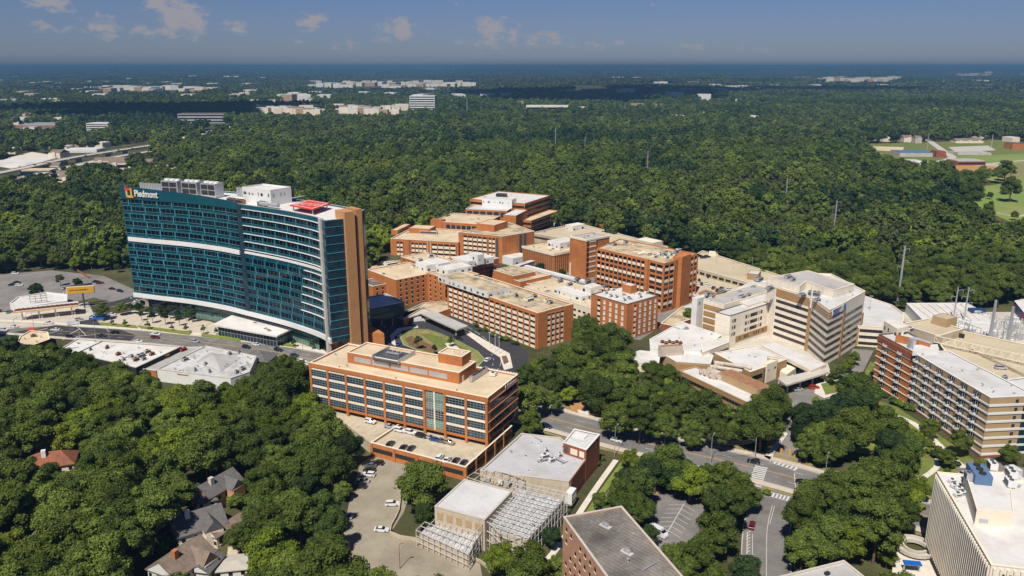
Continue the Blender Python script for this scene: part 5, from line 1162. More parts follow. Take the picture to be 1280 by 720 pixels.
for t in (.05, .35, .65, .95):
    for s in (0, 1): a, b = ((972,473),(1026,461)) if s == 0 else ((983,480),(1035,465)); x, y = P(a[0]+(b[0]-a[0])*t, a[1]+(b[1]-a[1])*t, 4.8); T.part('column', MB().bar((x, y+.6, 0), (x, y+.6, 4.8), .35, 0, 8), ['concrete'])
T = Thing('ochre_brick_building', 'ochre brick building with brown roof ducts and a rust-topped box, half hidden by trees', 'building', (*P(880,480,8), 0))
z = 7.5; pl = ccw(PP([(857,462),(888,455),(950,487),(945,500),(905,500)], z)); pl = rect_px(z, (940,506), (858,463), (965,498), 118); pl = rect_w(*pl[1], 44, 10, 120); wall_block(T, pl, 0, z, 'brick_ochre', 'white_roof', .4, 'brick_tan')
F, l_ = edge(pl[0], pl[1]); band_windows(T, F, 2, l_-1, 4.0, 1.4, 1.6, 'glass_dark'); band_windows(T, F, 2, l_-1, .9, 1.4, 1.6, 'glass_dark')
z3 = 10.2; rb_ = rect_px(z3, (946,487), (900,465), (957,480), 120); mech(T, rb_, 0, z3, 'brick_tan', 'rust', 'plant_box', .15)
for (a, b, c, d) in ((888,457,928,463),(890,462,915,470),(893,452,940,459),(898,468,886,460)):
    p, q = P(a, b, 9), P(c, d, 9); T.part('roof_duct', MB().bar((*p, 8.6), (*q, 8.6), .9, 0, 8), ['duct'])
for q_ in ((893,462),(898,458),(885,468),(892,471),(880,466),(900,472),(888,466)): x, y = P(*q_, 8); T.part('roof_duct', MB().bar((x, y, 7), (x, y, 9.4), 1.3, 0, 10).bar((x-2, y, 8.4), (x+2, y+1, 8.4), .8, 0, 8), ['duct'])
T.done()
# garage right of beige hospital
T = Thing('hospital_garage', 'three-level tan parking garage with a pale grey roof deck, right of the beige hospital', 'parking garage', (*P(1090,400,10), 0))
z = 11; GG = ccw(PP([(1074,401),(1129,404),(1129,385),(1118,374),(1079,362)], z)); GG = ccw([P(1070,407,z), P(1128,411,z), P(1130,392,z), P(1115,381,z), P(1079,369,z)]); wall_block(T, GG, 0, z, 'beige_wall', 'pale_roof', .7, 'cream'); F, l_ = edge(P(1070,407,z), P(1128,411,z))
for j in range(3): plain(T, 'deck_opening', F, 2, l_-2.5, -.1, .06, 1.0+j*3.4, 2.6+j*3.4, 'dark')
for u_ in (.8, l_-.6): plain(T, 'brick_pier', F, u_-.9, u_+.9, 0, .4, 0, z-1, 'brick_ochre')
x, y = P(1087,388,z-.7); T.part('lamp_post', MB().bar((x, y, z-.7), (x, y, z+7.5), .12, 0, 5).box((x, y, 0), -1, 1, -.3, .3, z+7.4, z+7.7), ['metal']); T.done()
# ------------------------------------------------------------------ 6 balconied flats right
T = Thing('balcony_apartments', 'seven-storey tan brick apartment building with white floor bands and small white balconies', 'apartment building', (*P(1238,497,24), 0))
z = 24.0; A0, A1, A2 = P(1101,419,z), P(1141,440,z), P(1238,497,z); th = math.atan2(A1[1]-A2[1], A1[0]-A2[0])
CF, lC2 = edge(A1, A2); nR = (math.cos(CF[2]+math.pi/2), math.sin(CF[2]+math.pi/2))
AP = [A1, A2, (A2[0]+nR[0]*18, A2[1]+nR[1]*18), (A1[0]+nR[0]*16, A1[1]+nR[1]*16)]
wall_block(T, AP, 0, z, 'brick_tan', 'pale_roof', .4, 'white')
FHC = 3.25
F = CF
for j in range(7): plain(T, 'floor_band', F, -.1, lC2+.3, .02, .3, 1.05+j*FHC, 1.65+j*FHC, 'white')
def balcony(mb, F, z):
    mb.box(F, -1.1, 1.1, .02, 1.0, z-.12, z+.06, 0); mb.box(F, -1.1, 1.1, .95, 1.0, z+.35, z+.9, 0); mb.box(F, -1.2, -1.15, .02, .95, z+.3, z+.95, 0); mb.box(F, 1.15, 1.2, .02, .95, z+.3, z+.95, 0); return mb
def doorwin(mb, F, z):
    mb.box(F, -1.9, 1.9, -.2, .08, z, z+2.1, 0); mb.box(F, -.08, .08, 0, .14, z, z+2.0, 1); mb.box(F, -1.2, -1.1, 0, .12, z, z+2.0, 1); mb.box(F, 1.1, 1.2, 0, .12, z, z+2.0, 1); return mb
for i in range(6):
    x, y = fp(F, 3.6+i*(lC2-6)/5.6)
    for j in range(7):
        T.add('window', x, y, 1.8+j*FHC, F[2], 'd', doorwin, ['glass_dark', 'white'])
        if j > 0: T.add('balcony', *fp(F, 3.2+i*(lC2-6)/5.6), .95+j*FHC+.4, F[2], 'b', balcony, ['white'])
plain(T, 'brick_base', F, 0, lC2, .02, .2, 0, .9, 'brick_dark')
F, l_ = edge(A2, AP[2])
for j in range(7): plain(T, 'floor_band', F, -.3, l_, .02, .3, .9+j*FHC, 1.75+j*FHC, 'white'); plain(T, 'window', F, 10.2, 11.4, -.1, .06, 2.0+j*FHC, 3.3+j*FHC, 'dark')
plain(T, 'stair_glazing', F, 13.6, 17.8, .02, .15, 1, z-1.2, 'glass_blue')
plain(T, 'brick_base', F, 0, l_, .02, .2, 0, .9, 'brick_dark')
# red brick left part
AQ = ccw([A0, A1, (A1[0]+12, A1[1]+6), (A0[0]+13, A0[1]+3)]); AQ2 = inset(AQ, -.6); wall_block(T, AQ2, 0, z+.3, 'brick', 'pale_roof', .4, 'metal_dark')
F, l_ = edge(*[AQ2[k_] for k_ in (min(range(4), key=lambda k: math.dist(AQ2[k], A0)), min(range(4), key=lambda k: math.dist(AQ2[k], A1)))])
for j in range(7):
    plain(T, 'floor_band', F, -.2, l_+.2, .02, .28, .9+j*FHC, 1.3+j*FHC, 'cream')
    for u_ in (l_*.25, l_*.68):
        T.add('window', *fp(F, u_), 1.6+j*FHC, F[2], 'd', doorwin, ['glass_dark', 'white'])
        if j > 0: T.add('balcony', *fp(F, u_), 1.2+j*FHC, F[2], 'b', balcony, ['white'])
plain(T, 'top_band', F, -.2, l_+.2, .02, .4, z-3.0, z-.4, 'brick_dark')
cv = MB(); 
arc = [(A1[0]-1.5+2*math.cos(t)*0+i_*1.0, A1[1]+13-i_*1.25+1.1*math.sin(i_*.4), z) for i_, t in ((k_, 0) for k_ in range(10))]
for i in range(9): p, q = arc[i], arc[i+1]; F3, l3 = edge(p[:2], q[:2]); cv.box(F3, 0, l3, -.3, 0, z-.1, z+3.3)
T.part('curved_parapet', cv, ['brick'])
x, y = P(1150,437,z); T.part('roof_canopy', MB().prism(ccw(PP([(1141,438),(1143,430),(1172,429),(1174,435)], z+2)), z-.4, z+1.6, 0, 1), ['white', 'white_roof']); T.part('roof_drum', MB().bar((*P(1141,424,z+4), z-.4), (*P(1141,424,z+4), z+4), 1.6, 0, 12).bar((*P(1141,422,z+3), z+2.5), (*P(1164,428,z+3), z+2.2), 1.2, 0, 10), ['metal'])
mech(T, ccw(PP([(1105,401),(1117,399.5),(1136,407),(1122,411)], z+3.5)), 0, z+3.5, 'cream', 'white_roof', 'stair_tower')
for q_ in ((1122,414),(1129,417),(1137,413)): x, y = P(*q_, z); hvac(T, x, y, z-.4, 30, 3, 2, 1.8, mats=('white', 'metal_dark'))
x, y = P(1256,472,z); hvac(T, x, y, z-.4, 10, 1.8, 1.2, 1.2); clutter(T, AP, z-.4, 12, 41, .6)
gb = ccw([AP[2], (AP[2][0]+16, AP[2][1]+5), (AP[2][0]+14, AP[2][1]+22), (AP[2][0], AP[2][1]+18)]); wall_block(T, gb, 0, z-1, 'glass_blue', 'pale_roof', .4, 'white', name='glass_wing'); F, l_ = edge(AP[2], (AP[2][0]+16, AP[2][1]+5))
for j in range(7): plain(T, 'floor_band', F, 0, l_, .02, .2, .9+j*FHC, 1.9+j*FHC, 'white')
T.done()
# its roof-level parking deck
T = Thing('apartment_garage', 'broad tan parking deck behind the balcony apartments with a single silver car on it', 'parking deck', (*P(1220,440,20), 0))
z = 20.6; pl = ccw([(AP[3][0]+.5, AP[3][1]), (AP[2][0]+.5, AP[2][1]+18.5), (AP[2][0]+60, AP[2][1]+10), P(1280,428,z), P(1203,417,z), P(1163,401,z), P(1122,400,z)]); pl = ccw([(AP[3][0]+1, AP[3][1]), (AP[2][0]+1.5, AP[2][1]+19), (AP[2][0]+50, AP[2][1]+4), P(1310,436,z), P(1205,414,z), P(1160,409,z)]); wall_block(T, pl, 0, z, 'concrete_tan', 'deck_top', .8, 'cream')
pl2 = ccw(PP([(1126,405),(1160,398),(1204,411),(1174,420)], z+3)); wall_block(T, pl2, 0, z+3, 'concrete_tan', 'deck_top', .6, 'cream'); plain(T, 'ramp_opening', edge(P(1178,417,z), P(1198,420,z))[0], 0, 9, 0, .1, z-.7, z+1.4, 'dark')
plain(T, 'divider_wall', edge(P(1212,436,z), P(1300,478,z))[0], 0, 44, 0, .4, z-.8, z+.5, 'concrete_tan')
mech(T, rect_px(z+7, (1184,398), (1174,391), (1191,393), 120), z, z+6.5, 'brick_tan', 'concrete_tan', 'stair_head')
tr_ = MB(); a, b = Vector((*P(1168,425,z+1.5), z+.6)), Vector((*P(1300,455,z+1.5), z+.6)); n_ = 22
for i in range(n_):
    p, q = a.lerp(b, i/n_), a.lerp(b, (i+1)/n_); up_ = Vector((0, 0, 3.0)); tr_.bar(p, q, .22); tr_.bar(p+up_, q+up_, .22); tr_.bar(p, q+up_ if i % 2 else p+up_, .13); tr_.bar(p+up_ if i % 2 == 0 else p, q if i % 2 == 0 else q+up_, .13)
T.part('truss', tr_, ['cream']); T.done()
# ------------------------------------------------------------------ 7 shops and gas station left
T = Thing('flat_roofed_shop', 'low shop building with a wide stained white flat roof beside the avenue', 'shop building', (*P(150,445,5), 0))
SHA = ccw(PP([(74,437),(96,423.5),(227,433),(170,459.5)], 5.5)); wall_block(T, SHA, 0, 5.5, 'dark', 'white_roof', .35, 'concrete')
r_ = random.Random(4)
for q_ in ((113,438,1.4),(148,444,2.2),(176,446,4),(184,441,3),(170,451,2.5),(190,444,2.4),(155,451,1.4),(150,453,1.2),(180,450,2),(165,447,1.6),(134,436,1.6)): x, y = P(q_[0], q_[1], 5.2); hvac(T, x, y, 5.15, 60, q_[2], q_[2]*.6, 1.5, mats=r_.choice((('metal','dark'),('rust','dark'),('duct','dark'))))
for a, b in (((100,440),(128,427)),((138,458),(165,443))): F, l_ = edge(P(*a, 5.2), P(*b, 5.2)); plain(T, 'roof_seam', F, 0, l_, -.2, .2, 5.16, 5.5, 'metal_dark')
x, y = P(166,462,0); F, l_ = edge(P(151,462,3), P(168,467,3)); T.done()
T = Thing('white_walled_shop', 'low white-walled commercial building with a raised grey pitched roof light and many roof units', 'shop building', (*P(245,460,5), 0))
SHB = ccw(PP([(196,461.5),(257,432),(321,445),(312,465),(288,473)], 6)); wall_block(T, SHB, 0, 6, 'white', 'patchy_roof', .35, 'concrete')
rf = PP([(245,452),(262,440),(301,446),(276,464)], 6); ce = P(271,449,7.6); mb = MB(); rf = ccw(rf); vs = [(*p, 5.8) for p in rf]+[(rf[0][0]*.7+rf[2][0]*.3, rf[0][1]*.7+rf[2][1]*.3, 7.6), (rf[0][0]*.35+rf[2][0]*.65, rf[0][1]*.35+rf[2][1]*.65, 7.6)]
mb.faces(vs, [(0,1,4), (1,2,5,4), (2,3,5), (3,0,4,5)]); T.part('raised_roof', mb, ['grey_roof'])
for q_ in ((231,450,3),(319-20,441,1.4),(287,443,1.8),(303,462,2.6),(296,466,2),(257,456,1.6),(262,465,1.2),(244,463,1.2)): x, y = P(q_[0], q_[1], 6); hvac(T, x, y, 5.65, 60, q_[2], q_[2]*.7, 1.5, mats=('metal', 'dark'))
hip = ccw(PP([(299,445.5),(316,438),(349,441),(333,453)], 4)); c_ = (sum(p[0] for p in hip)/4, sum(p[1] for p in hip)/4); mb = MB(); mb.faces([(*p, 3.6) for p in hip]+[(*c_, 6.8)], [(0,1,4),(1,2,4),(2,3,4),(3,0,4)]); T.part('hip_roof', mb, ['shingle']); T.part('wall', MB().prism(inset(hip, .8), 0, 3.6), ['blue_dark']); FOOT.append((hip, 2))
F, l_ = edge(P(288,473,6), P(312,465,6))
for i in range(4): plain(T, 'door', F, 1.5+i*l_/4.4, 3+i*l_/4.4, 0, .1, .1, 2.8, 'metal_dark')
F, l_ = edge(P(196,461.5,6), P(288,473,6)); plain(T, 'sign_band', F, 11, 17, 0, .1, 4.6, 5.1, 'rust')
clutter(T, SHB, 5.65, 26, 44, .6); clutter(T, SHA, 5.2, 22, 144, .6); T.done()
T = Thing('brick_shopfront', 'narrow shop with orange brick front and blue awning between two flat white roofs', 'shop building', (*P(183,462,4), 0))
pl = ccw(PP([(171,460),(224,434),(254,433),(195,462.5)], 3.6)); wall_block(T, pl, 0, 3.4, 'brick', 'grey_roof', .3, 'white'); F, l_ = edge(P(171,460,3.5), P(195,462.5,3.5)); plain(T, 'awning', F, 2, 6.5, .1, 1.6, 2.2, 3.2, 'blue')
for q_, m_ in (((229,438),'red'),((207,447),'gold'),((215,441),'metal')): x, y = P(*q_, 3.4); hvac(T, x, y, 3.1, 60, 3.4, 1.6, 1.6, mats=(m_, 'dark'))
T = Thing('corner_bar', 'small dark corner building with a tan roof at the junction on the far left', 'shop building', (*P(40,420,4), 0))
pl = ccw(PP([(25,420),(38,413),(60,415),(62,424),(34,434),(20,430)], 5)); wall_block(T, pl, 0, 5, 'maroon', 'tan_roof', .4, 'cream'); x, y = P(42,420,5); hvac(T, x, y, 4.6, 20, 2.4, 1.6, 1.2, mats=('rust', 'dark')); plain(T, 'sign_board', (*P(40,413,5), 0), -1.5, 1.5, 0, .3, 5, 6.4, 'red')
x, y = P(28,440,4); T.part('chimney', MB().box((x, y, 0), 0, 1.2, 0, 1.2, 0, 6), ['white']); clutter(T, pl, 4.6, 4, 45, .5)
T = Thing('gas_station', 'gas station shop with a white roof behind its gold-edged canopy', 'gas station', (*P(50,372,5), 0))
pl = ccw(PP([(12,379),(22,371),(58,365),(84,368),(84,376),(30,384)], 4.5)); wall_block(T, pl, 0, 4.5, 'white', 'white_roof', .5, 'white')
mb = MB(); F, l_ = edge(P(38,379,4.5), P(59,377,4.5))
for i in range(4): mb.box(F, i*l_/3-.1, i*l_/3+.1, -.1, .1, 4.5, 9.5)
for h in (5.4, 7, 8.4, 9.5): mb.box(F, 0, l_, -.08, .08, h-.12, h+.12)
T.part('roof_frame', mb, ['maroon']); T.done()
T = Thing('pump_canopy', 'long amber-edged fuel pump canopy with maroon roof grid at the gas station', 'canopy', (*P(60,385,5), 0))
ca = ccw(PP([(15.5,390.5),(30,384),(98,376.5),(98,382)], 6)); T.part('roof', MB().prism(ca, 5.3, 6.1), ['amber']); T.part('deck', MB().sheet(inset(ca, .35), 6.12), ['pale_roof'])
mb = MB(); F, l_ = edge(P(16,390,6), P(98,381.5,6)); 
for i in range(14): F3 = (*fp(F, .8+i*(l_-1.5)/13, -.3), F[2]+R_(72)); mb.box(F3, 0, 5, -.14, .14, 6.13, 6.5)
for w_ in (-.9, -2.4, -4): mb.box(F, .6, l_-.6, w_-.12, w_+.12, 6.14, 6.48)
T.part('roof_grid', mb, ['maroon'])
for i in range(4): T.part('column', MB().box((*fp(F, 4+i*(l_-8)/3, -2), F[2]), -.35, .35, -.35, .35, 0, 5.3), ['white']); T.part('fuel_pump', MB().box((*fp(F, 4+i*(l_-8)/3, -2), F[2]), .9, 1.7, -.4, .4, 0, 1.9), ['white'])
plain(T, 'name_panel', F, l_*.63, l_*.68, .05, .15, 5.5, 6.0, 'maroon')
T = Thing('billboard', 'large gold billboard on a post beside the gas station, dark back panel behind', 'billboard', (*P(108,388,0), 0))
q = P(108,386,0); Fb = (q[0]-10, q[1], R_(16)); plain(T, 'panel', Fb, 0, 14.5, -.2, .2, 9.2, 13.2, 'gold'); plain(T, 'panel_frame', Fb, -.3, 14.8, -.5, -.2, 8.9, 13.5, 'white'); plain(T, 'back_panel', (q[0]-11, q[1]+1.5, R_(38)), 0, 14, -.2, .2, 9.6, 13.6, 'metal_dark'); T.part('post', MB().bar((q[0]-2, q[1]+2, 0), (q[0]-2, q[1]+2, 9.2), .5, 0, 8), ['metal_dark'])
mb = MB(); q_ = random.Random(3); u = 1.4
while u < 11.5: w_ = q_.uniform(.25, .6); mb.box(Fb, u, u+w_, .2, .26, 10.9+q_.uniform(-.05, .05), 11.6); u += w_+q_.choice((.12, .14, .5))
T.part('lettering', mb, ['maroon'])
mb = MB(); x, y = P(121,402,0); 
for k_ in range(8):
    a0, a1 = math.pi*k_/8, math.pi*(k_+1)/8; mb.faces([(x+8.5*-math.cos(a)*.5, y+d, 2.2+2.0*math.sin(a)) for a, d in ((a0, 0), (a1, 0), (a1, 4), (a0, 4))], [(0,1,2,3)])
mb.box((x, y, 0), -4.2, 4.2, -.2, 0, 1.2, 2.3); mb.box((x, y, 0), -4.2, 4.2, -4.0, -3.8, 1.2, 2.3)
for s in (-4, 4): mb.bar((x+s, y, 0), (x+s, y, 2.3), .12); mb.bar((x+s, y+4, 0), (x+s, y+4, 2.3), .12)
solo('blue_awning', 'bright blue arched tent awning at the junction beside the plaza', 'awning', mb, ['blue'])
CLEAR.append(ccw(PP([(0,340),(140,340),(140,420),(0,440)])))
# brick boundary walls near the tower
for a, b, h in (((95,338),(112,348),1.3),):
    F, l_ = edge(P(*a), P(*b)); solo('garden_wall', 'brick boundary wall %s' % {1.3: 'running beside the far left car park', 2.4: 'rising at the left foot of the glass tower', 1.1: 'with pale coping beside the drive left of the glass tower'}[h], 'wall', MB().box(F, 0, l_, -.25, .25, 0, h), ['brick_dark'])
# ------------------------------------------------------------------ 8 houses in the trees, lower left
def house(label, px, py, W_, D_, ang, z=5, ridge=3.2, roof='shingle', wall='cream', chim=None, gable=True):
    """ridge runs along ang; px,py is the middle of the roof in the photograph"""
    x, y = P(px, py, z+ridge*.5); t = R_(ang); c, s = math.cos(t), math.sin(t)
    pl = [(x+a*c-b*s, y+a*s+b*c) for a, b in ((-W_/2, -D_/2), (W_/2, -D_/2), (W_/2, D_/2), (-W_/2, D_/2))]
    T = Thing('house', label, 'house', (x, y, 0)); FOOT.append((pl, 1.5)); T.part('wall', MB().prism(inset(pl, .5), 0, z-.05), [wall]); a, b, c_, d = pl
    mid = lambda p, q: ((p[0]+q[0])/2, (p[1]+q[1])/2); lerp = lambda p, q, t_: (p[0]+(q[0]-p[0])*t_, p[1]+(q[1]-p[1])*t_)
    r0, r1 = mid(a, d), mid(b, c_)
    if not gable: k_ = min(.45, D_/W_*.45); r0, r1 = lerp(r0, r1, k_), lerp(r0, r1, 1-k_)
    vs = [(*p, z) for p in pl]+[(*r0, z+ridge), (*r1, z+ridge)]+[(*p, z-.3) for p in pl]
    ro = T.part('roof', MB().faces(vs, [(0,1,5,4),(2,3,4,5),(1,2,5),(3,0,4),(6,7,1,0),(7,8,2,1),(8,9,3,2),(9,6,0,3),(9,8,7,6)]), [roof])
    if gable:
        for p, q, r in ((b, c_, r1), (d, a, r0)):
            n_ = Vector((q[1]-p[1], p[0]-q[0])).normalized()*.03; T.part('gable', MB().faces([(lerp(p, q, .08)[0]+n_.x, lerp(p, q, .08)[1]+n_.y, z), (lerp(p, q, .92)[0]+n_.x, lerp(p, q, .92)[1]+n_.y, z), (r[0]+n_.x, r[1]+n_.y, z+ridge*.84)], [(0,1,2)]), [wall])
    if chim: q = lerp(r0, r1, .3); T.part('chimney', MB().box((*q, t), -.7, .7, .6, 2.0, z, z+ridge+1.3), [chim], ro)
    if W_ > 12 and gable:      # cross wing
        m_ = lerp(a, b, .68); h2 = z+ridge*.82; wv = 2.9; e0, e1 = (m_[0]-wv*c, m_[1]-wv*s), (m_[0]+wv*c, m_[1]+wv*s); o_ = (s*2.4, -c*2.4); back_ = mid(r0, r1); q = (m_[0]-s*D_*.42, m_[1]+c*D_*.42)
        f0, f1, fm = (e0[0]+o_[0], e0[1]+o_[1]), (e1[0]+o_[0], e1[1]+o_[1]), (m_[0]+o_[0], m_[1]+o_[1])
        T.part('cross_roof', MB().faces([(*f0, z+.02), (*f1, z+.02), (*e1, z+.02), (*e0, z+.02), (*fm, h2), (*q, h2)], [(0,4,5,3),(1,2,5,4),(0,1,4)]), [roof]); T.part('wall', MB().prism([(f0[0]+.3*c-.3*s*-1, f0[1]+.3*s), (f1[0]-.3*c, f1[1]-.3*s), e1, e0], 0, z-.02), [wall])
    for k_ in (0, 1, 3):
        F, l_ = edge(pl[k_], pl[(k_+1) % 4]); n_ = max(2, int(l_/3.0))
        for i_ in range(n_):
            for h in ((1.0,) if z < 4.5 else (.8, 3.1)): T.add('window', *fp(F, (i_+.5)*l_/n_, -.45), h, F[2], 'w', win(1.1, 1.3, .1), ['glass_dark', 'white'])
    T.done(); return T
house('big house with a rusty orange tiled hip roof alone in the trees at far left', 62, 570, 17, 11, 20, 5.5, 3.6, 'red_tile', 'cream', 'white', False)
house('uppermost grey-roofed house of the row beside the car park, pale ridge', 270, 601, 15, 10, 62, 5.5, 3.4, 'shingle', 'brick_pink', 'concrete')
house('small dark pyramid-roofed house touching the uppermost grey-roofed house', 256, 618, 7, 7, 30, 4.6, 2.2, 'shingle', 'cream', None, False)
house('wide grey-roofed house with a white chimney in the middle of the row', 246, 644, 15, 13, 35, 5.5, 3.8, 'shingle', 'cream', 'white')
house('narrow brown-roofed annexe house right of the white-chimneyed house', 282, 655, 12, 5, 62, 4, 1.8, 'shingle_brown', 'cream')
house('brown-roofed house with a brick chimney at the bottom of the row', 226, 692, 15, 12, 65, 5.5, 4.0, 'shingle_brown', 'white', 'brick')
house('low grey-roofed lean-to house right of the brick-chimneyed house', 258, 700, 9, 7, 80, 4, 2.0, 'shingle', 'white')
house('grey-brown house roof showing through the trees left of the row', 196, 612, 12, 9, 10, 5, 2.4, 'shingle_brown', 'cream')
house('dark-roofed house with pale trim hidden in the trees at the lower left', 52, 677, 11, 8, -50, 5, 3.0, 'shingle', 'white')
house('flat grey garage roof beside the lowest house', 290, 702, 10, 8, 10, 3, .6, 'concrete', 'white', None, False)
HPX = [[(34,560),(88,556),(90,576),(60,582),(38,582)],[(238,596),(280,576),(294,590),(284,620),(240,626)],[(222,624),(272,624),(298,640),(284,674),(262,668),(226,658)],[(204,676),(240,666),(264,684),(272,720),(200,720)],[(184,606),(206,606),(206,620),(184,620)],[(38,666),(60,664),(66,682),(50,688)],[(276,694),(302,696),(296,708),(278,706)]]
x, y = P(300, 650, 0); F_ = (x, y, R_(60)); solo('garden_fence', 'dark wooden garden fence behind the houses beside the car park', 'fence', MB().box(F_, -16, 14, -.08, .08, 0, 1.8), ['wood'])
struct('drive', strip(MB(), PP([(318,640),(300,662),(292,690),(300,720)]), -1.8, 1.8, .04), ['concrete_tan'])
# ------------------------------------------------------------------ 9 far buildings
FARH = []
def far_block(label, px, py, wpx, hpx, dpt=30, wall='cream', roof='white_roof', rot=0, bands=0, cat='building', name='far_building', group=None, z0=None):
    """px,py = ground pixel at the middle of the front foot; size given in picture pixels at that distance"""
    x, y = P(px, py, 0)
    for _ in range(3): z = hfun(x, y); x, y = P(px, py, z)
    s = y/FOC*1.0; W_, Hh = wpx*s, hpx*s; z0_ = hfun(x, y)-2 if z0 is None else z0
    if group and 'townhouse' not in name: Hh = max(Hh, 25 if y > 3300 else (17 if y > 2000 else 8)); W_ = max(W_, 45 if y > 3300 else (24 if y > 2000 else 12)); dpt = dpt if y > 3300 else min(dpt, 26); wall = 'cream' if wall == 'white' and y < 3300 else wall; roof = rnd.choice(('pale_roof', 'grey_roof', 'white_roof', 'shingle_brown')) if y < 3300 else roof
    FARH.append([(px-wpx*.42, py-hpx), (px+wpx*.42, py-hpx), (px+wpx*.42, py-hpx*.25), (px-wpx*.42, py-hpx*.25)]); T = Thing(name, label, cat, (x, y, z0_), group); F = (x, y, R_(rot)); pl = [fp(F, -W_/2, 0), fp(F, W_/2, 0), fp(F, W_/2, -dpt), fp(F, -W_/2, -dpt)]; FOOT.append((ccw(pl), 8))
    z1 = z0_+2+Hh; gable = roof == 'shingle_brown'; mb = MB(); mb.prism(ccw(pl), z0_, z1-.01, 0); T.part('wall', mb, [wall]); 
    if gable:
        a, b, c, d = pl; r0 = ((a[0]+d[0])/2, (a[1]+d[1])/2); r1 = ((b[0]+c[0])/2, (b[1]+c[1])/2); T.part('roof', MB().faces([(*p, z1) for p in pl]+[(*r0, z1+4.5), (*r1, z1+4.5)], [(0,1,5,4),(2,3,4,5),(1,2,5),(3,0,4)]), [roof])
        nb = max(1, int(W_/16))
        for k_ in range(nb): u = -W_/2+W_*(k_+.5)/nb; T.part('bay', MB().box(F, u-2.4, u+2.4, -1, 1.6, z0_+1, z1+1.2), [wall])
    else: T.part('roof', MB().prism(ccw(inset(ccw(pl), 1)), z1-.2, z1+1.2), [roof])
    for j in range(bands): h = z0_+2+(j+.35)*Hh/bands; T.part('window_band', MB().box(F, -W_/2+1, W_/2-1, 0, .3, h, h+Hh/bands*.42), ['glass_dark'])
    if bands: F2 = (*pl[1], F[2]+math.pi/2); [T.part('window_band', MB().box(F2, 1, dpt-1, 0, .3, z0_+2+(j+.35)*Hh/bands, z0_+2+(j+.77)*Hh/bands), ['glass_dark']) for j in range(bands)]
    return T
far_block('white banded office slab rising from the woods at upper centre', 528, 140, 31, 19, 40, 'white', 'white_roof', -4, 7, 'office building')
far_block('small white banded office block among trees at upper left', 122, 164, 28, 9, 40, 'white', 'pale_roof', -6, 4, 'office building')
far_block('pale blue apartment range in cloud shadow at upper left', 252, 154, 56, 11, 40, 'grey_roof', 'shingle', 3, 3, 'apartment building')  # cloud shade put into the colour: dark grey wall and roof on a pale block
far_block('long low blue-roofed depot at upper left', 46, 163, 50, 6, 90, 'rust', 'metal', 2, 0, 'depot')
far_block('cream college building with a small dome at upper centre right', 684, 139, 52, 6, 60, 'cream', 'white_roof', -2, 1, 'college building')
far_block('low white-roofed depot at the left edge beyond the highway', 62, 128, 32, 4, 70, 'white', 'white_roof', 0, 0)
far_block('grey warehouse at the far left edge', 8, 130, 26, 5, 90, 'metal', 'grey_roof', 0, 0, 'warehouse')
r_ = random.Random(12)
zones = [('white commercial roofs of the distant shopping strip', 322, 400, 137, 145, 20), ('white and tan commercial roofs beside the office slab', 420, 510, 137, 146, 18), ('bright roofs of the distant industrial belt', 386, 590, 104, 112, 46),
         ('pale roofs of the distant district at upper left', 110, 270, 112, 118, 20), ('pale roofs of the small far cluster left of the strip', 352, 392, 122, 130, 7), ('white roofs of the far commercial cluster at upper right', 1020, 1125, 98, 104, 26),
         ('pale roofs of the far ridge settlement at right', 1185, 1250, 90, 96, 14), ('white roofs glinting on the horizon ridge', 340, 580, 85.5, 90, 16), ('small pale roofs in the woods, upper right of centre', 770, 920, 98, 128, 18), ('white roofs in the woods behind the hospital', 640, 960, 112, 160, 8), ('low white roofs beyond the highway', 90, 130, 172, 186, 6), ('scattered pale roofs among the trees at far left', 0, 110, 146, 200, 16), ('pale roofs in the upper left woods', 20, 320, 112, 134, 18), ('pale roofs in the far woods at centre left', 290, 640, 113, 134, 16), ('tiny pale roofs of the far suburbs at right', 900, 1280, 92, 112, 22), ('tiny pale roofs of the far suburbs at left', 0, 330, 92, 110, 22), ('house roofs half hidden in the woods behind the hospital', 480, 1060, 150, 200, 9), ('pale roofs around the school at the right', 1070, 1280, 170, 178, 5)]
for lab, x0, x1, y0, y1, n_ in zones:
    for i in range(n_):
        px, py = x0+(x1-x0)*(i+r_.random())/n_, r_.uniform(y0, y1); sc = max(.35, (py-80)/60)
        far_block(lab, px, py, r_.uniform(6, 18)*min(1, .6+sc*.4), r_.uniform(1.8, 3.4)*min(1.2, .55+sc*.5), r_.uniform(40, 110), r_.choice(('white', 'cream', 'cream', 'beige_wall', 'brick_tan')), r_.choice(('white_roof', 'white_roof', 'pale_roof')), r_.uniform(-15, 15), 0, 'building', 'distant_building', lab)
far_block('single pale house roof in the woods right of centre', 862, 256, 18, 6, 14, 'cream', 'shingle_brown', -20, 0, 'house', 'house'); far_block('white house at the top right of the woods', 1103, 177, 10, 5, 18, 'concrete', 'shingle_brown', 5, 0, 'house', 'house'); far_block('white gabled house behind the school', 1148, 179, 8, 6, 16, 'concrete', 'shingle_brown', 0, 0, 'house', 'house'); far_block('pale house roof in the woods at upper right', 1186, 147, 8, 3, 20, 'white', 'pale_roof', 0, 0, 'house', 'house')
far_block('tiny white house roof in the far woods of upper centre', 529, 184, 13, 4, 20, 'white', 'pale_roof', 0, 0, 'house', 'house'); far_block('tan brick house at the right edge above the golf course', 1272, 187, 14, 7, 25, 'brick', 'shingle', 0, 0, 'house', 'house')
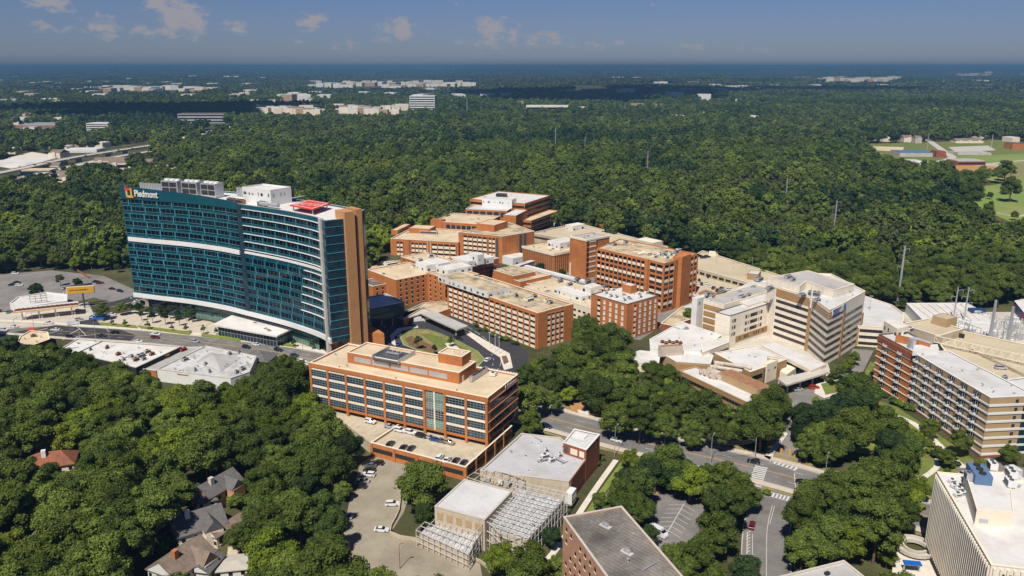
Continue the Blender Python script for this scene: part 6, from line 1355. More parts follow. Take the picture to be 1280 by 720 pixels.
# school and club houses at the right
far_block('blue-roofed open school hall with a row of pale columns', 1146, 196, 42, 4.5, 40, 'concrete', 'sky_blue', -3, 0, 'school building'); T = far_block('red brick club house with a grey roof above the sports ground', 1214, 207, 36, 5, 30, 'brick_dark', 'grey_roof', 2, 1, 'club house'); far_block('white-roofed school annex right of the blue-roofed hall', 1218, 194, 42, 2.2, 30, 'concrete', 'grey_roof', 0, 0, 'school building')
far_block('dark brick chapel at the end of the blue-roofed hall', 1176, 197, 12, 7, 20, 'brick_dark', 'brick_dark', 0, 0, 'school building'); far_block('small pale pavilion below the school hall', 1143, 207, 18, 5, 20, 'white', 'pale_roof', 0, 0, 'pavilion'); far_block('row of white houses behind the school', 1212, 179, 34, 2.6, 20, 'cream', 'shingle_brown', 0, 0, 'houses', 'terrace')
# townhouses by the highway
for i, (px, py, w_, h_, d_, rr) in enumerate(((142,208,44,7,20,14),(163,212,52,8,22,10),(205,211,44,4,18,6),(45,221,36,7,24,5),(75,224,30,5,24,-4),(92,228,44,5,20,-3),(38,232,22,5,24,8),(10,233,22,5,24,0),(60,213,26,5,20,10))):
    far_block(['cream townhouse row nearest the highway with brown roofs', 'longest cream townhouse row below the highway', 'brown-roofed townhouse row nearest the glass tower', 'blue-walled townhouse block at the left end below the highway', 'tan townhouse block right of the blue-walled one', 'lowest townhouse row at the left above the woods', 'dark-roofed townhouses at the lower left of the highway flats', 'townhouses at the left picture edge', 'brown-roofed flats tucked right under the highway'][i], px, py, w_, h_, d_, ['cream','cream','cream','blue_dark','cream','cream','cream','cream','cream'][i], 'shingle_brown' if i != 3 else 'tan_roof', rr, 1, 'townhouses', 'townhouse_row')
# elevated highway
T = Thing('highway_viaduct', 'pale concrete elevated highway with high side walls crossing the upper left', 'viaduct', (-640, 1150, 0))
for pts, z in (([P(-30,222,9), P(30,210,9), P(80,199,9), P(135,190,9), P(190,181.5,9)], 9), ([P(-30,238,6), P(30,222,6), P(90,208,6), P(140,197,6), P(190,189,6)], 6)):
    T.part('deck', strip(MB(), pts, -8, 8, z-1.4, 0, 30, None, z), ['concrete']); T.part('carriageway', strip(MB(), pts, -7, 7, z+.05, 0, 30), ['concrete'])
    for s in (-8, 8): T.part('side_wall', strip(MB(), pts, s-.3, s+.3, z-1.6, 0, 30, None, z+.9), ['pale_paving'])
    for t in range(9): p = ribbon_pts(pts, 0, 30); q = p[int(t*(len(p)-1)/8)]; T.part('column', MB().box((*q, 0), -1.5, 1.5, -6, 6, 0, z-2), ['concrete'])
for nm_, pts in (('road', [P(222,174), P(240,170), P(262,167), P(290,158)]), ('road', [P(248,168), P(280,161), P(308,160)])): road(nm_, pts, 16, 'pale_paving', .25, 12, False)
patch('industrial_yard', PP([(-20,205),(40,190),(72,195),(20,212)]), .2, 'pale_paving')
far_block('sprawling white-roofed warehouse left of the highway', 22, 208, 60, 4, 60, 'white', 'white_roof', 10, 0, 'warehouse'); far_block('flat white-roofed depot above the highway', 100, 191, 40, 3, 40, 'white', 'white_roof', 6, 0, 'depot')
# warehouse and substation at right
T = Thing('white_warehouse', 'wide white-roofed warehouse with roof seams at the wood edge on the right', 'warehouse', (*P(1190,392,6), 0))
pl = ccw([(228,452), (283,450), (264,409), (222,404)]); pl = ccw(PP([(1133,379),(1208,378.5),(1247,399),(1240,406),(1197,402),(1160,407)], 6)); wall_block(T, pl, 0, 6, 'white', 'white_roof', .2, 'white')
for i in range(7): a, b = P(1140+i*10,380,6), P(1168+i*9.5,401,6); F, l_ = edge(a, b); plain(T, 'roof_seam', F, 0, l_, -.15, .15, 5.82, 6.05, 'tan_roof')
x, y = P(1221,390,6); T.part('skylight', MB().box((x, y, 0), -4, 4, -2, 2, 5.8, 8), ['blue_dark']); plain(T, 'skylight_glass', (x, y, 0), -2.5, 1, 2, 2.1, 6.3, 7.5, 'pale_roof'); T.done()
T = Thing('substation', 'crowded grey electrical substation of frames, transformers and insulators at the right edge', 'substation', (*P(1240,420,0), 0))
r_ = random.Random(9)
for i in range(34):
    px, py = r_.uniform(1200, 1285), r_.uniform(402, 432)
    if py > 404+(px-1195)*.45+12 or (px < 1225 and py < 402+(px-1200)*.1): continue
    x, y = P(px, py, 0); s = r_.uniform(1.2, 2.6); mb = MB(); mb.box((x, y, .4), -s, s, -s*.6, s*.6, .2, s*1.3, 0)
    for k_ in range(3): mb.bar((x-s*.6+k_*s*.6, y, s*1.3), (x-s*.6+k_*s*.6, y, s*1.3+1.6), .16, 1, 5)
    T.part('transformer', mb, [r_.choice(('metal', 'white', 'metal')), 'steel'])
for i in range(16):
    x, y = P(r_.uniform(1205, 1285), r_.uniform(404, 436), 0); w_ = r_.uniform(6, 11); a = r_.choice((.4, 1.97)); c, s_ = math.cos(a), math.sin(a); mb = MB(); h = r_.uniform(6, 9)
    for t in (0, 1): mb.bar((x+c*w_*t-.4, y+s_*w_*t, 0), (x+c*w_*t, y+s_*w_*t, h), .1); mb.bar((x+c*w_*t+.4, y+s_*w_*t, 0), (x+c*w_*t, y+s_*w_*t, h), .1)
    mb.bar((x, y, h), (x+c*w_, y+s_*w_, h), .16)
    for k_ in range(3): q = (x+c*w_*(k_+1)/4, y+s_*w_*(k_+1)/4); mb.bar((*q, h-1.2), (*q, h), .12, 0, 5)
    T.part('gantry', mb, ['metal'])
T.done()
T = Thing('storage_shed', 'long shed with blue and pink painted side at the right picture edge', 'shed', (*P(1280,378,0), 0)); pl = ccw(PP([(1268,376),(1290,372),(1310,384),(1282,393)], 6)); wall_block(T, pl, 0, 6, 'blue_dark', 'white_roof', .2, 'white')
for i, c_ in enumerate(('mural_pink', 'mural_teal', 'mural_pink')):
    if c_ not in M: M[c_] = mat(c_, (.5,.12,.25) if 'pink' in c_ else (.03,.22,.3), .7)
    F, l_ = edge(P(1268,376,6), P(1282,393,6)); plain(T, 'painted_panel', F, 1+i*l_/3.4, l_/4.5+i*l_/3.4, 0, .1, .5, 5, c_)
# ------------------------------------------------------------------ 10 poles and lamps
def pylon(label, px, py_top, py_bot, arms=0, thick=.55, col='metal', lean=0, y=None, group=None):
    x, y0 = P(px, py_bot, 0); y0 = y0 if y is None else y; FARH.append([(px-3, py_top), (px+3, py_top), (px+3, py_bot-2), (px-3, py_bot-2)]); x = x if y is None else (px-640)/FOC*(y*CN+CAMH*SN)
    v = (py_top-360)/FOC; h = CAMH-y0*(SN+v*CN)/(CN-v*SN); T = Thing('transmission_pole', label, 'transmission pole', (x, y0, 0), group)
    T.part('pole', MB().bar((x, y0, 0), (x, y0, h), thick, 0, 8, thick*.6), [col])
    for k_ in range(arms):
        z = h-2-k_*3.6; s = -1 if k_ % 2 else 1; T.part('arm', MB().bar((x, y0, z), (x+s*3, y0, z+.7), .16).bar((x+s*3, y0, z-1.2), (x+s*3, y0, z+.6), .14), [col])
for a in (('tall steel transmission pole above the woods right of the beige hospital',1122,308,378,4,.62),('steel transmission pole with arms in the woods, upper right',1042,250,291,4,.6),('plain steel transmission pole left of the armed one in the woods',981,222,262,1,.55),
          ('slim transmission pole in the woods behind the beige hospital, upper centre',809,188,214,3,.5),('tallest far transmission pole near the upper centre',694,160,194,3,.6),('short far transmission pole right of the tallest far one',731,171,192,2,.5),('thin far mast left of centre woods',584,122,146,0,.9),('white far mast in the upper woods centre right',781,128,144,0,.9),
          ('left one of the twin grey poles by the warehouse',1190,359,410,3,.35),('right one of the twin grey poles by the warehouse',1203,359,412,3,.35),('thick pale pole left in the substation',1236,375,430,0,.75),('thick pale pole right in the substation',1258,383,434,0,.75),('grey pole among the school trees',1158,166,192,0,.6),('grey pole left of the school car park',1065,170,186,0,.6),('thin pole at the right of the school',1239,168,184,0,.6)):
    pylon(a[0], a[1], a[2], a[3], a[4], a[5]*1.35)
def lamp(label, px, py, h=8, arm=1.6, ang=0, z=0, name='street_lamp', cat='street lamp', col='metal', group=None):
    x, y = P(px, py, z); T = Thing(name, label, cat, (x, y, z), group); T.part('pole', MB().bar((x, y, z), (x, y, z+h), .14, 0, 6, .09), [col])
    c, s = math.cos(R_(ang)), math.sin(R_(ang)); T.part('lamp_head', MB().bar((x, y, z+h), (x+c*arm, y+s*arm, z+h+.2), .07).box((x+c*arm, y+s*arm, R_(ang)), -.5, .5, -.2, .2, z+h+.1, z+h+.28), [col])
lamp('brown lamp pole standing alone in the foreground car park', 500, 711, 8, .8, 20, 0, 'lamp_post', 'lamp post', 'rust')
for i, (px, py, h) in enumerate(((179,429,11),(202,428,9),(261,431,11),(120,424,12),(100,423,9),(44,419,13),(20,419,9),(380,457,11),(137,424,9))): lamp(['dark street pole between the shop roofs and the avenue', 'thin street lamp right of the dark street pole', 'street pole above the white-walled shop', 'signal pole at the junction', 'thin street lamp left of the signal pole', 'tall street lamp before the pump canopy', 'street lamp at the far left of the avenue', 'street lamp near the left end of the office building', 'short street pole behind the first parked shop roof'][i], px, py, h, 2, 70)
for i, (px, py, h) in enumerate(((768,571,12),(888,580,11),(943,577,10),(935,603,9),(1031,599,9))): lamp(['street lamp beside the avenue before the brick stair block', 'utility pole with cables at the avenue', 'signal pole behind the zebra crossing', 'signal pole at the near end of the zebra crossing', 'silver pole on the right corner of the junction'][i], px, py, h, 2.4, 60 if i != 3 else 20, 0, 'street_lamp', 'street pole')
for i, (px, py) in enumerate(((612,437),(619,440),(624,443))): lamp('one of three flag poles by the entrance loop', px, py, 9, .1, 0, 0, 'flag_pole', 'flag pole', 'white', 'flag poles by the entrance loop')
wr_ = MB(); a = P(888,580,0); b = P(1031,599,0); c0 = P(720,500,0)
for k_ in range(3):
    for p, q in (((*c0, 10.5-k_*.8), (*a, 10.5-k_*.8)), ((*a, 10.5-k_*.8), (*P(943,577,0), 9.4-k_*.6))):
        p, q = Vector(p), Vector(q)
        for i in range(8): u, v_ = i/8, (i+1)/8; p1 = p.lerp(q, u); p2 = p.lerp(q, v_); p1.z -= 5*u*(1-u); p2.z -= 5*v_*(1-v_); wr_.bar(p1, p2, .05, 0, 3)
solo('overhead_cables', 'dark overhead cables sagging along the avenue in front of the trees', 'cables', wr_, ['metal_dark'])
for i, (px, py) in enumerate(((976,567),(986,569),(993,571))): x, y = P(px, py, 0); solo('bollard', 'yellow traffic post, one of three in the mouth of the hospital street', 'traffic post', MB().box((x, y, 0), -.35, .35, -.35, .35, 0, 2.2), ['gold'], 'posts in the hospital street mouth')
x, y = P(1002,573,0); solo('street_sign', 'green street name sign on a post at the junction corner', 'street sign', MB().bar((x, y, 0), (x, y, 3), .08, 1).box((x, y, -.2), -1.8, 1.8, -.05, .05, 2.9, 3.5, 0), ['teal_light', 'metal'])
# ------------------------------------------------------------------ 11 cars
CARC = {'white': (.75,.75,.74), 'silver': (.42,.43,.45), 'black': (.012,.012,.014), 'grey': (.12,.125,.13), 'red': (.42,.02,.015), 'blue': (.015,.06,.26), 'navy': (.012,.02,.06), 'tan': (.35,.28,.2), 'teal': (.02,.15,.25), 'maroon': (.14,.012,.02)}
def carpaint(c):
    k_ = 'paint_'+c
    if k_ not in M:
        m = bpy.data.materials.new(k_); m.use_nodes = True; b = m.node_tree.nodes['Principled BSDF']; b.inputs['Base Color'].default_value = (*CARC[c], 1); b.inputs['Roughness'].default_value = .28; b.inputs['Coat Weight'].default_value = .6; b.inputs['Metallic'].default_value = .15
        n = m.node_tree.nodes.new('ShaderNodeTexNoise'); n.inputs['Scale'].default_value = 3; r = m.node_tree.nodes.new('ShaderNodeMapRange'); r.inputs['To Min'].default_value = .22; r.inputs['To Max'].default_value = .4; m.node_tree.links.new(n.outputs['Fac'], r.inputs['Value']); m.node_tree.links.new(r.outputs[0], b.inputs['Roughness']); M[k_] = m
    return M[k_]
M['tyre'] = mat('tyre', (.015,.015,.015), .9)
CARM = {}
def loft(mb, secs, m):
    """secs: list of (x, halfwidth, z0, z1) cross sections joined along the car"""
    i = len(mb.v)
    for x, hw, z0, z1 in secs: mb.v += [(x, -hw, z0), (x, hw, z0), (x, hw*.94, z1), (x, -hw*.94, z1)]
    for s in range(len(secs)-1):
        a = i+4*s
        for k_ in range(4): mb.f.append((a+k_, a+(k_+1) % 4, a+4+(k_+1) % 4, a+4+k_)); mb.m.append(m)
    mb.f.append((i+3, i+2, i+1, i)); e = i+4*(len(secs)-1); mb.f.append((e, e+1, e+2, e+3)); mb.m += [m, m]
def carmesh(kind, c):
    if (kind, c) in CARM: return CARM[(kind, c)]
    b = MB(); g = MB(); w_ = MB()
    if kind == 'sedan':
        loft(b, [(-2.35,.78,.32,.78), (-2.2,.88,.25,.93), (-1.3,.92,.25,1.0), (1.0,.92,.25,.98), (2.1,.88,.25,.78), (2.35,.75,.3,.62)], 0)
        loft(g, [(-1.75,.72,.95,1.0), (-1.05,.70,.95,1.36), (.25,.70,.95,1.38), (1.1,.74,.95,1.0)], 0); loft(b, [(-1.05,.70,1.36,1.41), (-.9,.66,1.36,1.45), (.1,.66,1.36,1.46), (.25,.70,1.38,1.42)], 0)
    elif kind == 'suv':
        loft(b, [(-2.35,.85,.4,1.0), (-2.25,.93,.3,1.12), (1.0,.94,.3,1.12), (2.15,.9,.3,.98), (2.38,.8,.35,.8)], 0)
        loft(g, [(-2.2,.78,1.1,1.15), (-1.95,.76,1.1,1.62), (.2,.76,1.1,1.64), (1.15,.8,1.1,1.15)], 0); loft(b, [(-1.98,.74,1.62,1.7), (.15,.74,1.64,1.72), (.3,.72,1.6,1.66)], 0)
    elif kind == 'pickup':
        loft(b, [(-2.8,.9,.4,1.05), (-1.0,.93,.35,1.05), (1.2,.93,.35,1.1), (2.5,.9,.35,1.0), (2.7,.8,.4,.85)], 0); loft(g, [(-.9,.8,1.08,1.12), (-.7,.76,1.08,1.66), (.7,.76,1.08,1.66), (1.4,.8,1.08,1.12)], 0); loft(b, [(-.75,.74,1.66,1.74), (.7,.74,1.66,1.74)], 0)
    else:
        loft(b, [(-3.2,1.0,.45,2.7), (1.3,1.0,.45,2.75), (1.35,1.0,.45,2.2), (2.6,.98,.45,1.9), (3.2,.9,.45,1.2)], 0); loft(g, [(1.5,.9,1.4,2.3), (2.5,.88,1.4,1.98)], 0)
    ws = []
    for x in ((-1.45, 1.45) if kind in ('sedan', 'suv') else (-1.9, 1.9)):
        for s in (-1, 1): q = MB(); q.bar((x, s*.66, .34), (x, s*.95, .34), .34, 0, 12); q.bar((x, s*.9, .34), (x, s*.965, .34), .2, 1, 8); ws.append(q)
    hl = MB()
    fr = 2.36 if kind in ('sedan', 'suv') else (2.68 if kind == 'pickup' else 3.18)
    r = (b.mesh('body', [carpaint(c)]), g.mesh('windows', ['glass_dark']), [q.mesh('wheel', ['tyre', 'metal']) for q in ws])
    lm = MB(); lm.box((0, 0, 0), fr-.1, fr+.02, -.12, .12, .58, .72); r += (lm.mesh('headlight', ['pale_roof']),)
    CARM[(kind, c)] = r; return r
def car(label, px, py, ang, c='white', kind='sedan', z=0, group=None, world=None, toy=False):
    x, y = world or P(px, py, z+.5); b, g, ws, hl = carmesh(kind, c)
    e = bpy.data.objects.new('parked_car' if group and 'parked' in group else {'van': 'van', 'pickup': 'pickup_truck'}.get(kind, 'car'), None); COL.objects.link(e); e.location = (x, y, z+.05); e.rotation_euler.z = R_(ang); e['label'] = label; e['category'] = {'van': 'van', 'pickup': 'pickup truck'}.get(kind, 'car')
    if group: e['group'] = group
    for n_, me in [('body', b), ('windows', g)]+[('wheel', q) for q in ws]: o = bpy.data.objects.new(n_, me); COL.objects.link(o); o.parent = e
    for s in (-.62, .62): o = bpy.data.objects.new('headlight', hl); COL.objects.link(o); o.parent = e; o.location = (0, s, .05 if kind == 'sedan' else .25)
    CLEAR.append([(x-3, y-4), (x+3, y-4), (x+3, y+4), (x-3, y+4)])
D_ = 'cars parked on the deck below the office building'
for px, py, c, kd, lb in ((463,527,'white','suv','white car half under the trees at the left end of the deck row'),(487,533,'silver','sedan','silver car, second from the left in the deck row'),(500,538,'white','suv','white car in the left half of the deck row beside the silver one'),(513,540.5,'white','suv','whiter of the two adjoining white cars in the deck row'),(527,545,'black','suv','black car right of the white pair in the deck row'),(537,546.5,'silver','sedan','silver car between the black and the blue car'),(544,549.5,'blue','sedan','bright blue car in the deck row'),(552,551,'grey','sedan','grey car right of the blue car'),(561,553,'tan','suv','brown-grey car at the right end of the sunlit deck row')):
    car(lb, px, py, -30+(px % 3)*4, c, kd, 4.6, D_)
for px, py, c, kd, lb in ((488,555.5,'black','suv','dark car alone at the left of the front deck edge'),(504,559.5,'black','sedan','left one of the two black cars at the front deck edge'),(514,560.5,'black','sedan','right one of the two black cars at the front deck edge'),(549.5,572,'white','suv','left white car at the front corner of the deck'),(559,574.5,'white','sedan','right white car at the front corner of the deck'),(569.5,576,'black','sedan','black car beside the white pair at the deck corner'),(579.5,578.5,'navy','sedan','dark car nearest the corner of the deck')):
    car(lb, px, py, 70, c, kd, 4.6, 'cars parked along the front edge of the deck')
Lg = 'cars parked along the foreground car park'
for px, py, c, kd, lb in ((472,579,'black','suv','black car at the top end of the foreground car park row'),(463,582,'grey','sedan','grey car second in the foreground car park row'),(462,587.5,'black','sedan','dark car above the white one in the foreground car park row'),(461,593.5,'white','suv','white car in the foreground car park row beside the tree line'),(454,601,'silver','sedan','silver car below the white one in the foreground row'),(450,608,'black','suv','lowest black car of the foreground row in tree shade'),(432,646,'silver','sedan','silver car in the shade halfway down the foreground car park')):
    car(lb, px, py, 170, c, kd, 0, Lg)
car('white car parked in the open beside the big tree of the foreground car park', 490.5, 630, 4, 'white', 'suv'); car('white sedan standing by the sunken gap of the foreground car park', 477, 662, -6, 'white', 'sedan')
# avenue and junction traffic
for px, py, a, c, kd, lb in ((5,412.5,-7,'white','suv','white car at the left edge of the avenue'),(18,408,-7,'white','sedan','white sedan left on the avenue near the gas station'),(60,404,10,'white','pickup','white pickup turning at the junction'),(69,412,190,'white','sedan','white car crossing the junction'),(92,405,30,'white','van','white van stopped at the junction'),(98,399,30,'silver','sedan','silver car behind the white van'),(88,421,-8,'navy','suv','dark blue car by the corner of the flat shop roof'),(127,419.5,-8,'navy','sedan','dark sedan on the avenue left'),(143,416,172,'black','suv','black car on the avenue left'),(173,426.5,-12,'white','sedan','white car on the avenue behind the shop roof'),(194,422,-14,'maroon','suv','red-brown car with trailer load on the avenue'),(195,418,-14,'white','pickup','white pickup beside the red-brown car'),(243.5,427,-18,'silver','suv','silver suv on the avenue above the white-walled shop'),(308,434,-22,'black','suv','black suv on the avenue by the hip roof'),(320,430.5,158,'white','sedan','white sedan behind the black suv'),(348,437.5,-24,'black','suv','black suv farther right on the avenue'),(368,444,-24,'navy','sedan','dark sedan just left of the office building'),(378,452,-28,'white','suv','white car half hidden by the office building corner'),(386,455,-28,'white','sedan','white sedan nearest the office building corner'),
        (771,550.5,-32,'white','suv','white police-like car on the avenue by the brick stair block'),(942,577,160,'black','suv','black car waiting at the zebra crossing'),(1003,603,-30,'black','sedan','dark car hidden at the right side of the junction'),(683,533,-32,'navy','suv','dark car in tree shade at the left of the near avenue')):
    car(lb.replace('police-like ', ''), px, py, a, c, kd)
car('dark red car parked under trees beside the side street', 940, 657, 65, 'maroon', 'suv'); car('white box van parked at the edge of the small tree-lined car park', 823, 667, -50, 'white', 'van'); car('grey car under the trees at the bottom of the tree-lined car park', 900, 716, 80, 'grey', 'sedan')
# hospital loop
for px, py, a, c, kd, lb in ((610,450,62,'white','suv','white car driving up the right end of the entrance loop'),(524,401,14,'white','van','white van at the head of the entrance loop'),(499,419,75,'silver','sedan','silver car in the shade of the loop'),(512,403,15,'black','sedan','black car waiting in the tower shadow'),(573,423,-38,'black','suv','black car by the canopy on the loop'),(498,430,80,'blue','sedan','blue-roofed car low in the loop'),(467,418,60,'black','suv','dark car in the deepest tower shadow'),(478,410,50,'grey','suv','grey car in the tower shadow left of the loop')):
    car(lb, px, py, a, c, kd)
# beige hospital
car('red car in front of the beige hospital canopy', 1017.5, 484.5, 8, 'red', 'suv'); car('silver car beside the red one under the canopy edge', 998, 487, 14, 'silver', 'sedan'); car('silver car parked alone on the broad roof deck behind the apartments', 1251, 460, -12, 'silver', 'suv', 19.8)
# lower tan deck
for i, (px, py, c) in enumerate(((888,346.5,'black'),(902,349.5,'black'),(874,350,'black'),(877,355,'navy'),(883,354,'white'),(892,360,'maroon'),(887,357,'white'),(897,363,'black'),(902,360,'grey'),(905,364,'silver'),(908,366,'maroon'),(912,362,'white'),(870,354,'white'),(900,366,'tan'))):
    car('%s car on the lower level of the tan deck, %s' % (c, ['behind the rest', 'at the ramp', 'by the brick wall', 'second by the wall', 'white between dark ones', 'middle of the pack', 'left of the middle', 'front middle', 'right of the middle', 'front right', 'foremost', 'rightmost', 'against the wall', 'front row'][i]), px, py, [10,-8,80,80,80,60,80,60,50,20,20,30,80,30][i], c, 'suv' if i % 2 else 'sedan', 4.55, 'cars parked on the lower tan deck')
for i, (px, py, c) in enumerate(((874,320,'black'),(879,322,'navy'),(884,321,'black'))): car('dark vehicle on the upper tan deck by the brick building, %s' % ['leftmost', 'middle', 'rightmost'][i], px, py, 10, c, 'suv', 8.25)
# far left car park and drive
for i, (px, py, a, c) in enumerate(((19,342,10,'white'),(21,353,20,'navy'),(15,356,15,'black'),(24,356.5,10,'white'),(81,360,80,'silver'),(84,366,20,'white'),(125,354,30,'maroon'),(120,352,30,'black'),(140,361,-20,'black'),(150,364,-25,'navy'),(172,376,60,'white'),(168,372,50,'silver'),(12,390,90,'grey'),(97,388,90,'silver'),(140,393,0,'white'),(132,394,5,'silver'))):
    car(['white car alone at the back of the far left car park', 'dark blue car in the far left car park', 'black car beside the dark blue one, far left', 'white car beside the dark blue one, far left', 'silver car by the billboard', 'white car below the silver one at the billboard', 'dark red car under the trees left of the tower', 'black car beside the dark red one', 'black car on the drive left of the tower', 'dark car nearest the tower on the drive', 'white car at the left foot of the tower', 'silver car at the left foot of the tower', 'grey car beside the pump canopy', 'silver car right of the pump canopy', 'white car near the blue awning', 'silver car near the blue awning'][i], px, py, a, c, 'suv' if i % 3 == 0 else 'sedan')
for i in range(10): x, y = P(1206+i*4.0, 399+i*.55, 0); car('dark car in the tight row along the front of the white warehouse', 0, 0, 65, ('black', 'navy', 'grey')[i % 3], 'sedan', 0, 'cars parked before the white warehouse', (x, y))
for i, (px, py, c, kd) in enumerate(((1232,597,'white','van'),(1266,590,'white','van'),(1272,603,'white','van'),(1205,592,'silver','sedan'))): car(['white truck behind the beige block roof plant', 'upper of the two white vans right of the beige block', 'lower of the two white vans right of the beige block', 'silver car on the apartment drive'][i], px, py, [80,100,110,20][i], c, kd)
for i in range(12): t = i/11; x, y = P(30+t*150, 209-t*25, 9); x += (i % 3-1)*5; car('small vehicle on the highway viaduct', 0, 0, 20+t*25, ('white', 'grey', 'black', 'white')[i % 4], 'suv', 9.1, 'vehicles on the highway viaduct', (x, y))
# ------------------------------------------------------------------ 12 trees
def blob_tree(name, R, Hh, nl, nq, q, seed, mats=('leaf', 'trunk'), crown_lo=.14, flat=.8, link=False, trunk_r=.35):
    """crown of leaf sprays gathered in uneven boughs + tapered trunk with limbs; returns two meshes"""
    r = np.random.default_rng(seed); lobes = []
    cz = Hh*(1+crown_lo)/2; rz = Hh*(1-crown_lo)/2
    for i in range(nl):
        u = r.uniform(-.8, 1) if i > 0 else 1; t = i*2.399+r.uniform(-.5, .5); s = math.sqrt(max(0, 1-u*u)); k_ = r.uniform(.5, .86)
        lobes.append((R*s*math.cos(t)*k_, R*s*math.sin(t)*k_, cz+rz*u*.74*k_/.66*flat, R*r.uniform(.22, .40)))
    lobes.append((0, 0, cz, R*.62))
    lb = np.array(lobes); wgt = lb[:, 3]**2; wgt /= wgt.sum(); idx = r.choice(len(lb), nq, p=wgt); L_ = lb[idx]
    d = r.normal(size=(nq, 3)); d /= np.linalg.norm(d, axis=1)[:, None]; d[:, 2] = np.where(d[:, 2] < -.35, -d[:, 2], d[:, 2])
    pos = L_[:, :3]+d*L_[:, 3:4]*r.uniform(.72, 1.06, (nq, 1))*np.array([1, 1, .82])
    nrm = d+r.normal(scale=.55, size=(nq, 3)); nrm /= np.linalg.norm(nrm, axis=1)[:, None]
    a = np.cross(nrm, r.normal(size=(nq, 3))); a /= np.linalg.norm(a, axis=1)[:, None]; b = np.cross(nrm, a); sz = (q*r.uniform(.55, 1.25, nq))[:, None]
    v = np.empty((nq*4, 3)); v[0::4] = pos-a*sz*.5-b*sz*.34; v[1::4] = pos+a*sz*.5-b*sz*.22; v[2::4] = pos+a*sz*.4+b*sz*.42+nrm*sz*.1; v[3::4] = pos-a*sz*.42+b*sz*.3
    # inner boughs: rough dark-side masses so crowns are not see-through
    f = [tuple(range(4*i, 4*i+4)) for i in range(nq)]; vs = [tuple(p) for p in v]
    for (x, y, z, rr) in lobes:
        i = len(vs); rr2 = rr*.78
        for ph in (-.6, .1, .75):
            for k_ in range(6): t = 2*math.pi*(k_+ph)/6; w_ = rr2*r.uniform(.85, 1.1); vs.append((x+w_*math.cos(t)*math.cos(ph), y+w_*math.sin(t)*math.cos(ph), z+rr2*.82*math.sin(ph)))
        vs.append((x, y, z+rr2*.85))
        for s in range(2):
            for k_ in range(6): f.append((i+6*s+k_, i+6*s+(k_+1) % 6, i+6*s+6+(k_+1) % 6, i+6*s+6+k_))
        for k_ in range(6): f.append((i+12+k_, i+12+(k_+1) % 6, i+18))
    me = bpy.data.meshes.new('crown'); me.from_pydata(vs, [], f); me.materials.append(M[mats[0]]); me.update()
    tb = MB(); tb.bar((0, 0, 0), (0, 0, Hh*.3), trunk_r, 0, 7, trunk_r*.75); tb.bar((0, 0, Hh*.3), (0, 0, Hh*.62), trunk_r*.75, 0, 6, trunk_r*.3)
    for k_ in range(5): t = 2*math.pi*k_/5+seed; tb.bar((0, 0, Hh*(.26+.05*k_)), (R*.55*math.cos(t), R*.55*math.sin(t), Hh*(.52+.05*k_)), trunk_r*.4, 0, 5, trunk_r*.12)
    return me, tb.mesh('trunk', [mats[1]])
near_t = [blob_tree('t', [6.2,7.2,5.6,6.8,7.6,5.9,6.5][i], [15,17,14.5,18,16.5,19,15.5][i], [26,34,24,30,36,28,30][i], 6500, .5, i+1) for i in range(7)]
bright_t = [blob_tree('t', 5.6, 13, 24, 5200, .5, 31+i, ('leaf_bright', 'trunk')) for i in range(2)]
dark_t = [blob_tree('t', 6.4, 15.5, 30, 6000, .5, 41+i, ('leaf_dark', 'trunk')) for i in range(2)]
red_t = blob_tree('t', 4.6, 10, 12, 1500, .65, 51, ('leaf_red', 'trunk')); crepe_t = blob_tree('t', 2.6, 5.5, 8, 700, .4, 52, ('leaf_crepe', 'trunk'))
small_t = [blob_tree('t', 2.1, 6.2, 7, 500, .55, 61+i, ('leaf_dark', 'trunk'), .4, .8, False, .12) for i in range(2)]
street_t = [blob_tree('t', 1.9, 5.5, 6, 400, .5, 71, ('leaf', 'trunk'), .25, 1, False, .1)]
bush_t = [blob_tree('t', 1.9, 2.4, 7, 500, .42, 81+i, (m_, 'trunk'), .0, .8, False, .08) for i, m_ in enumerate(('leaf', 'leaf_bright', 'leaf_dark'))]
mid_t = [blob_tree('t', [6.4,7.6,5.8,7.0,6.2,8.4,4.6][i], [16,18,15,19,14,20,21][i], 18, 620, 1.55, 91+i, (['leaf_far', 'leaf', 'leaf_far', 'leaf_dark', 'leaf_bright', 'leaf', 'leaf_dark'][i], 'trunk')) for i in range(7)]
FB2 = [(P_, m_) for P_, m_ in FOOT]
def grid_index(polys, cell=40):
    g = {}
    for p, m_ in polys:
        xs = [q[0] for q in p]; ys = [q[1] for q in p]; pp = inset(ccw(p), -m_) if m_ else p
        for i in range(int((min(xs)-m_)//cell), int((max(xs)+m_)//cell)+1):
            for j in range(int((min(ys)-m_)//cell), int((max(ys)+m_)//cell)+1): g.setdefault((i, j), []).append(pp)
    return g
GI = grid_index(FB2+[(p, 0) for p in CLEAR])
def blocked(x, y, r=0):
    for dx, dy in ((0, 0),) if r == 0 else ((0, 0), (r, 0), (-r, 0), (0, r), (0, -r)):
        for p in GI.get((int((x+dx)//40), int((y+dy)//40)), ()):
            if inpoly(x+dx, y+dy, p): return True
    return False
